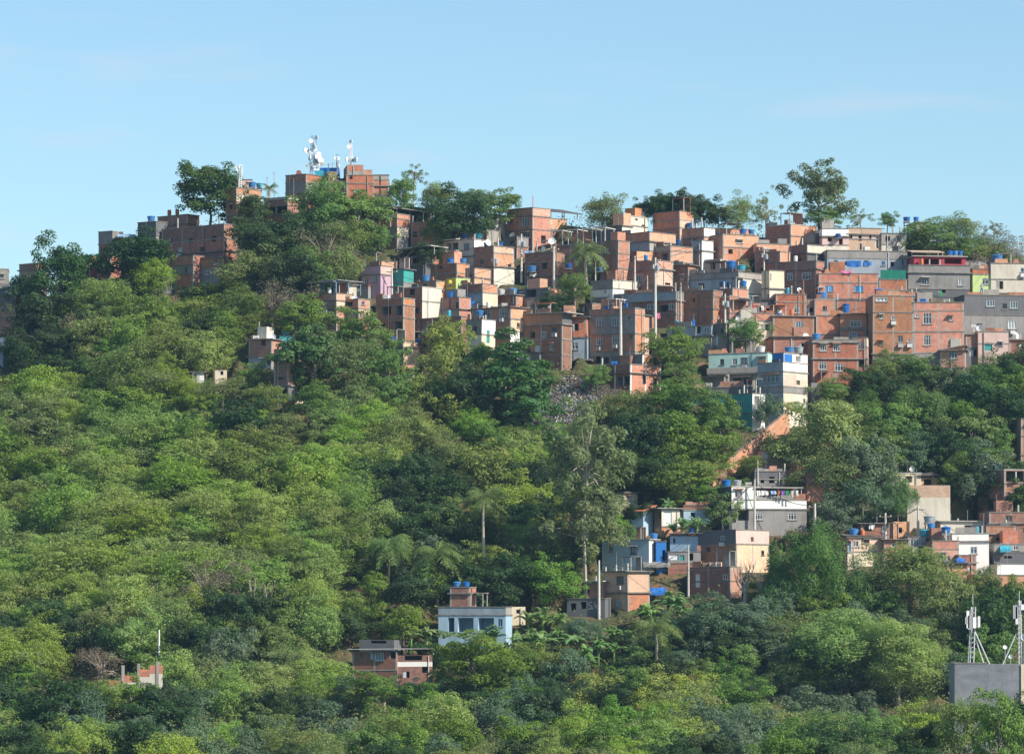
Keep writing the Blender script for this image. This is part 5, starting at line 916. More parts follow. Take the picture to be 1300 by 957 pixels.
def phone_mast(label, px, yt, yb, legs, pans, extra):
    Y = YG + 2.2; s = F / Y; X, z0 = XP(px, Y), ZP(yb, Y) - .0; root = empty('phone_mast', label, 'phone mast', (X, Y, z0)); H_ = (yb - yt) / s
    for (a, b) in legs: m_ = MB(); m_.tube([(a[0]/s, a[2], (yb-a[1])/s), (b[0]/s, b[2], (yb-b[1])/s)], .07, 'frame', 6); m_.build('mast_leg', root)
    for i in range(10):
        z = H_ * (.1 + .08*i); m_ = MB(); m_.tube([(-.25+.0*i, -.2, z), (.2, .2, z + H_*.04), (.25, -.2, z + H_*.08)], .03, 'frame', 4); m_.build('brace', root)
    for (dx, ya, y2, w, mm) in pans: m_ = MB(); m_.box(dx/s-w/2, dx/s+w/2, -.62, -.4, (yb-y2)/s, (yb-ya)/s, mm); m_.box(min(dx/s, 0)-.02, max(dx/s, 0)+.02, -.4, -.3, (yb-y2)/s+.3, (yb-y2)/s+.38, 'grey'); m_.build('panel_antenna', root)
    m_ = MB(); m_.tube([(0, 0, H_*.98), (0, 0, H_ + extra/s)], .04, 'frame', 5); m_.build('lightning_rod', root)
phone_mast('phone mast with white panel antennas and slanting stays on the grey roof', 1235, 766, 843, [((-6,843,0),(-2,770,0)),((0.5,843,-.3),(3,770,-.2)),((-3,843,.5),(0,770,.1)),((21,843,-.2),(2,800,0)),((15,843,.6),(4,812,.1))],
    [(-7,775,797,.28,'white'),(1,783,797,.42,'white'),(7,782,796,.25,'white'),(-4,781,799,.5,'grey'),(-9,783,792,.2,'frame')], 12)
phone_mast('taller phone mast with round dish cut by the right edge of the picture', 1294, 766, 843, [((-0.5,843,0),(-1,762,0)),((3,843,.5),(0.5,762,.2)),((-21,843,0),(-4,804,0)),((2,843,-.4),(1.5,762,-.2))],
    [(-6,768,785,.45,'grey'),(-4,770,792,.25,'white'),(5,767,774,.6,'white')], 16)
dish(1300, 808, .38, YG + 1.6, 'white round dish on the right edge phone mast', base=-3.2); dish(1276, 821, .22, YG + 1.4, 'tiny white dish on the stay of the right phone mast', base=-2); dish(1283, 833, .22, YG + 1.4, 'lower tiny white dish near the stay of the right phone mast', base=-.5)

# cream stepped wall, bottom left
Yw = 455.0; root = empty('stepped_wall', 'cream rendered wall topped with orange brick rising in steps at the bottom left', 'wall', (XP(138, Yw), Yw, ZP(880, Yw))); s = F / Yw; p = MB(); q = MB(); xs = [0, 18, 38, 52, 68]
tops = [866, 860, 852, 847, 838, 838]
for i in range(4):
    a, b_ = xs[i]/s, xs[i+1]/s; y0 = (880 - tops[i])/s; p.box(a, b_, 0, .3, -3, y0 - .4 - .35*i/4, 'r'); q.box(a, b_, -.03, .33, y0 - .4 - .35*i/4 + .003, y0 + .25, 'b')
p.build('rendered_wall', root); q.build('brick_coping', root)
for xk in (18, 38, 62): m_ = MB(); m_.box(xk/s-.15, xk/s+.15, -.1, .4, -3, (880-846+xk*.1)/s, 'g'); m_.build('pillar', root)

# long sloping terracotta wall of the stairway
root = None
A = (1000, 536, 524); Bp = (905, 612, 596)
YA, YB = gY(1000, 545) - 2.5, gY(905, 612)
root = empty('stair_wall', 'long sloping orange wall of the hillside stairway below the corner house', 'wall', (XP(905, YB), YB, ZP(612, YB)))
O = Vector((XP(905, YB), YB, ZP(612, YB))); nS = 12
def wp(t, off_py, dy=0):
    px = 905 + 95*t; Y = YB + (YA - YB)*t + dy; return Vector((XP(px, Y), Y, ZP(612 - 76*t + off_py, Y))) - O
p = MB()
for i in range(nS):
    t0, t1 = i/nS, (i+1)/nS; a, b_ = wp(t0, 12), wp(t1, 12); c_, d_ = wp(t1, -11 - 3*t1), wp(t0, -11 - 3*t0); a2, b2, c2, d2 = (v + Vector((.25, .5, 0)) for v in (a, b_, c_, d_))
    uv = [(i*1.2, 0), (i*1.2+1.2, 0), (i*1.2+1.2, 2.6), (i*1.2, 2.6)]; mt = 'o' if i % 3 else 'b'
    p.quad([a, b_, c_, d_], mt, uv); p.quad([b2, a2, d2, c2], 'b', uv); p.quad([d_, c_, c2, d2], 'slab')
p.build('wall', root)
p = MB()
for i in range(nS):
    t0, t1 = i/nS, (i+1)/nS; a, b_ = wp(t0, -11-3*t0) + Vector((-.15,-.08,0)), wp(t1, -11-3*t1) + Vector((-.15,-.08,0)); a2, b2 = a + Vector((.5, .7, 0)), b_ + Vector((.5, .7, 0)); up = Vector((0, 0, .16)); p.quad([a+up, b_+up, b2+up, a2+up], 'slab'); p.quad([a, b_, b_+up, a+up], 'slab')
p.build('coping', root)
# planks and fallen roof pieces by the shacks
rr = random.Random(5)
for i in range(9):
    px = 940 + i*5.5 + rr.uniform(-2, 2); py = 590 + rr.uniform(-4, 9); Y = gY(px, py) - .6; m_ = MB(); L_ = rr.uniform(1.6, 3.4); m_.box(-L_/2, L_/2, -.12, .12, 0, .05, 'wood'); o = m_.build('plank', None, (XP(px, Y), Y, ZP(py, Y)), rr.uniform(-.6, .6)); o.rotation_euler[1] = rr.uniform(-.6, .1); tag(o, ('first second third fourth fifth sixth seventh eighth ninth'.split()[i]) + ' grey brown plank from the left in the pile by the slope shacks', 'plank', 'planks piled by the slope shacks')

# ------------------------------------------------------------------ foliage
def leaf_mesh(name, mat, P, Nn, size, aspect=1.0, seed=0, twigs=None):
    """many small four-cornered leaves: centres P (n,3), normals Nn (n,3), size (n,)"""
    rs = np.random.RandomState(seed); n = len(P)
    Nn = Nn / (np.linalg.norm(Nn, axis=1, keepdims=True) + 1e-9)
    r = rs.normal(size=(n, 3)); u = np.cross(Nn, r); u /= (np.linalg.norm(u, axis=1, keepdims=True) + 1e-9); v = np.cross(Nn, u)
    s = size[:, None]; a = s * aspect
    V = np.stack([P - u*a, P - v*s*.55, P + u*a, P + v*s*.55], axis=1).reshape(-1, 3)
    me = bpy.data.meshes.new(name); me.vertices.add(4*n); me.vertices.foreach_set('co', V.astype(np.float32).ravel())
    me.loops.add(4*n); me.loops.foreach_set('vertex_index', np.arange(4*n, dtype=np.int32)); me.polygons.add(n)
    me.polygons.foreach_set('loop_start', np.arange(0, 4*n, 4, dtype=np.int32)); me.polygons.foreach_set('loop_total', np.full(n, 4, dtype=np.int32))
    me.update(calc_edges=True); me.materials.append(M[mat]); return me
KIND = {  # mat, clumps, clump r, leaves, leaf size, vertical clump squash, shell min, normal spread
 'mango':   ('Lmango', 95, .28, 12000, .048, .8, .4, .65),
 'dark':    ('Ldark', 85, .27, 10000, .046, .8, .4, .7),
 'broad':   ('Lbroad', 75, .25, 9000, .042, .75, .4, .7),
 'big':     ('Lbig', 60, .26, 6500, .062, .7, .4, .6),
 'feather': ('Lfeather', 150, .21, 15000, .027, .8, .35, .9),
 'olive':   ('Lolive', 90, .24, 10000, .034, .7, .35, .8),
 'vine':    ('Lvine', 60, .29, 15000, .034, 1.0, .6, .55),
 'euc':     ('Leuc', 90, .17, 7500, .034, .9, .25, .9),
 'sparse':  ('Leuc', 40, .15, 2600, .036, .8, .3, .9),
 'teal':    ('Lteal', 60, .25, 7500, .045, .9, .4, .7),
 'dry':     ('Ldry', 50, .25, 2600, .030, .8, .3, 1.),
 'yellow':  ('Lyellow', 60, .25, 6500, .045, .7, .3, .7),
}
PROTO = {}
def proto(kind, var, dens=1.0):
    key = (kind, var, dens)
    if key in PROTO: return PROTO[key]
    mat, nc, cr, nl, ls, sq, smin, spread = KIND[kind]; seed = hash_(kind) % 1000 + var * 17; rs = np.random.RandomState(seed)
    nl = int(nl * dens); ls = ls / math.sqrt(dens) ** .8
    # clump centres within an uneven ellipsoid
    d = rs.normal(size=(nc, 3)); d /= np.linalg.norm(d, axis=1, keepdims=True); d[:, 2] = np.where((d[:, 2] < -.6) & (rs.rand(nc) < .5), -d[:, 2]*.5, d[:, 2])
    lob = 1 + .22*np.sin(3*np.arctan2(d[:,1], d[:,0]) + rs.uniform(0, 6)) + .16*np.sin(5*d[:, 2] + rs.uniform(0, 6)) + rs.uniform(-.2, .16, nc)
    rad = (smin + (1 - smin) * rs.uniform(0, 1, nc) ** .45) * lob * 1.04; C = d * rad[:, None]
    cs = cr * rs.uniform(.65, 1.3, nc)
    idx = rs.choice(nc, nl, p=cs**2 / np.sum(cs**2)); q = rs.normal(size=(nl, 3)); q /= np.linalg.norm(q, axis=1, keepdims=True); q[:, 2] = np.where((q[:, 2] < -.3) & (rs.rand(nl) < .55), -q[:, 2], q[:, 2])
    rr_ = rs.uniform(.55, 1.08, nl) ** .8; L = q * rr_[:, None] * cs[idx][:, None]; L[:, 2] *= sq
    if kind == 'vine': L[:, 2] *= 1.5
    if kind == 'euc' or kind == 'teal': L[:, 2] -= .06 * rs.rand(nl)
    if kind in ('feather', 'olive', 'dry', 'yellow'):
        sc = rs.rand(nl) < .22; n_ = int(sc.sum()); dd = rs.normal(size=(n_, 3)); dd /= np.linalg.norm(dd, axis=1, keepdims=True); P_s = dd * ((rs.uniform(.2, 1.15, n_) ** .5) * (.86 + .25*np.sin(3*np.arctan2(dd[:,1], dd[:,0]) + 1) + .15*np.sin(6*dd[:,2])))[:, None]
    P = C[idx] + L
    if kind in ('feather', 'olive', 'dry', 'yellow'): P[sc] = P_s; q[sc] = dd
    Nn = q * 1.0 + d[idx] * .35 + rs.normal(size=(nl, 3)) * spread * .8; Nn[:, 2] += .35
    me = leaf_mesh('crown', mat, P, Nn, ls * rs.uniform(.6, 1.4, nl), 1.0 if kind not in ('feather', 'euc', 'dry') else 1.5, seed)
    PROTO[key] = (me, C); return PROTO[key]
def limbs(mb, base, C, W, thick, mat, rs, n=7):
    """tapered trunk with limbs that end in clumps of the crown; C in crown units, W maps them to metres"""
    top = W(np.array([0, 0, .1])); fork = W(np.array([0, 0, -.55])); base = Vector(base)
    if fork.z < base.z + .4: fork.z = base.z + (top.z - base.z) * .35
    bend = Vector((rs.uniform(-.3, .3), rs.uniform(-.3, .3), 0)) * thick * 4
    mid = base.lerp(fork, .5) + bend; mb.tube([base - Vector((0,0,1.2)), base, mid, fork, top], [thick*1.3, thick*1.1, thick*.9, thick*.75, thick*.25], mat, 6, False)
    for i in rs.choice(len(C), min(n, len(C)), replace=False):
        e = W(C[i]); s0 = fork.lerp(top, rs.uniform(0, .6)); m_ = s0.lerp(e, .5) + Vector((0, 0, .12 * (e - s0).length)); mb.tube([s0, m_, e], [thick*.5, thick*.32, thick*.1], mat, 5, False)
GRP = {}
tree_n = [0]; TREES = []; KEEP = []
def tree(kind, px, cy, rx, ry, label, group=None, base=None, thick=None, nl=7, dens=1.0, cat='tree', Yo=0.0, bark=None, name=None, low=1.05):
    tree_n[0] += 1; i = tree_n[0]; rs = np.random.RandomState(i * 31 + 5); pb = base or cy + ry * low
    Y = gY(px, pb) + Yo; s = F / Y; X = XP(px, Y); zb = min(gz(px, Y), ZP(pb, Y) + 2) if not base else ZP(base, Y); zc = ZP(cy, Y); R1, R2 = rx / s, ry / s
    TREES.append((px, cy, rx, ry, Y))
    nm = name or {'mango': 'mango_tree', 'dark': 'evergreen_tree', 'broad': 'broadleaf_tree', 'big': 'large_leaved_tree', 'feather': 'acacia_tree', 'olive': 'olive_green_tree', 'vine': 'vine_covered_tree', 'euc': 'eucalyptus_tree', 'sparse': 'eucalyptus_tree', 'teal': 'grey_green_tree', 'dry': 'dry_shrub', 'yellow': 'yellow_green_tree'}[kind]
    root = empty(nm, label, cat, (X, Y, zb), 0, group)
    var = int(rs.randint(3)); me, C = proto(kind, var, dens); rz = rs.uniform(0, 6.28)
    c = bpy.data.objects.new('crown', me); COL.objects.link(c); c.parent = root; c.location = (0, 0, zc - zb); c.rotation_euler = (rs.uniform(-.22, .22), rs.uniform(-.22, .22), rz); c.scale = (R1 * rs.uniform(.88, 1.14), R1 * rs.uniform(.88, 1.14), R2)
    W = lambda v: Vector((R1 * (v[0]*math.cos(rz) - v[1]*math.sin(rz)), R1 * (v[0]*math.sin(rz) + v[1]*math.cos(rz)), zc - zb + R2 * v[2]))
    mb = MB(); limbs(mb, (0, 0, 0), C, W, thick or max(.10, .045 * R1 + .03), bark or {'euc': 'barkl', 'sparse': 'barkl', 'feather': 'bark', 'dry': 'barkl', 'mango': 'barkd', 'dark': 'barkd'}.get(kind, 'bark'), rs, nl); mb.build('trunk', root, weld=False)
    return root
def palm(px, cy, rx, base, label, nf=22, droop=1.0, name='coconut_palm', mat='Lpalm', up=.9, Yo=0, cat='palm', trunk='barkl', tr=.16):
    tree_n[0] += 1; rs = np.random.RandomState(tree_n[0] * 7 + 1); Y = gY(px, base) + Yo; s = F / Y; X = XP(px, Y); zb = ZP(base, Y); hc = ZP(cy, Y) - zb; Rr = rx / s
    KEEP.append((px - rx*.7, cy - rx*.4, px + rx*.7, cy + rx*.4, Y)); TREES.append((px, cy, rx*.7, rx*.7, Y)); root = empty(name, label, cat, (X, Y, zb)); mb = MB()
    for k in range(nf):
        a = 2*math.pi*k/nf*2.4 + rs.uniform(-.2, .2); el = up * 1.15 * (1 - (k / nf) * 1.35) + rs.uniform(-.2, .2); d = Vector((math.cos(a), math.sin(a), 0)); L = Rr * rs.uniform(.85, 1.1); side = Vector((-d.y, d.x, 0))
        pts = []; tw = rs.uniform(-.25, .25); dr = droop * rs.uniform(.5, 1.1)
        for j in range(13):
            t = j / 12; dd = d + side * tw * t; pts.append(dd * (L * t * math.cos(el*.8) * (1 - .12*t)) + Vector((0, 0, hc + L * (math.sin(el) * t - dr * .62 * t * t))))
        for j in range(12):
            p0, p1 = pts[j], pts[j+1]; t = j / 12; ll = L * .25 * math.sin(math.pi * min(1, .15 + t * .8)) + .08
            for sg in (-1, 1):
                for h_ in (0, .33, .66):
                    q0 = p0.lerp(p1, h_); q1 = p0.lerp(p1, h_ + .2); tip = side * sg * ll * rs.uniform(.55, .85) + Vector((0, 0, -ll * rs.uniform(.25, .85))) + d * ll * rs.uniform(.35, .7)
                    mb.quad([q0, q1, q1.lerp(q0, .4) + tip, q0 + tip * .97], mat, [(0,0),(1,0),(1,1),(0,1)])
            mb.quad([p0 + side*.025, p1 + side*.02, p1 - side*.02, p0 - side*.025], mat, [(0,0),(1,0),(1,1),(0,1)])
    mb.build('crown', root, weld=False); t_ = MB(); b = rs.uniform(-.4, .4); t_.tube([(0,0,-1), (b*.5,0,hc*.3), (b*.7,0,hc*.65), (0,0,hc)], [tr*1.5, tr*1.1, tr, tr*.9], trunk, 8); t_.build('trunk', root); return root
def banana(px, cy, r, base, label, n=3, group=None, Yo=0, nleaf=12):
    tree_n[0] += 1; rs = np.random.RandomState(tree_n[0] * 13 + 2); Y = gY(px, base) + Yo; s = F / Y; X = XP(px, Y); zb = ZP(base, Y); Rr = r / s; hc = max(.8, ZP(cy, Y) - zb)
    KEEP.append((px - r*.9, cy - r*.9, px + r*.9, cy + r*.6, Y)); TREES.append((px, cy, r, r*.8, Y)); root = empty('banana_plant', label, 'banana plant', (X, Y, zb), 0, group); lm, tm = MB(), None
    for st in range(n + 1):
        o = Vector((rs.uniform(-.7, .7) * Rr, rs.uniform(-.5, .5) * Rr, 0)) if n > 1 else Vector((0, 0, 0)); h = hc * rs.uniform(.12, .6); tm = MB(); tm.tube([o + Vector((0,0,-1.5)), o + Vector((0, 0, h * .9))], [.15, .10], 'Lbanana', 7); tm.build('stem', root, weld=False)
        for k in range(nleaf):
            a = 2*math.pi*k/nleaf + rs.uniform(-.4, .4); d = Vector((math.cos(a), math.sin(a), 0)); side = Vector((-d.y, d.x, 0)); L = Rr * rs.uniform(.95, 1.4); el = rs.uniform(.75, 1.5); w = L * .095; pv = None; h0 = h * rs.uniform(.25, 1)
            for j in range(8):
                t = j / 7; c = o + d * (L * t * math.cos(el)) + Vector((0, 0, h0 + L * (math.sin(el) * t - .7 * t * t))); ww = w * math.sin(math.pi * min(.97, .12 + t * .88)) + .02
                e0, e1 = c + side * ww + Vector((0,0,-ww*.35)), c - side * ww + Vector((0,0,-ww*.35))
                if pv: lm.quad([pv[1], pv[0], e0, c], 'Lbanana', [(0,0)]*4); lm.quad([pv[2], pv[1], c, e1], 'Lbanana', [(0,0)]*4)
                pv = (e0, c, e1)
    lm.build('leaves', root, weld=False); return root
def bare(px, top, base, r, label, mat='barkl', Yo=0, n=6, th=.16, name='bare_tree'):
    tree_n[0] += 1; rs = random.Random(tree_n[0]); Y = gY(px, base) + Yo; s = F / Y; root = empty(name, label, 'tree', (XP(px, Y), Y, ZP(base, Y))); H_ = (base - top) / s; Rr = r / s; mb = MB(); tw = MB()
    mb.tube([(0,0,-.8), (.1,0,H_*.3), (-.05,.05,H_*.5)], [th*1.3, th, th*.8], mat, 7, False)
    for k in range(n):
        a = 2*math.pi*k/n + rs.uniform(-.3,.3); e = Vector((math.cos(a)*Rr, math.sin(a)*Rr*.6, H_*rs.uniform(.75,1.0))); s0 = Vector((0, 0, H_*rs.uniform(.25,.5))); m_ = s0.lerp(e, .5) + Vector((rs.uniform(-.2,.2), 0, -.05*H_)); mb.tube([s0, m_, e], [th*.7, th*.45, th*.15], mat, 5, False)
        for j in range(9): t = rs.uniform(.4, 1); q = s0.lerp(e, t); f = q + Vector((rs.uniform(-.4,.4)*Rr, rs.uniform(-.3,.3)*Rr, rs.uniform(.05,.3)*H_)); tw.tube([q, f], [th*.22, th*.05], mat, 4, False)
    mb.build('trunk', root, weld=False); tw.build('twigs', root, weld=False); return root

# trees one can tell apart
def tr(kind, px, cy, rx, ry, label, **k):
    g = 1.13 if kind in ('mango', 'dark', 'broad', 'olive', 'big') else 1.0
    return tree(kind, px, cy, rx * g, ry * g, label, **k)
tr('mango', 266, 243, 33, 28, 'round dark mango tree on the crest left of the summit', base=292, dens=1.2)
tr('mango', 322, 272, 19, 22, 'small dark leafy tree in front of the cream parapet brick house', base=306)
palm(342, 238, 13, 262, 'small dark palm among the tanks left of the summit', 16, .9, mat='Lpalm')
tr('mango', 78, 352, 28, 35, 'tall dark round tree at the left crest beside the pale hut', base=410, dens=1.2)
tr('dark', 170, 331, 41, 28, 'dark flat topped tree before the grey box house on the left crest', base=372)
tr('feather', 130, 380, 40, 27, 'spreading green umbrella tree below the left crest', dens=1.2); tr('olive', 128, 425, 30, 26, 'pale leafed tree below the spreading umbrella tree at left'); tr('dark', 60, 405, 40, 32, 'shadowy evergreen below the tall dark crest tree at left'); tr('dark', 30, 380, 24, 26, 'shadowy evergreen at the left edge below the crest'); tr('dark', 32, 455, 26, 25, 'shadowy round tree by the tiny hut at the left edge'); tr('dry', 95, 425, 30, 26, 'pinkish dry thicket between the shadowy trees at left', nl=20)
tr('feather', 196, 352, 28, 22, 'small umbrella tree beside the dark flat topped tree on the left')
tr('broad', 408, 268, 34, 32, 'leafy green tree right under the long grey summit house', base=312, dens=1.2); tr('broad', 455, 276, 36, 26, 'leafy tree mass below the right end of the summit houses', base=312); tr('olive', 440, 305, 34, 22, 'lower olive tree below the summit leafy mass'); tr('broad', 480, 305, 14, 14, 'little green bush tree in front of the grey ruins')
tr('broad', 512, 247, 18, 19, 'bushy tree at the right end of the summit houses', base=282); tr('sparse', 526, 225, 19, 17, 'thin open crowned tree rising behind the bushy tree right of the summit', base=275, dens=1.6, Yo=3)
tr('olive', 556, 256, 22, 22, 'olive green tree behind the round dark ridge tree', base=292, Yo=2); tr('mango', 584, 275, 32, 27, 'round dark mango tree on the ridge above the cream veranda house', base=315, dens=1.2, Yo=-1); tr('broad', 634, 262, 24, 18, 'bright green bushes on the ridge left of the tall square brick house', base=296); tr('olive', 604, 254, 16, 12, 'small olive tree on the ridge by the white bare pole', base=284, Yo=2)
tr('dark', 543, 322, 16, 12, 'dark bush at the left foot of the cream veranda house', base=342); tr('olive', 555, 292, 15, 16, 'shadowed bush under the olive ridge tree', base=312, Yo=-1)
tr('olive', 765, 270, 27, 22, 'brown green loose tree on the ridge right of the tall brick house', base=305, dens=.8, Yo=2)
for i, (x, y, r_) in enumerate(((822, 268, 15), (843, 263, 17), (868, 262, 19), (893, 268, 17), (912, 275, 13))): tr('dark', x, y, r_, r_ * .9, 'dark spiky evergreen of the row behind the square ridge box house, ' + ('at its left end', 'second from left', 'tallest in the middle', 'second from right', 'at its right end')[i], base=298, Yo=3)
tr('olive', 938, 272, 21, 22, 'rounded yellowish olive tree between the dark row and the eucalyptus', base=300, dens=1.2, Yo=3)
tr('sparse', 972, 267, 22, 26, 'small see through eucalyptus left of the tall eucalyptus', base=305, dens=1.3, Yo=4, thick=.1)
tr('euc', 1040, 247, 46, 37, 'tall spreading eucalyptus on the ridge against the sky', base=300, dens=1.5, Yo=4, thick=.22, nl=16); tr('broad', 1047, 277, 24, 12, 'bright bush at the foot of the tall eucalyptus', base=300, Yo=2)
tr('sparse', 1092, 279, 18, 12, 'sprawling thin tree right of the tall eucalyptus', base=302, Yo=3); tr('broad', 1127, 280, 10, 9, 'small round green tree left of the two ridge tanks', base=300, Yo=3)
tr('broad', 1180, 302, 36, 18, 'wide green tree under the two ridge tanks', base=326, Yo=1, dens=1.2); tr('olive', 1212, 291, 26, 17, 'dome of olive leaves on the right ridge', base=320, Yo=2); tr('olive', 1240, 315, 28, 16, 'low olive tree between the right ridge dome and the brown trees', base=335, Yo=1); tr('dry', 1255, 312, 26, 19, 'brown half bare tree on the right ridge', base=335, Yo=2, nl=16, dens=1.4); tr('dry', 1284, 316, 20, 18, 'brown half bare tree nearest the right edge on the ridge', base=338, Yo=2, nl=16, dens=1.4); tr('sparse', 1262, 292, 14, 12, 'thin tall sprig above the brown ridge trees', base=335, Yo=3)
palm(745, 318, 34, 362, 'tall feather palm in the town centre with drooping fronds', 30, 1.35, 'feather_palm', up=1.25, Yo=-1.5, tr=.22); tr('broad', 730, 366, 20, 15, 'round clipped green tree under the tall feather palm', base=392, Yo=-1.6, dens=1.1, bark='barkl'); tr('dark', 703, 386, 20, 12, 'dark green bushes left of the round clipped tree', base=400, Yo=-1)
tr('broad', 612, 446, 14, 8, 'weedy bush in front of the left centre brick house', base=456, Yo=-2)
# middle wood
tr('dark', 352, 310, 42, 32, 'large dark green rounded tree below the summit', dens=1.3); tr('olive', 330, 345, 36, 26, 'olive canopy tree below the large dark tree under the summit'); tr('dry', 412, 325, 40, 34, 'grey brown twiggy tree below the summit wood', nl=26, dens=1.5); tr('dark', 372, 355, 36, 30, 'shadowy evergreen left of the pink house'); tr('olive', 432, 340, 22, 26, 'olive tree against the left side of the pink house'); tr('broad', 382, 403, 30, 22, 'bright leafed tree left of the pipe pergola house', Yo=-1); tr('dry', 345, 385, 30, 28, 'grey brown dry thicket left of the bright leafed tree', nl=22); palm(344, 422, 14, 440, 'short bright palm behind the lone brick house in the left wood', 14, 1.0)
tr('big', 400, 452, 38, 32, 'large bright leaved tree in front of the lone brick house', dens=1.2, Yo=-2); tr('broad', 457, 425, 33, 24, 'round bright tree below the grey balcony band house', Yo=-1.5); palm(425, 424, 16, 446, 'palm tuft left of the round bright tree', 14, .9, Yo=-1); tr('olive', 448, 462, 28, 28, 'olive tree left of the grey slab roofed hut', Yo=-2); tr('broad', 492, 468, 30, 24, 'leafy tree in front of the grey slab roofed hut', Yo=-2.5)
tr('yellow', 569, 432, 27, 26, 'yellowish tree before the left centre houses', Yo=-2); tr('yellow', 560, 470, 26, 28, 'yellow green tree below the yellowish one', Yo=-2); tr('dark', 590, 500, 28, 30, 'shadowy tree left of the large glossy tree', Yo=-2); tr('big', 646, 482, 50, 36, 'large glossy dark green tree above the rubbish slope', dens=1.5, Yo=-3, nl=10); tr('big', 668, 520, 28, 22, 'glossy leaved bush tree at the left bank of the rubbish slope', Yo=-2)
tr('broad', 855, 447, 33, 24, 'light green bushy tree left of the aqua house', Yo=-1.5); tr('broad', 946, 428, 20, 18, 'green bush before the pale pinkish plastered house', base=450, Yo=-1.2); tr('broad', 864, 480, 22, 16, 'bush tree under the light green bushy tree', Yo=-2)
tr('dry', 768, 500, 18, 12, 'grey leafless bush left of the isolated brick house', nl=22, Yo=-1.5)
for i, (x, y, a, b_, k, lb) in enumerate(((800, 515, 34, 20, 'olive', 'olive bush right below the isolated brick house'), (846, 514, 32, 24, 'broad', 'green tree at the right foot of the isolated brick house'), (895, 522, 34, 24, 'broad', 'light green tree below the long dark parapet house'), (918, 548, 24, 24, 'broad', 'light green tree left of the white pillar wall'), (850, 560, 40, 30, 'broad', 'green tree in the middle of the wood under the isolated brick house'), (900, 575, 32, 26, 'broad', 'green tree beside the sloping orange stair wall'), (805, 560, 30, 34, 'dark', 'shadowy tree between the eucalyptus and the green wood'), (870, 610, 34, 24, 'broad', 'green tree above the banana plants'), (822, 600, 28, 22, 'dark', 'shadowy tree above the small ragged shack'), (890, 600, 20, 18, 'yellow', 'yellow green tree at the foot of the sloping stair wall'), (975, 520, 14, 18, 'teal', 'small tree at the foot of the grey and white corner house'))): tr(k, x, y, a, b_, lb, Yo=-1.5)
tr('yellow', 1046, 548, 48, 42, 'broad yellowish tree right of the corner house', dens=1.5, Yo=-2, nl=10); tr('olive', 1010, 575, 28, 22, 'olive crown over the red brown brick hut', Yo=0); tr('olive', 1052, 600, 34, 24, 'loose olive tree with bare pale limbs above the white laundry house', Yo=-1, dens=.8, nl=12, bark='barkl')
tr('teal', 1100, 590, 38, 34, 'dark grey green tree right of the loose olive tree', dens=1.3, Yo=-1.5); tr('teal', 1095, 635, 36, 26, 'lower grey green tree with a red cloth beside it', dens=1.2, Yo=-1.5); tr('teal', 1060, 655, 26, 20, 'grey green bushes right of the pale concrete pole', Yo=-1.5); tr('vine', 1140, 632, 20, 24, 'bright dark bush left of the concrete retaining wall', Yo=-1.5)
tr('vine', 1028, 722, 44, 40, 'big vine draped tree with bright green folds below the peach house', dens=1.3, Yo=-3, base=778); tr('vine', 1078, 745, 24, 28, 'vine draped tree right of the big one', Yo=-3); tr('vine', 990, 750, 22, 30, 'vine draped tree left of the big one', Yo=-3)
tr('olive', 1155, 728, 46, 38, 'brownish green tree covering the lower right houses', dens=1.4, Yo=-3, nl=10); tr('olive', 1195, 752, 30, 34, 'rusty green tree right of the brownish green one', Yo=-3); tr('dry', 1212, 745, 16, 14, 'greyish dry bush below the slanted brick porch', nl=20, Yo=-2); tr('olive', 1240, 745, 26, 20, 'scrubby tree below the white wall strip', Yo=-3)
tr('feather', 1075, 815, 66, 42, 'large domed light green tree at the bottom right, left half', dens=1.8, Yo=-4, nl=14); tr('feather', 1140, 830, 58, 42, 'large domed light green tree at the bottom right, right half', dens=1.8, Yo=-5, nl=14); tr('teal', 1150, 795, 26, 20, 'dark bush tree between the domed tree and the brownish tree', Yo=-2); tr('mango', 1262, 790, 34, 42, 'dark leafy tree behind the phone masts', dens=1.2, Yo=-1); tr('broad', 1290, 770, 22, 30, 'bright green vine tree at the right edge behind the phone mast', Yo=-2)
tr('broad', 600, 842, 47, 32, 'bright domed bush tree below the pale blue porch house', dens=1.5, Yo=-5); tr('euc', 744, 585, 54, 62, 'tall pale trunked eucalyptus in the centre of the wood', base=757, dens=1.5, thick=.24, nl=24, Yo=0); tr('euc', 742, 665, 58, 50, 'lower spreading boughs of a second eucalyptus behind the pale trunk', base=757, dens=1.1, thick=.16, nl=18, Yo=2)
palm(614, 630, 38, 700, 'bright coconut palm in the middle of the wood', 24, 1.0, Yo=-9); palm(492, 690, 46, 752, 'left one of the two shaded coconut palms', 24, 1.35, Yo=-2, trunk='barkd'); palm(555, 700, 46, 760, 'right one of the two shaded coconut palms', 24, 1.35, Yo=-2, trunk='barkd'); tr('dark', 520, 752, 26, 20, 'dark bush between the feet of the two shaded palms', Yo=-4); tr('broad', 478, 748, 20, 16, 'leafy bush at the foot of the left shaded palm', Yo=-4); palm(687, 596, 26, 640, 'small pale palm behind the eucalyptus', 16, 1.1, Yo=-1); palm(832, 795, 44, 862, 'broad shadowed palm above the bottom edge right of centre', 24, 1.0, Yo=-4); palm(488, 866, 26, 892, 'low palm in front of the bottom brick house', 18, 1.1, Yo=-2)  # dark bark on the shaded pair puts their shade into the trunk colour
palm(572, 628, 18, 668, 'slim palm half hidden left of the bright coconut palm', 14, 1.1) 
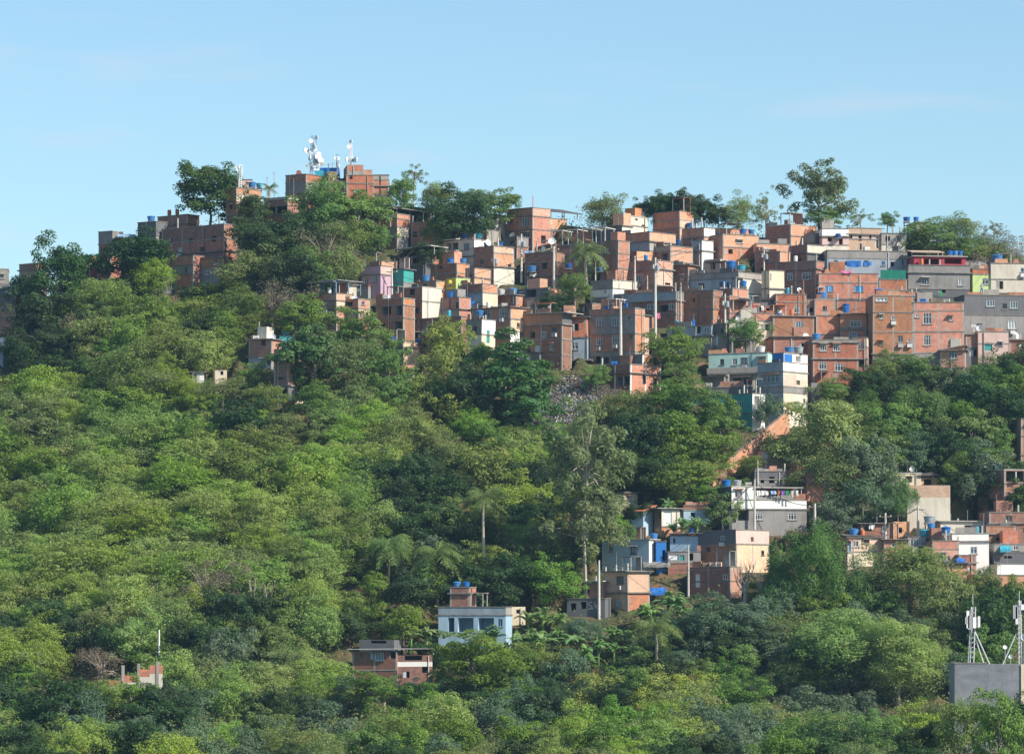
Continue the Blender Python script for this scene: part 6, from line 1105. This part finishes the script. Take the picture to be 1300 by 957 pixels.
for (x, y, r_, b_, n_, lb) in ((868, 655, 26, 676, 3, 'banana clump beside the weathered shack'), (845, 630, 18, 650, 2, 'small banana clump above the weathered shack'), (852, 745, 30, 775, 3, 'tall banana clump in front of the boarded houses'), (640, 800, 26, 830, 3, 'banana clump left of the cream ruined wall, lowest'), (668, 792, 32, 826, 4, 'banana clump right of the pale blue porch house'), (705, 790, 30, 822, 4, 'banana clump in the shade below the graffiti wall'), (660, 830, 30, 862, 4, 'banana clump behind the bright domed bush'), (700, 836, 28, 868, 4, 'banana clump right of the bright domed bush'), (740, 812, 24, 845, 3, 'banana clump below the white pole of the lower centre'), (790, 790, 24, 815, 3, 'banana clump left of the broad shadowed palm'), (536, 785, 22, 812, 2, 'shaded banana clump left of the pale blue porch house'), (612, 830, 18, 855, 2, 'small banana clump under the porch'), (830, 760, 26, 790, 3, 'banana clump left of the tall one by the boarded houses'), (880, 762, 24, 785, 3, 'banana clump under the shaded brick house with white door'), (690, 768, 28, 795, 4, 'banana clump left of the graffiti wall'), (622, 780, 18, 815, 3, 'banana clump against the porch wall'), (770, 800, 24, 830, 3, 'banana clump below the salmon brick house')): banana(x, y, r_, b_, lb, n_, Yo=-2)
tr('teal', 905, 790, 40, 26, 'drooping grey green tree below the shaded brick house with white door', Yo=-3, dens=1.2); tr('teal', 950, 785, 34, 26, 'drooping grey green tree below the bare pale limbs', Yo=-3, dens=1.1); tr('teal', 985, 770, 24, 20, 'small drooping tree left of the vine draped trees', Yo=-3)
bare(945, 712, 768, 14, 'bare pale limbed tree leaning left of the pinkish brick house', Yo=-2.5, th=.2); bare(968, 728, 775, 12, 'second bare pale tree forking right of the first', Yo=-2.5, th=.17)
bare(338, 738, 790, 10, 'bleached leaning trunk in the lower left wood', Yo=-2, n=4, th=.11); bare(368, 752, 795, 5, 'thin bleached straight stem right of the leaning trunk', Yo=-2, n=3, th=.08); bare(320, 736, 785, 5, 'bleached straight stem left of the leaning trunk', Yo=-2, n=3, th=.1); bare(205, 752, 782, 12, 'pale crooked branches showing in the lower left canopy', Yo=-2, n=4, th=.12)
tr('dry', 262, 752, 42, 36, 'brownish bamboo thicket in the lower left wood', nl=40, dens=2.2, name='bamboo_thicket'); tr('dry', 300, 742, 30, 32, 'yellow brown bamboo thicket right of the brownish one', nl=40, dens=2.0, name='bamboo_thicket'); tr('dry', 130, 845, 34, 26, 'grey twiggy scrub left of the cream stepped wall', nl=30, dens=1.6)
tr('dark', 232, 848, 26, 24, 'dark round bush right of the cream stepped wall', Yo=-1); tr('teal', 290, 830, 30, 30, 'grey green round tree right of the dark round bush', Yo=-2)

for i, (k, x, y, a, b_, lb, yo) in enumerate((('broad', 1058, 497, 20, 13, 'bushes at the retaining wall below the bright orange house', -2), ('dark', 1096, 486, 22, 16, 'dark bush right below the bright orange house', -2), ('broad', 1122, 472, 20, 16, 'bright bush at the foot of the three storey orange house', -2), ('olive', 1122, 455, 7, 14, 'thin young tree against the three storey orange house', -1), ('broad', 1160, 472, 24, 17, 'bush under the two three storey orange houses', -2), ('mango', 1188, 480, 22, 16, 'dark bush left of the little stilt brick house', -2), ('teal', 1228, 484, 22, 14, 'grey green bush right below the little stilt brick house', -2.5), ('vine', 1262, 476, 26, 20, 'creeper mound under the peeling pink house', -2), ('dark', 1292, 468, 24, 24, 'dark tree below the low brick hut at the right edge', -2),
    ('feather', 236, 494, 24, 16, 'feathery tree hiding the foot of the tiny white hut', -3), ('olive', 282, 494, 24, 13, 'olive tree hiding the foot of the broken white wall', -3), ('broad', 322, 478, 20, 15, 'bush below the grey floor of the lone brick house', -2), ('olive', 340, 505, 22, 18, 'olive bush left of the narrow brick house undercroft', -2), ('broad', 396, 512, 26, 20, 'bush right of the narrow brick house undercroft', -2), ('olive', 362, 540, 26, 16, 'olive bush below the small sunlit brick base', -3), ('yellow', 530, 500, 24, 24, 'yellow green tree below the broken pale walls', -2.5), ('broad', 500, 500, 22, 20, 'green bush left of the broken pale walls', -2.5), ('dark', 553, 505, 18, 22, 'dark slender tree below the yellow green tree', -2), ('broad', 618, 458, 18, 12, 'bush hiding the foot of the small white house', -2), ('olive', 700, 478, 12, 8, 'weeds at the stilts above the rubbish slope', -1), ('broad', 758, 478, 14, 12, 'weedy bush right of the tall stilts', -1.2), ('olive', 655, 552, 16, 12, 'weedy bush on the left bank of the rubbish', -2), ('olive', 735, 545, 16, 12, 'weedy bush on the right bank of the rubbish', -2), ('broad', 690, 575, 22, 12, 'bush below the rubbish spill', -2.5),
    ('feather', 130, 884, 30, 20, 'feathery bush in front of the cream stepped wall, left', -36), ('broad', 168, 890, 30, 22, 'bush in front of the cream stepped wall, centre', -32), ('dark', 212, 892, 26, 22, 'dark bush in front of the cream stepped wall, right', -32), ('broad', 470, 876, 28, 18, 'bush in front of the bottom brick house', -8), ('olive', 1225, 925, 30, 42, 'olive bush in front of the grey building, left', -12), ('broad', 1268, 930, 34, 44, 'green bush in front of the grey building, centre', -14), ('dark', 1305, 928, 26, 40, 'dark bush in front of the grey building, right', -12), ('broad', 424, 262, 16, 14, 'bright bush against the middle summit brick house', -1), ('broad', 470, 262, 26, 13, 'bush row against the tallest summit brick houses', -1), ('broad', 930, 622, 20, 12, 'bushes under the foot of the sloping stair wall', -1), ('olive', 952, 590, 16, 12, 'bush hiding the lower side of the stair wall', -1), ('yellow', 985, 566, 18, 14, 'yellow green bush under the top of the stair wall', -1), ('dark', 530, 882, 26, 16, 'dark bush in front of the ruined bottom hut', -6), ('teal', 862, 838, 20, 12, 'grey green bush before the buried dark hut', -2))): tr(k, x, y, a, b_, lb, Yo=yo)

# the wood: canopies that merge, placed to leave the houses free
hrects = [(h.x0, ZP and (HY - (h.ztop) * F / h.Yc), h.x1, h.yb, h.Yc) for h in HS.values()]
hrects += [(140, 836, 206, 880, 455), (1210, 770, 1300, 957, 400)]
def free(px, cy, rx, ry, Y, tol=.72):
    for (a, t_, b_, bt, yh) in KEEP:
        if yh > Y and px + rx*.8 > a and px - rx*.8 < b_ and cy - ry*.9 < bt and cy + ry*.8 > t_: return False
    for (a, t_, b_, bt, yh) in hrects:
        if yh > Y - 1 and px + rx*tol > a and px - rx*tol < b_ and cy - ry*.95 < bt - max(7, .22*(bt - t_)) and cy + ry*.8 > t_: return False
    return True
def inside(px, py, poly):
    c = False; n = len(poly)
    for i in range(n):
        (x1, y1), (x2, y2) = poly[i], poly[i-1]
        if (y1 > py) != (y2 > py) and px < (x2-x1)*(py-y1)/(y2-y1) + x1: c = not c
    return c
ORD = 'first second third fourth fifth sixth seventh eighth ninth tenth eleventh twelfth thirteenth fourteenth fifteenth sixteenth seventeenth eighteenth nineteenth twentieth twenty-first twenty-second twenty-third twenty-fourth twenty-fifth'.split()
NM = {'feather': 'pale feathery acacia', 'olive': 'olive green tree', 'broad': 'mid green leafy tree', 'dark': 'dark evergreen tree', 'dry': 'dry twiggy shrub', 'yellow': 'yellow green tree', 'teal': 'grey green dense tree', 'big': 'glossy leaved tree', 'vine': 'bright creeper clad tree', 'mango': 'very dark dense tree'}
def wood(where, poly, kinds, step, r0, r1, seed, flat=.78, dens=1.0, minY=None):
    rs = random.Random(seed); xs = [p_[0] for p_ in poly]; ys = [p_[1] for p_ in poly]; y = min(ys); row = 0; made = []
    while y < max(ys):
        x = min(xs) + (row % 2) * step / 2
        while x < max(xs):
            px, py = x + rs.uniform(-.42, .42) * step, y + rs.uniform(-.42, .42) * step * .5; x += step
            rx = rs.uniform(r0, r1) * 1.12; ry = rx * flat * rs.uniform(.85, 1.25); k = rs.choice(kinds)
            if not inside(px, py, poly): continue
            pb = py + ry * .98; Y = gY(px, pb)
            if not free(px, py, rx, ry, Y): continue
            if any(abs(px - t_[0]) < (rx + t_[2]) * .32 and abs(py - t_[1]) < (ry + t_[3]) * .24 for t_ in TREES): continue
            made.append((k, px, py, tree(k, px, py, rx, ry, 'x', f'{NM[k]}s of the {where}', dens=dens, nl=5, low=.98)))
        y += step * .5; row += 1
    if made:
        ys = sorted(m_[2] for m_ in made); c1, c2 = ys[len(ys)//3], ys[2*len(ys)//3]
        for k in set(m_[0] for m_ in made):
            for bn, lo, hi in (('upper', -1e9, c1), ('middle', c1, c2), ('lower', c2, 1e9)):
                g = sorted([m_ for m_ in made if m_[0] == k and lo <= m_[2] < hi], key=lambda m_: m_[1])
                for i, m_ in enumerate(g): m_[3]['label'] = f'{NM[k]}, ' + (f'{ORD[i]} from left' if len(g) > 1 else 'only one') + f' in the {bn} part of the {where}'
wood('upper left wood', [(60, 400), (210, 362), (300, 335), (420, 350), (395, 400), (320, 430), (240, 465), (120, 470), (30, 470)], ['feather', 'olive', 'olive', 'broad', 'dark', 'dry'], 40, 21, 32, 1)
wood('mid left wood', [(-30, 470), (130, 460), (300, 450), (345, 480), (470, 500), (480, 600), (300, 600), (-30, 600)], ['feather', 'feather', 'olive', 'broad', 'dark', 'olive', 'feather'], 42, 22, 40, 2, .66)
wood('lower left wood', [(-40, 585), (470, 585), (470, 690), (420, 745), (200, 745), (-40, 770)], ['feather', 'feather', 'feather', 'feather', 'feather', 'olive'], 42, 26, 46, 3, .62)
wood('bottom left wood', [(-40, 750), (200, 735), (330, 760), (410, 770), (430, 900), (220, 900), (200, 830), (130, 830), (-40, 900)], ['feather', 'feather', 'broad', 'dark', 'olive'], 42, 25, 36, 4)
wood('wood by the rubbish', [(440, 490), (600, 510), (640, 570), (640, 640), (560, 660), (470, 650)], ['olive', 'feather', 'broad', 'yellow', 'olive', 'dark'], 40, 22, 34, 5)
wood('coconut palm wood', [(600, 580), (700, 560), (720, 700), (690, 760), (600, 740), (450, 740), (450, 660), (560, 650)], ['broad', 'dark', 'teal', 'olive', 'dark', 'feather'], 40, 22, 33, 6)
wood('eucalyptus side wood', [(690, 540), (830, 540), (830, 640), (770, 700), (700, 760), (690, 640)], ['dark', 'dark', 'broad', 'olive'], 40, 22, 30, 7)
wood('dark right slope', [(1090, 480), (1180, 490), (1310, 440), (1310, 640), (1245, 660), (1210, 615), (1130, 590), (1090, 560)], ['dark', 'mango', 'vine', 'broad', 'dark', 'teal', 'broad'], 36, 20, 32, 8, .85)  # dark and mango kinds put the slope's shadow masses into leaf colour
wood('lower right wood', [(960, 760), (1240, 745), (1310, 745), (1310, 830), (1210, 870), (960, 870)], ['broad', 'teal', 'dark', 'broad', 'olive'], 40, 22, 32, 9)
wood('bottom centre wood', [(420, 760), (560, 800), (700, 820), (960, 800), (960, 905), (420, 905)], ['broad', 'dark', 'teal', 'broad', 'olive', 'yellow'], 38, 20, 32, 10)
wood('wood below the laundry', [(960, 690), (1010, 690), (1070, 720), (1070, 780), (960, 780)], ['vine', 'dark', 'broad'], 36, 20, 28, 11)
wood('shack side wood', [(760, 600), (900, 600), (930, 650), (860, 680), (760, 690)], ['dark', 'broad', 'broad'], 34, 16, 24, 12)
wood('foreground edge wood', [(-40, 900), (1200, 900), (1200, 985), (-40, 985)], ['broad', 'dark', 'teal', 'olive', 'feather'], 46, 27, 38, 13, .8)
wood('buried hut wood', [(720, 790), (980, 780), (980, 830), (720, 850)], ['dark', 'teal', 'broad'], 34, 18, 26, 14)
wood('wood under the summit', [(300, 280), (480, 280), (450, 360), (300, 340)], ['dark', 'olive', 'broad'], 34, 20, 28, 15)
wood('far right ridge', [(1225, 320), (1310, 318), (1310, 335), (1225, 335)], ['olive', 'dry'], 26, 14, 18, 16)

# undergrowth: leaves low over the whole hill
def undergrowth():
    rs = np.random.RandomState(4); P = []; 
    n = 260000; px = rs.uniform(-120, 1420, n); Y = rs.uniform(384, 598, n); hh = rs.gamma(1.3, .42, n)
    nzv = np.sin(px*.05 + np.sin(Y*.3)) + np.sin(Y*.21 + px*.023) + rs.normal(size=n)*.7
    keep = nzv > -.9; px, Y, hh = px[keep], Y[keep], hh[keep]
    X = (px - HX) / F * Y; Z = np.array([gz(a, b_) + mound(c, b_) for a, b_, c in zip(px, Y, X)]) - .1 + np.minimum(hh, 2.2)
    Zg = Z.copy()
    ok = np.ones(len(px), bool)
    for (xa, xb, ya, yb_, z) in carve: ok &= ~((X > xa) & (X < xb) & (Y > ya) & (Y < yb_))
    gpoly = [(700, 480), (730, 478), (765, 470), (795, 474), (770, 500), (745, 525), (715, 548), (690, 566), (640, 588), (625, 575), (655, 545), (672, 520), (690, 500)]
    pys = HY - Z / Y * F; g = np.array([inside(a, b_, gpoly) for a, b_ in zip(px, pys)]); ok &= ~(g & (rs.rand(len(px)) < .8))
    P = np.stack([X, Y, Z], 1)[ok]; Nn = rs.normal(size=P.shape) * .7 + np.array([0.1, -.4, .8]); me = leaf_mesh('undergrowth', 'Lgrass', P, Nn, rs.uniform(.10, .24, len(P)), 1.2, 3)
    o = bpy.data.objects.new('undergrowth', me); COL.objects.link(o); o['kind'] = 'stuff'
    # rubbish tipped down the slope
    n = 7500; mb = MB(); rr = random.Random(11); c = 0; mats = ['white', 'panel', 'grey', 'grey', 'tarpl', 'q', 'wood', 'wood', 'wood', 'soil', 'soil', 'soil', 'dark', 'slab', 'slab', 'slab', 'c', 'c', 'u', 'd', 'd', 'c', 'grey', 'v', 'v', 'v'] * 3 + ['tarpb', 'red', 'yellow', 'white']
    while c < n:
        a, b_ = rr.uniform(615, 815), rr.uniform(465, 595)
        if not inside(a, b_, gpoly): continue
        Yq = gY(a, b_); Xq = XP(a, Yq); z = ZP(b_, Yq) + mound(Xq, Yq) - .25 + rr.uniform(0, .25); c += 1; v = Vector((Xq, Yq, z)); s_ = rr.uniform(.05, .17) if rr.random() < .9 else rr.uniform(.17, .35)
        u = Vector((rr.uniform(-1,1), rr.uniform(-1,1), rr.uniform(-.5,.5))).normalized(); w = u.cross(Vector((rr.uniform(-.5,.5), rr.uniform(-1,0), 1)).normalized()); t_ = u.cross(w) * .4
        mt = rr.choice(mats); q = [v - u*s_ - w*s_*.6, v + u*s_ - w*s_*.6, v + u*s_*.8 + w*s_*.6, v - u*s_*.9 + w*s_*.5]; tp = [x_ + t_*s_ for x_ in q]; mb.quad(tp, mt); 
        for j in range(4): mb.quad([q[j], q[(j+1)%4], tp[(j+1)%4], tp[j]], mt)
    o = mb.build('rubbish', None, weld=False); o['kind'] = 'stuff'
undergrowth()

# ------------------------------------------------------------------ washing, cloths, tarpaulins, clutter
def cloth(px, py, w, hh, Y, mat, label, group=None, name='hanging_cloth', cat='cloth', rz=0):
    s = F / Y; W_, H_ = w / s, hh / s; mb = MB(); nx = 6; rr = random.Random(hash_(label) + int(px)); ph_ = rr.uniform(0, 6)
    def pt(i, j): return (-W_/2 + W_*i/nx + (.04*math.sin(j*2+ph_)), .07*math.sin(i*1.7+ph_)*(j/3), -H_*j/3 * (1 - .06*math.sin(i+ph_)))
    for i in range(nx):
        for j in range(3):
            q = [pt(i, j+1), pt(i+1, j+1), pt(i+1, j), pt(i, j)]; mb.quad(q, mat); mb.quad([(a, b_+.025, c) for a, b_, c in q][::-1], mat)
    o = mb.build(name, None, (XP(px, Y), Y, ZP(py - hh/2, Y)), rz, weld=False); tag(o, label, cat, group); return o
hO = HS['O5']; YO = hO.Yc + .9
m_ = MB(); m_.tube([(XP(958, YO), YO, ZP(622, YO)), (XP(990, YO), YO, ZP(623, YO)), (XP(1023, YO), YO, ZP(622, YO))], .025, 'wire', 4); tag(m_.build('washing_line'), 'washing line under the slab roof of the white laundry terrace', 'washing line')
for (px, w, hh, mt, lb) in ((963, 5, 7, 'white', 'white shirt at the left end of the terrace washing line'), (971, 9, 6, 'w', 'wide white sheet on the terrace washing line'), (982, 7, 5, 'tarpl', 'pale blue towel on the terrace washing line'), (989, 3, 6, 'orange', 'orange garment on the terrace washing line'), (994, 5, 6, 'purple', 'purple garment on the terrace washing line'), (999.5, 5, 6, 'green', 'green garment on the terrace washing line'), (1006, 4, 8, 'r', 'cream garment on the terrace washing line'), (1012, 3, 7, 'white', 'narrow white cloth near the right end of the terrace washing line')): cloth(px, 622.5 + hh/2, w, hh, YO, mt, lb, 'clothes on the white laundry terrace')
hJ = HS['J1']; YJ = placeY(hJ, 943, -.35)
for (px, py, w, hh, mt, lb) in ((932, 487, 9, 5, 'white', 'white sheet hanging in the aqua house opening'), (941, 486.5, 8, 5, 'tarpl', 'pale sheet right of the white one in the aqua house opening'), (946, 484, 3, 6, 'dark', 'dark trousers hanging at the aqua house'), (950.5, 483, 3.4, 4, 'red', 'red cloth hanging at the aqua house')): cloth(px, py, w, hh, YJ, mt, lb, 'clothes at the aqua house')
for k, (key, px, py, w, hh, mt, lb, ins) in enumerate((('H13', 968, 391, 3, 6, 'w', 'white cloth by the barrels between centre and right town', -.2), ('H13', 956, 391, 4, 6, 'red', 'dull red cloth by the barrels between centre and right town', -.2), ('G6', 1075, 345.5, 16, 3, 'pink', 'pink bedding laid along the blue shutter terrace', -.15), ('G6', 1084, 335, 18, 8, 'tarpb', 'large blue tarpaulin hung over the blue shutter terrace', .4), ('G6', 1101, 335, 11, 5, 'tarpb', 'small blue tarpaulin right of the large one', .5), ('O8', 1107, 668, 7, 7, 'white', 'white and red cloth over the lower right brick rooms', -.2), ('D5', 678, 343, 1, 1, 'w', '', 0), ('E12', 812, 999, 1, 1, 'w', '', 0), ('H7b', 1194.5, 373, 3, 7, 'green', 'small green and yellow flag on the orange three storey house', .3), ('Q10', 893, 715, 6, 8, 'l', 'orange cloth at the left of the parapet below the pinkish brick house', -.3), ('J6', 936, 403, 4, 5, 'white', 'small white cloth on the open window house', -.1))):
    if not lb: continue
    cloth(px, py, w, hh, placeY(HS[key], px, ins), mt, lb)
cloth(836, 401, 4, 7, placeY(HS['E13'], 836, -.6), 'pink', 'pink and white cloth by the very tall transformer pole'); cloth(1098, 621, 4, 5, gY(1098, 650) - 3.5, 'red', 'red cloth beside the lower grey green tree'); cloth(677, 349, 9, 4, placeY(HS['D5'], 677, -.5), 'white', 'white and red sheet hanging below the bent pole tank'); cloth(671, 300 + 20, 14, 3, placeY(HS['D5'], 680, -.1), 'tarpl', 'pale lilac sheet laid on the shaded brick house parapet')
def tarp(px, py, w, d, Y, mat, label, tilt=.25, name='tarpaulin'):
    s = F / Y; W_ = w / s; mb = MB(); rr = random.Random(int(px * 3)); g = [[(-W_/2 + W_*i/6, d*j/4, tilt*d*j/4 + rr.uniform(-.09, .09)) for i in range(7)] for j in range(5)]
    for j in range(4):
        for i in range(6): q = [g[j][i], g[j][i+1], g[j+1][i+1], g[j+1][i]]; mb.quad(q, mat); mb.quad([(a, b_, c-.03) for a, b_, c in q][::-1], mat)
    for i in range(6): mb.quad([(g[0][i][0], 0, g[0][i][2]-.35), (g[0][i+1][0], 0, g[0][i+1][2]-.3), g[0][i+1], g[0][i]], mat)
    o = mb.build(name, None, (XP(px, Y), Y, ZP(py, Y)), 0, weld=False); return tag(o, label, 'tarpaulin')
tarp(21, 369, 28, 2.2, HS['A12'].Yc + .2, 'tarpl', 'crumpled pale blue tarpaulin on the dark brick house at the left edge', .4); tarp(160, 299, 22, 2, HS['A7'].Yc, 'tarpl', 'blue white sheeting along the left crest roof edge', .2); tarp(188, 352, 12, 1.5, HS['A15'].Yc, 'white', 'white bag heap on the dark hut before the hillside row', .3)
tarp(836, 752, 20, 2.2, gY(836, 756) - .5, 'tarpb', 'blue and white tarpaulin over junk beside the banana clump', .3); tarp(1005, 582, 14, 2, HS['O3'].Yc, 'white', 'white sheeting on the red brown brick hut', .35); tarp(1277, 697, 14, 1.5, HS['O15'].Yc - .8, 'tankc', 'teal tarpaulin bundle on the cluttered grey house', .5); tarp(1220, 711.5, 11, 1.2, HS['O18'].Yc, 'tarpb', 'blue tarpaulin on the slanted brick porch', .3); tarp(572, 357, 4, .5, HS['C10b'].Yc - .2, 'yellow', 'yellow awning scrap at the bright yellow room', .3)
tarp(834, 717, 34, 3.0, gY(834, 724) - 1, 'tin', 'wavy rusted sheet roof between the light blue and salmon houses', .3, 'sheet_roof'); tarp(908, 604, 30, 2.4, gY(935, 612) , 'wood', 'thatched looking brown roof heap at the stair wall foot', .45, 'roof_heap'); tarp(455, 362, 12, 1.0, placeY(HS['C8'], 456, -1.1), 'dark', 'dark blue awning on the pink house front', .4, 'awning')
# small roof clutter: drums, blocks, crates
rr = random.Random(21)
lst = [('G9', 1000), ('G9', 1018), ('E1', 790), ('F10', 1010), ('C18', 520), ('C18', 570), ('D10', 690), ('O5b', 950), ('K1', 780), ('H7b', 1172), ('H7b', 1184), ('H7b', 1202), ('J1', 920), ('C12', 418), ('C14', 490), ('D5', 690), ('E6', 820), ('F9', 975), ('H1', 1005), ('G6', 1050), ('O12', 1240), ('Q9', 905), ('Q9', 912), ('Q9', 896), ('O7', 1095), ('A2', 215), ('A2', 225), ('A1', 250), ('S1', 380), ('E13', 845), ('J7', 880), ('J7', 860), ('M1', 325), ('I1', 1170), ('I3', 1290), ('G5', 1100), ('D9', 620), ('D9', 640), ('C13', 440), ('E12', 770), ('J4', 900), ('J4', 870)]
cnt = {}
for key, px in lst:
    h = HS[key]; Y = placeY(h, px, .5); s = F / Y; X = XP(px, Y); z = h.ztop + .04; typ = rr.choice(['crate', 'barrel', 'block_stack', 'crate', 'barrel']); 
    own = h.root.get('label', 'house').replace(' house', ' house'); mb = MB()
    if typ == 'barrel': c = rr.choice(['tank', 'tankw', 'dark', 'tankc', 'orange']); mb.lathe([(.26, 0), (.28, .1), (.3, .42), (.28, .8), (.26, .86)], c, 12); lab = {'tank': 'blue', 'tankw': 'white', 'dark': 'black', 'tankc': 'teal', 'orange': 'orange'}[c] + ' barrel'
    elif typ == 'crate':
        c = rr.choice(['wood', 'framew', 'tarpb', 'slabl']); mb.box(-.4, .4, -.3, .3, 0, .1, c)
        for a in (-.38, .38): mb.box(a-.03, a+.03, -.3, .3, .1, .55, c)
        mb.box(-.4, .4, -.31, -.27, .2, .5, c); mb.box(-.4, .4, .27, .31, .2, .5, c); lab = {'wood': 'wooden', 'framew': 'white', 'tarpb': 'blue', 'slabl': 'pale grey'}[c] + ' crate'
    else:
        for k in range(3): mb.box(-.5 + .07*k, .4 - .1*k, -.2, .2, .21*k + .004*k, .21*k+.2, 'b')
        lab = 'stack of bricks'
    k = (key, lab); cnt[k] = cnt.get(k, 0) + 1
    side = 'left' if px < (h.x0 + h.x1) / 2 else 'right'
    short = ' '.join(own.split()[:7]); short = ' '.join(short.split()[:-1]) if short.split()[-1] in ('with', 'a', 'of', 'the', 'and', 'on', 'by', 'at', 'in', 'under') else short; o = mb.build(typ, None, (X, Y, z), rr.uniform(-.4, .4)); tag(o, f'{lab} ' + ('', 'second ', 'third ')[cnt[k] - 1] + f'on the {side} of the {short}'.rstrip(' ,'), typ.replace('_', ' '))

# a person on the dark stained roof
def person(px, py_foot, Y, label):
    z0 = ZP(py_foot, Y); me = bpy.data.meshes.new('person')
    J = [((0,0,.95),.15,.12),((0,0,1.18),.14,.10),((0,-.02,1.38),.17,.11),((0,-.02,1.5),.06,.06),((0,-.04,1.62),.085,.1),((0,-.05,1.72),.075,.09),
         ((-.2,-.02,1.41),.06,.06),((-.27,-.06,1.15),.045,.045),((-.2,-.28,1.1),.035,.035),((-.17,-.36,1.1),.03,.02),
         ((.2,-.02,1.41),.06,.06),((.29,-.04,1.15),.045,.045),((.22,-.26,1.05),.035,.035),((.2,-.34,1.05),.03,.02),
         ((-.1,0,.9),.1,.1),((-.12,-.02,.5),.06,.07),((-.12,.02,.08),.045,.05),((-.13,-.14,.04),.05,.03),
         ((.1,0,.9),.1,.1),((.13,.0,.5),.06,.07),((.13,.04,.08),.045,.05),((.14,-.12,.04),.05,.03)]
    E = [(0,1),(1,2),(2,3),(3,4),(4,5),(2,6),(6,7),(7,8),(8,9),(2,10),(10,11),(11,12),(12,13),(0,14),(14,15),(15,16),(16,17),(0,18),(18,19),(19,20),(20,21)]
    me.from_pydata([j[0] for j in J], E, []); o = bpy.data.objects.new('person', me); COL.objects.link(o); md = o.modifiers.new('skin', 'SKIN')
    sv = me.skin_vertices[0].data
    for i, j in enumerate(J): sv[i].radius = (j[1], j[2])
    sv[0].use_root = True; o.modifiers.new('sub', 'SUBSURF').levels = 1; o.modifiers['sub'].render_levels = 2; me.materials.append(M['skin'])
    dg = bpy.context.evaluated_depsgraph_get(); ev = bpy.data.meshes.new_from_object(o.evaluated_get(dg)); o.modifiers.clear(); o.data = ev
    ev.materials.clear()
    for k in ('skin', 'grey', 'tarpb', 'hair'): ev.materials.append(M[k])
    for p_ in ev.polygons:
        c = p_.center; p_.material_index = 3 if (c.z > 1.7 or (c.z > 1.6 and c.y > -.01)) else (1 if .92 < c.z < 1.47 and c.y > -.15 else (2 if .15 < c.z <= .92 else 0)); p_.use_smooth = True
    o.location = (XP(px, Y), Y, z0); return tag(o, label, 'person')
hP = HS['H9']; YP = hP.Yc + .9
person(1246.3, HY - (hP.ztop + .04) / YP * F, YP, 'person in pale grey shirt standing on the dark stained roof before the lime green house')

# white sprayed letters on the dark wall under the eucalyptus
h = HS['Q8b']; strokes = [[(.5,.9),(.08,.85),(.05,.52),(.45,.42),(.45,.08),(0,0)], [(.8,.9),(.95,.1),(1.1,.6),(1.25,.1),(1.4,.9)]]
mb = MB(); kx = h.s * math.cos(h.t); a0 = (747 - h.xc) / kx; zb_ = (h.yb - 773) / h.s
for st in strokes:
    for (a, b_), (c, d) in zip(st, st[1:]):
        L_ = math.hypot(c-a, d-b_); nx_, nz_ = -(d-b_)/L_*.06, (c-a)/L_*.06
        q = [(a0+a+nx_, -.006, zb_+b_+nz_), (a0+a-nx_, -.006, zb_+b_-nz_), (a0+c-nx_, -.006, zb_+d-nz_), (a0+c+nx_, -.006, zb_+d+nz_)]
        if Vector(q[1]) != Vector(q[0]): mb.quad(q, 'q')
mb.build('graffiti', h.root, weld=False)
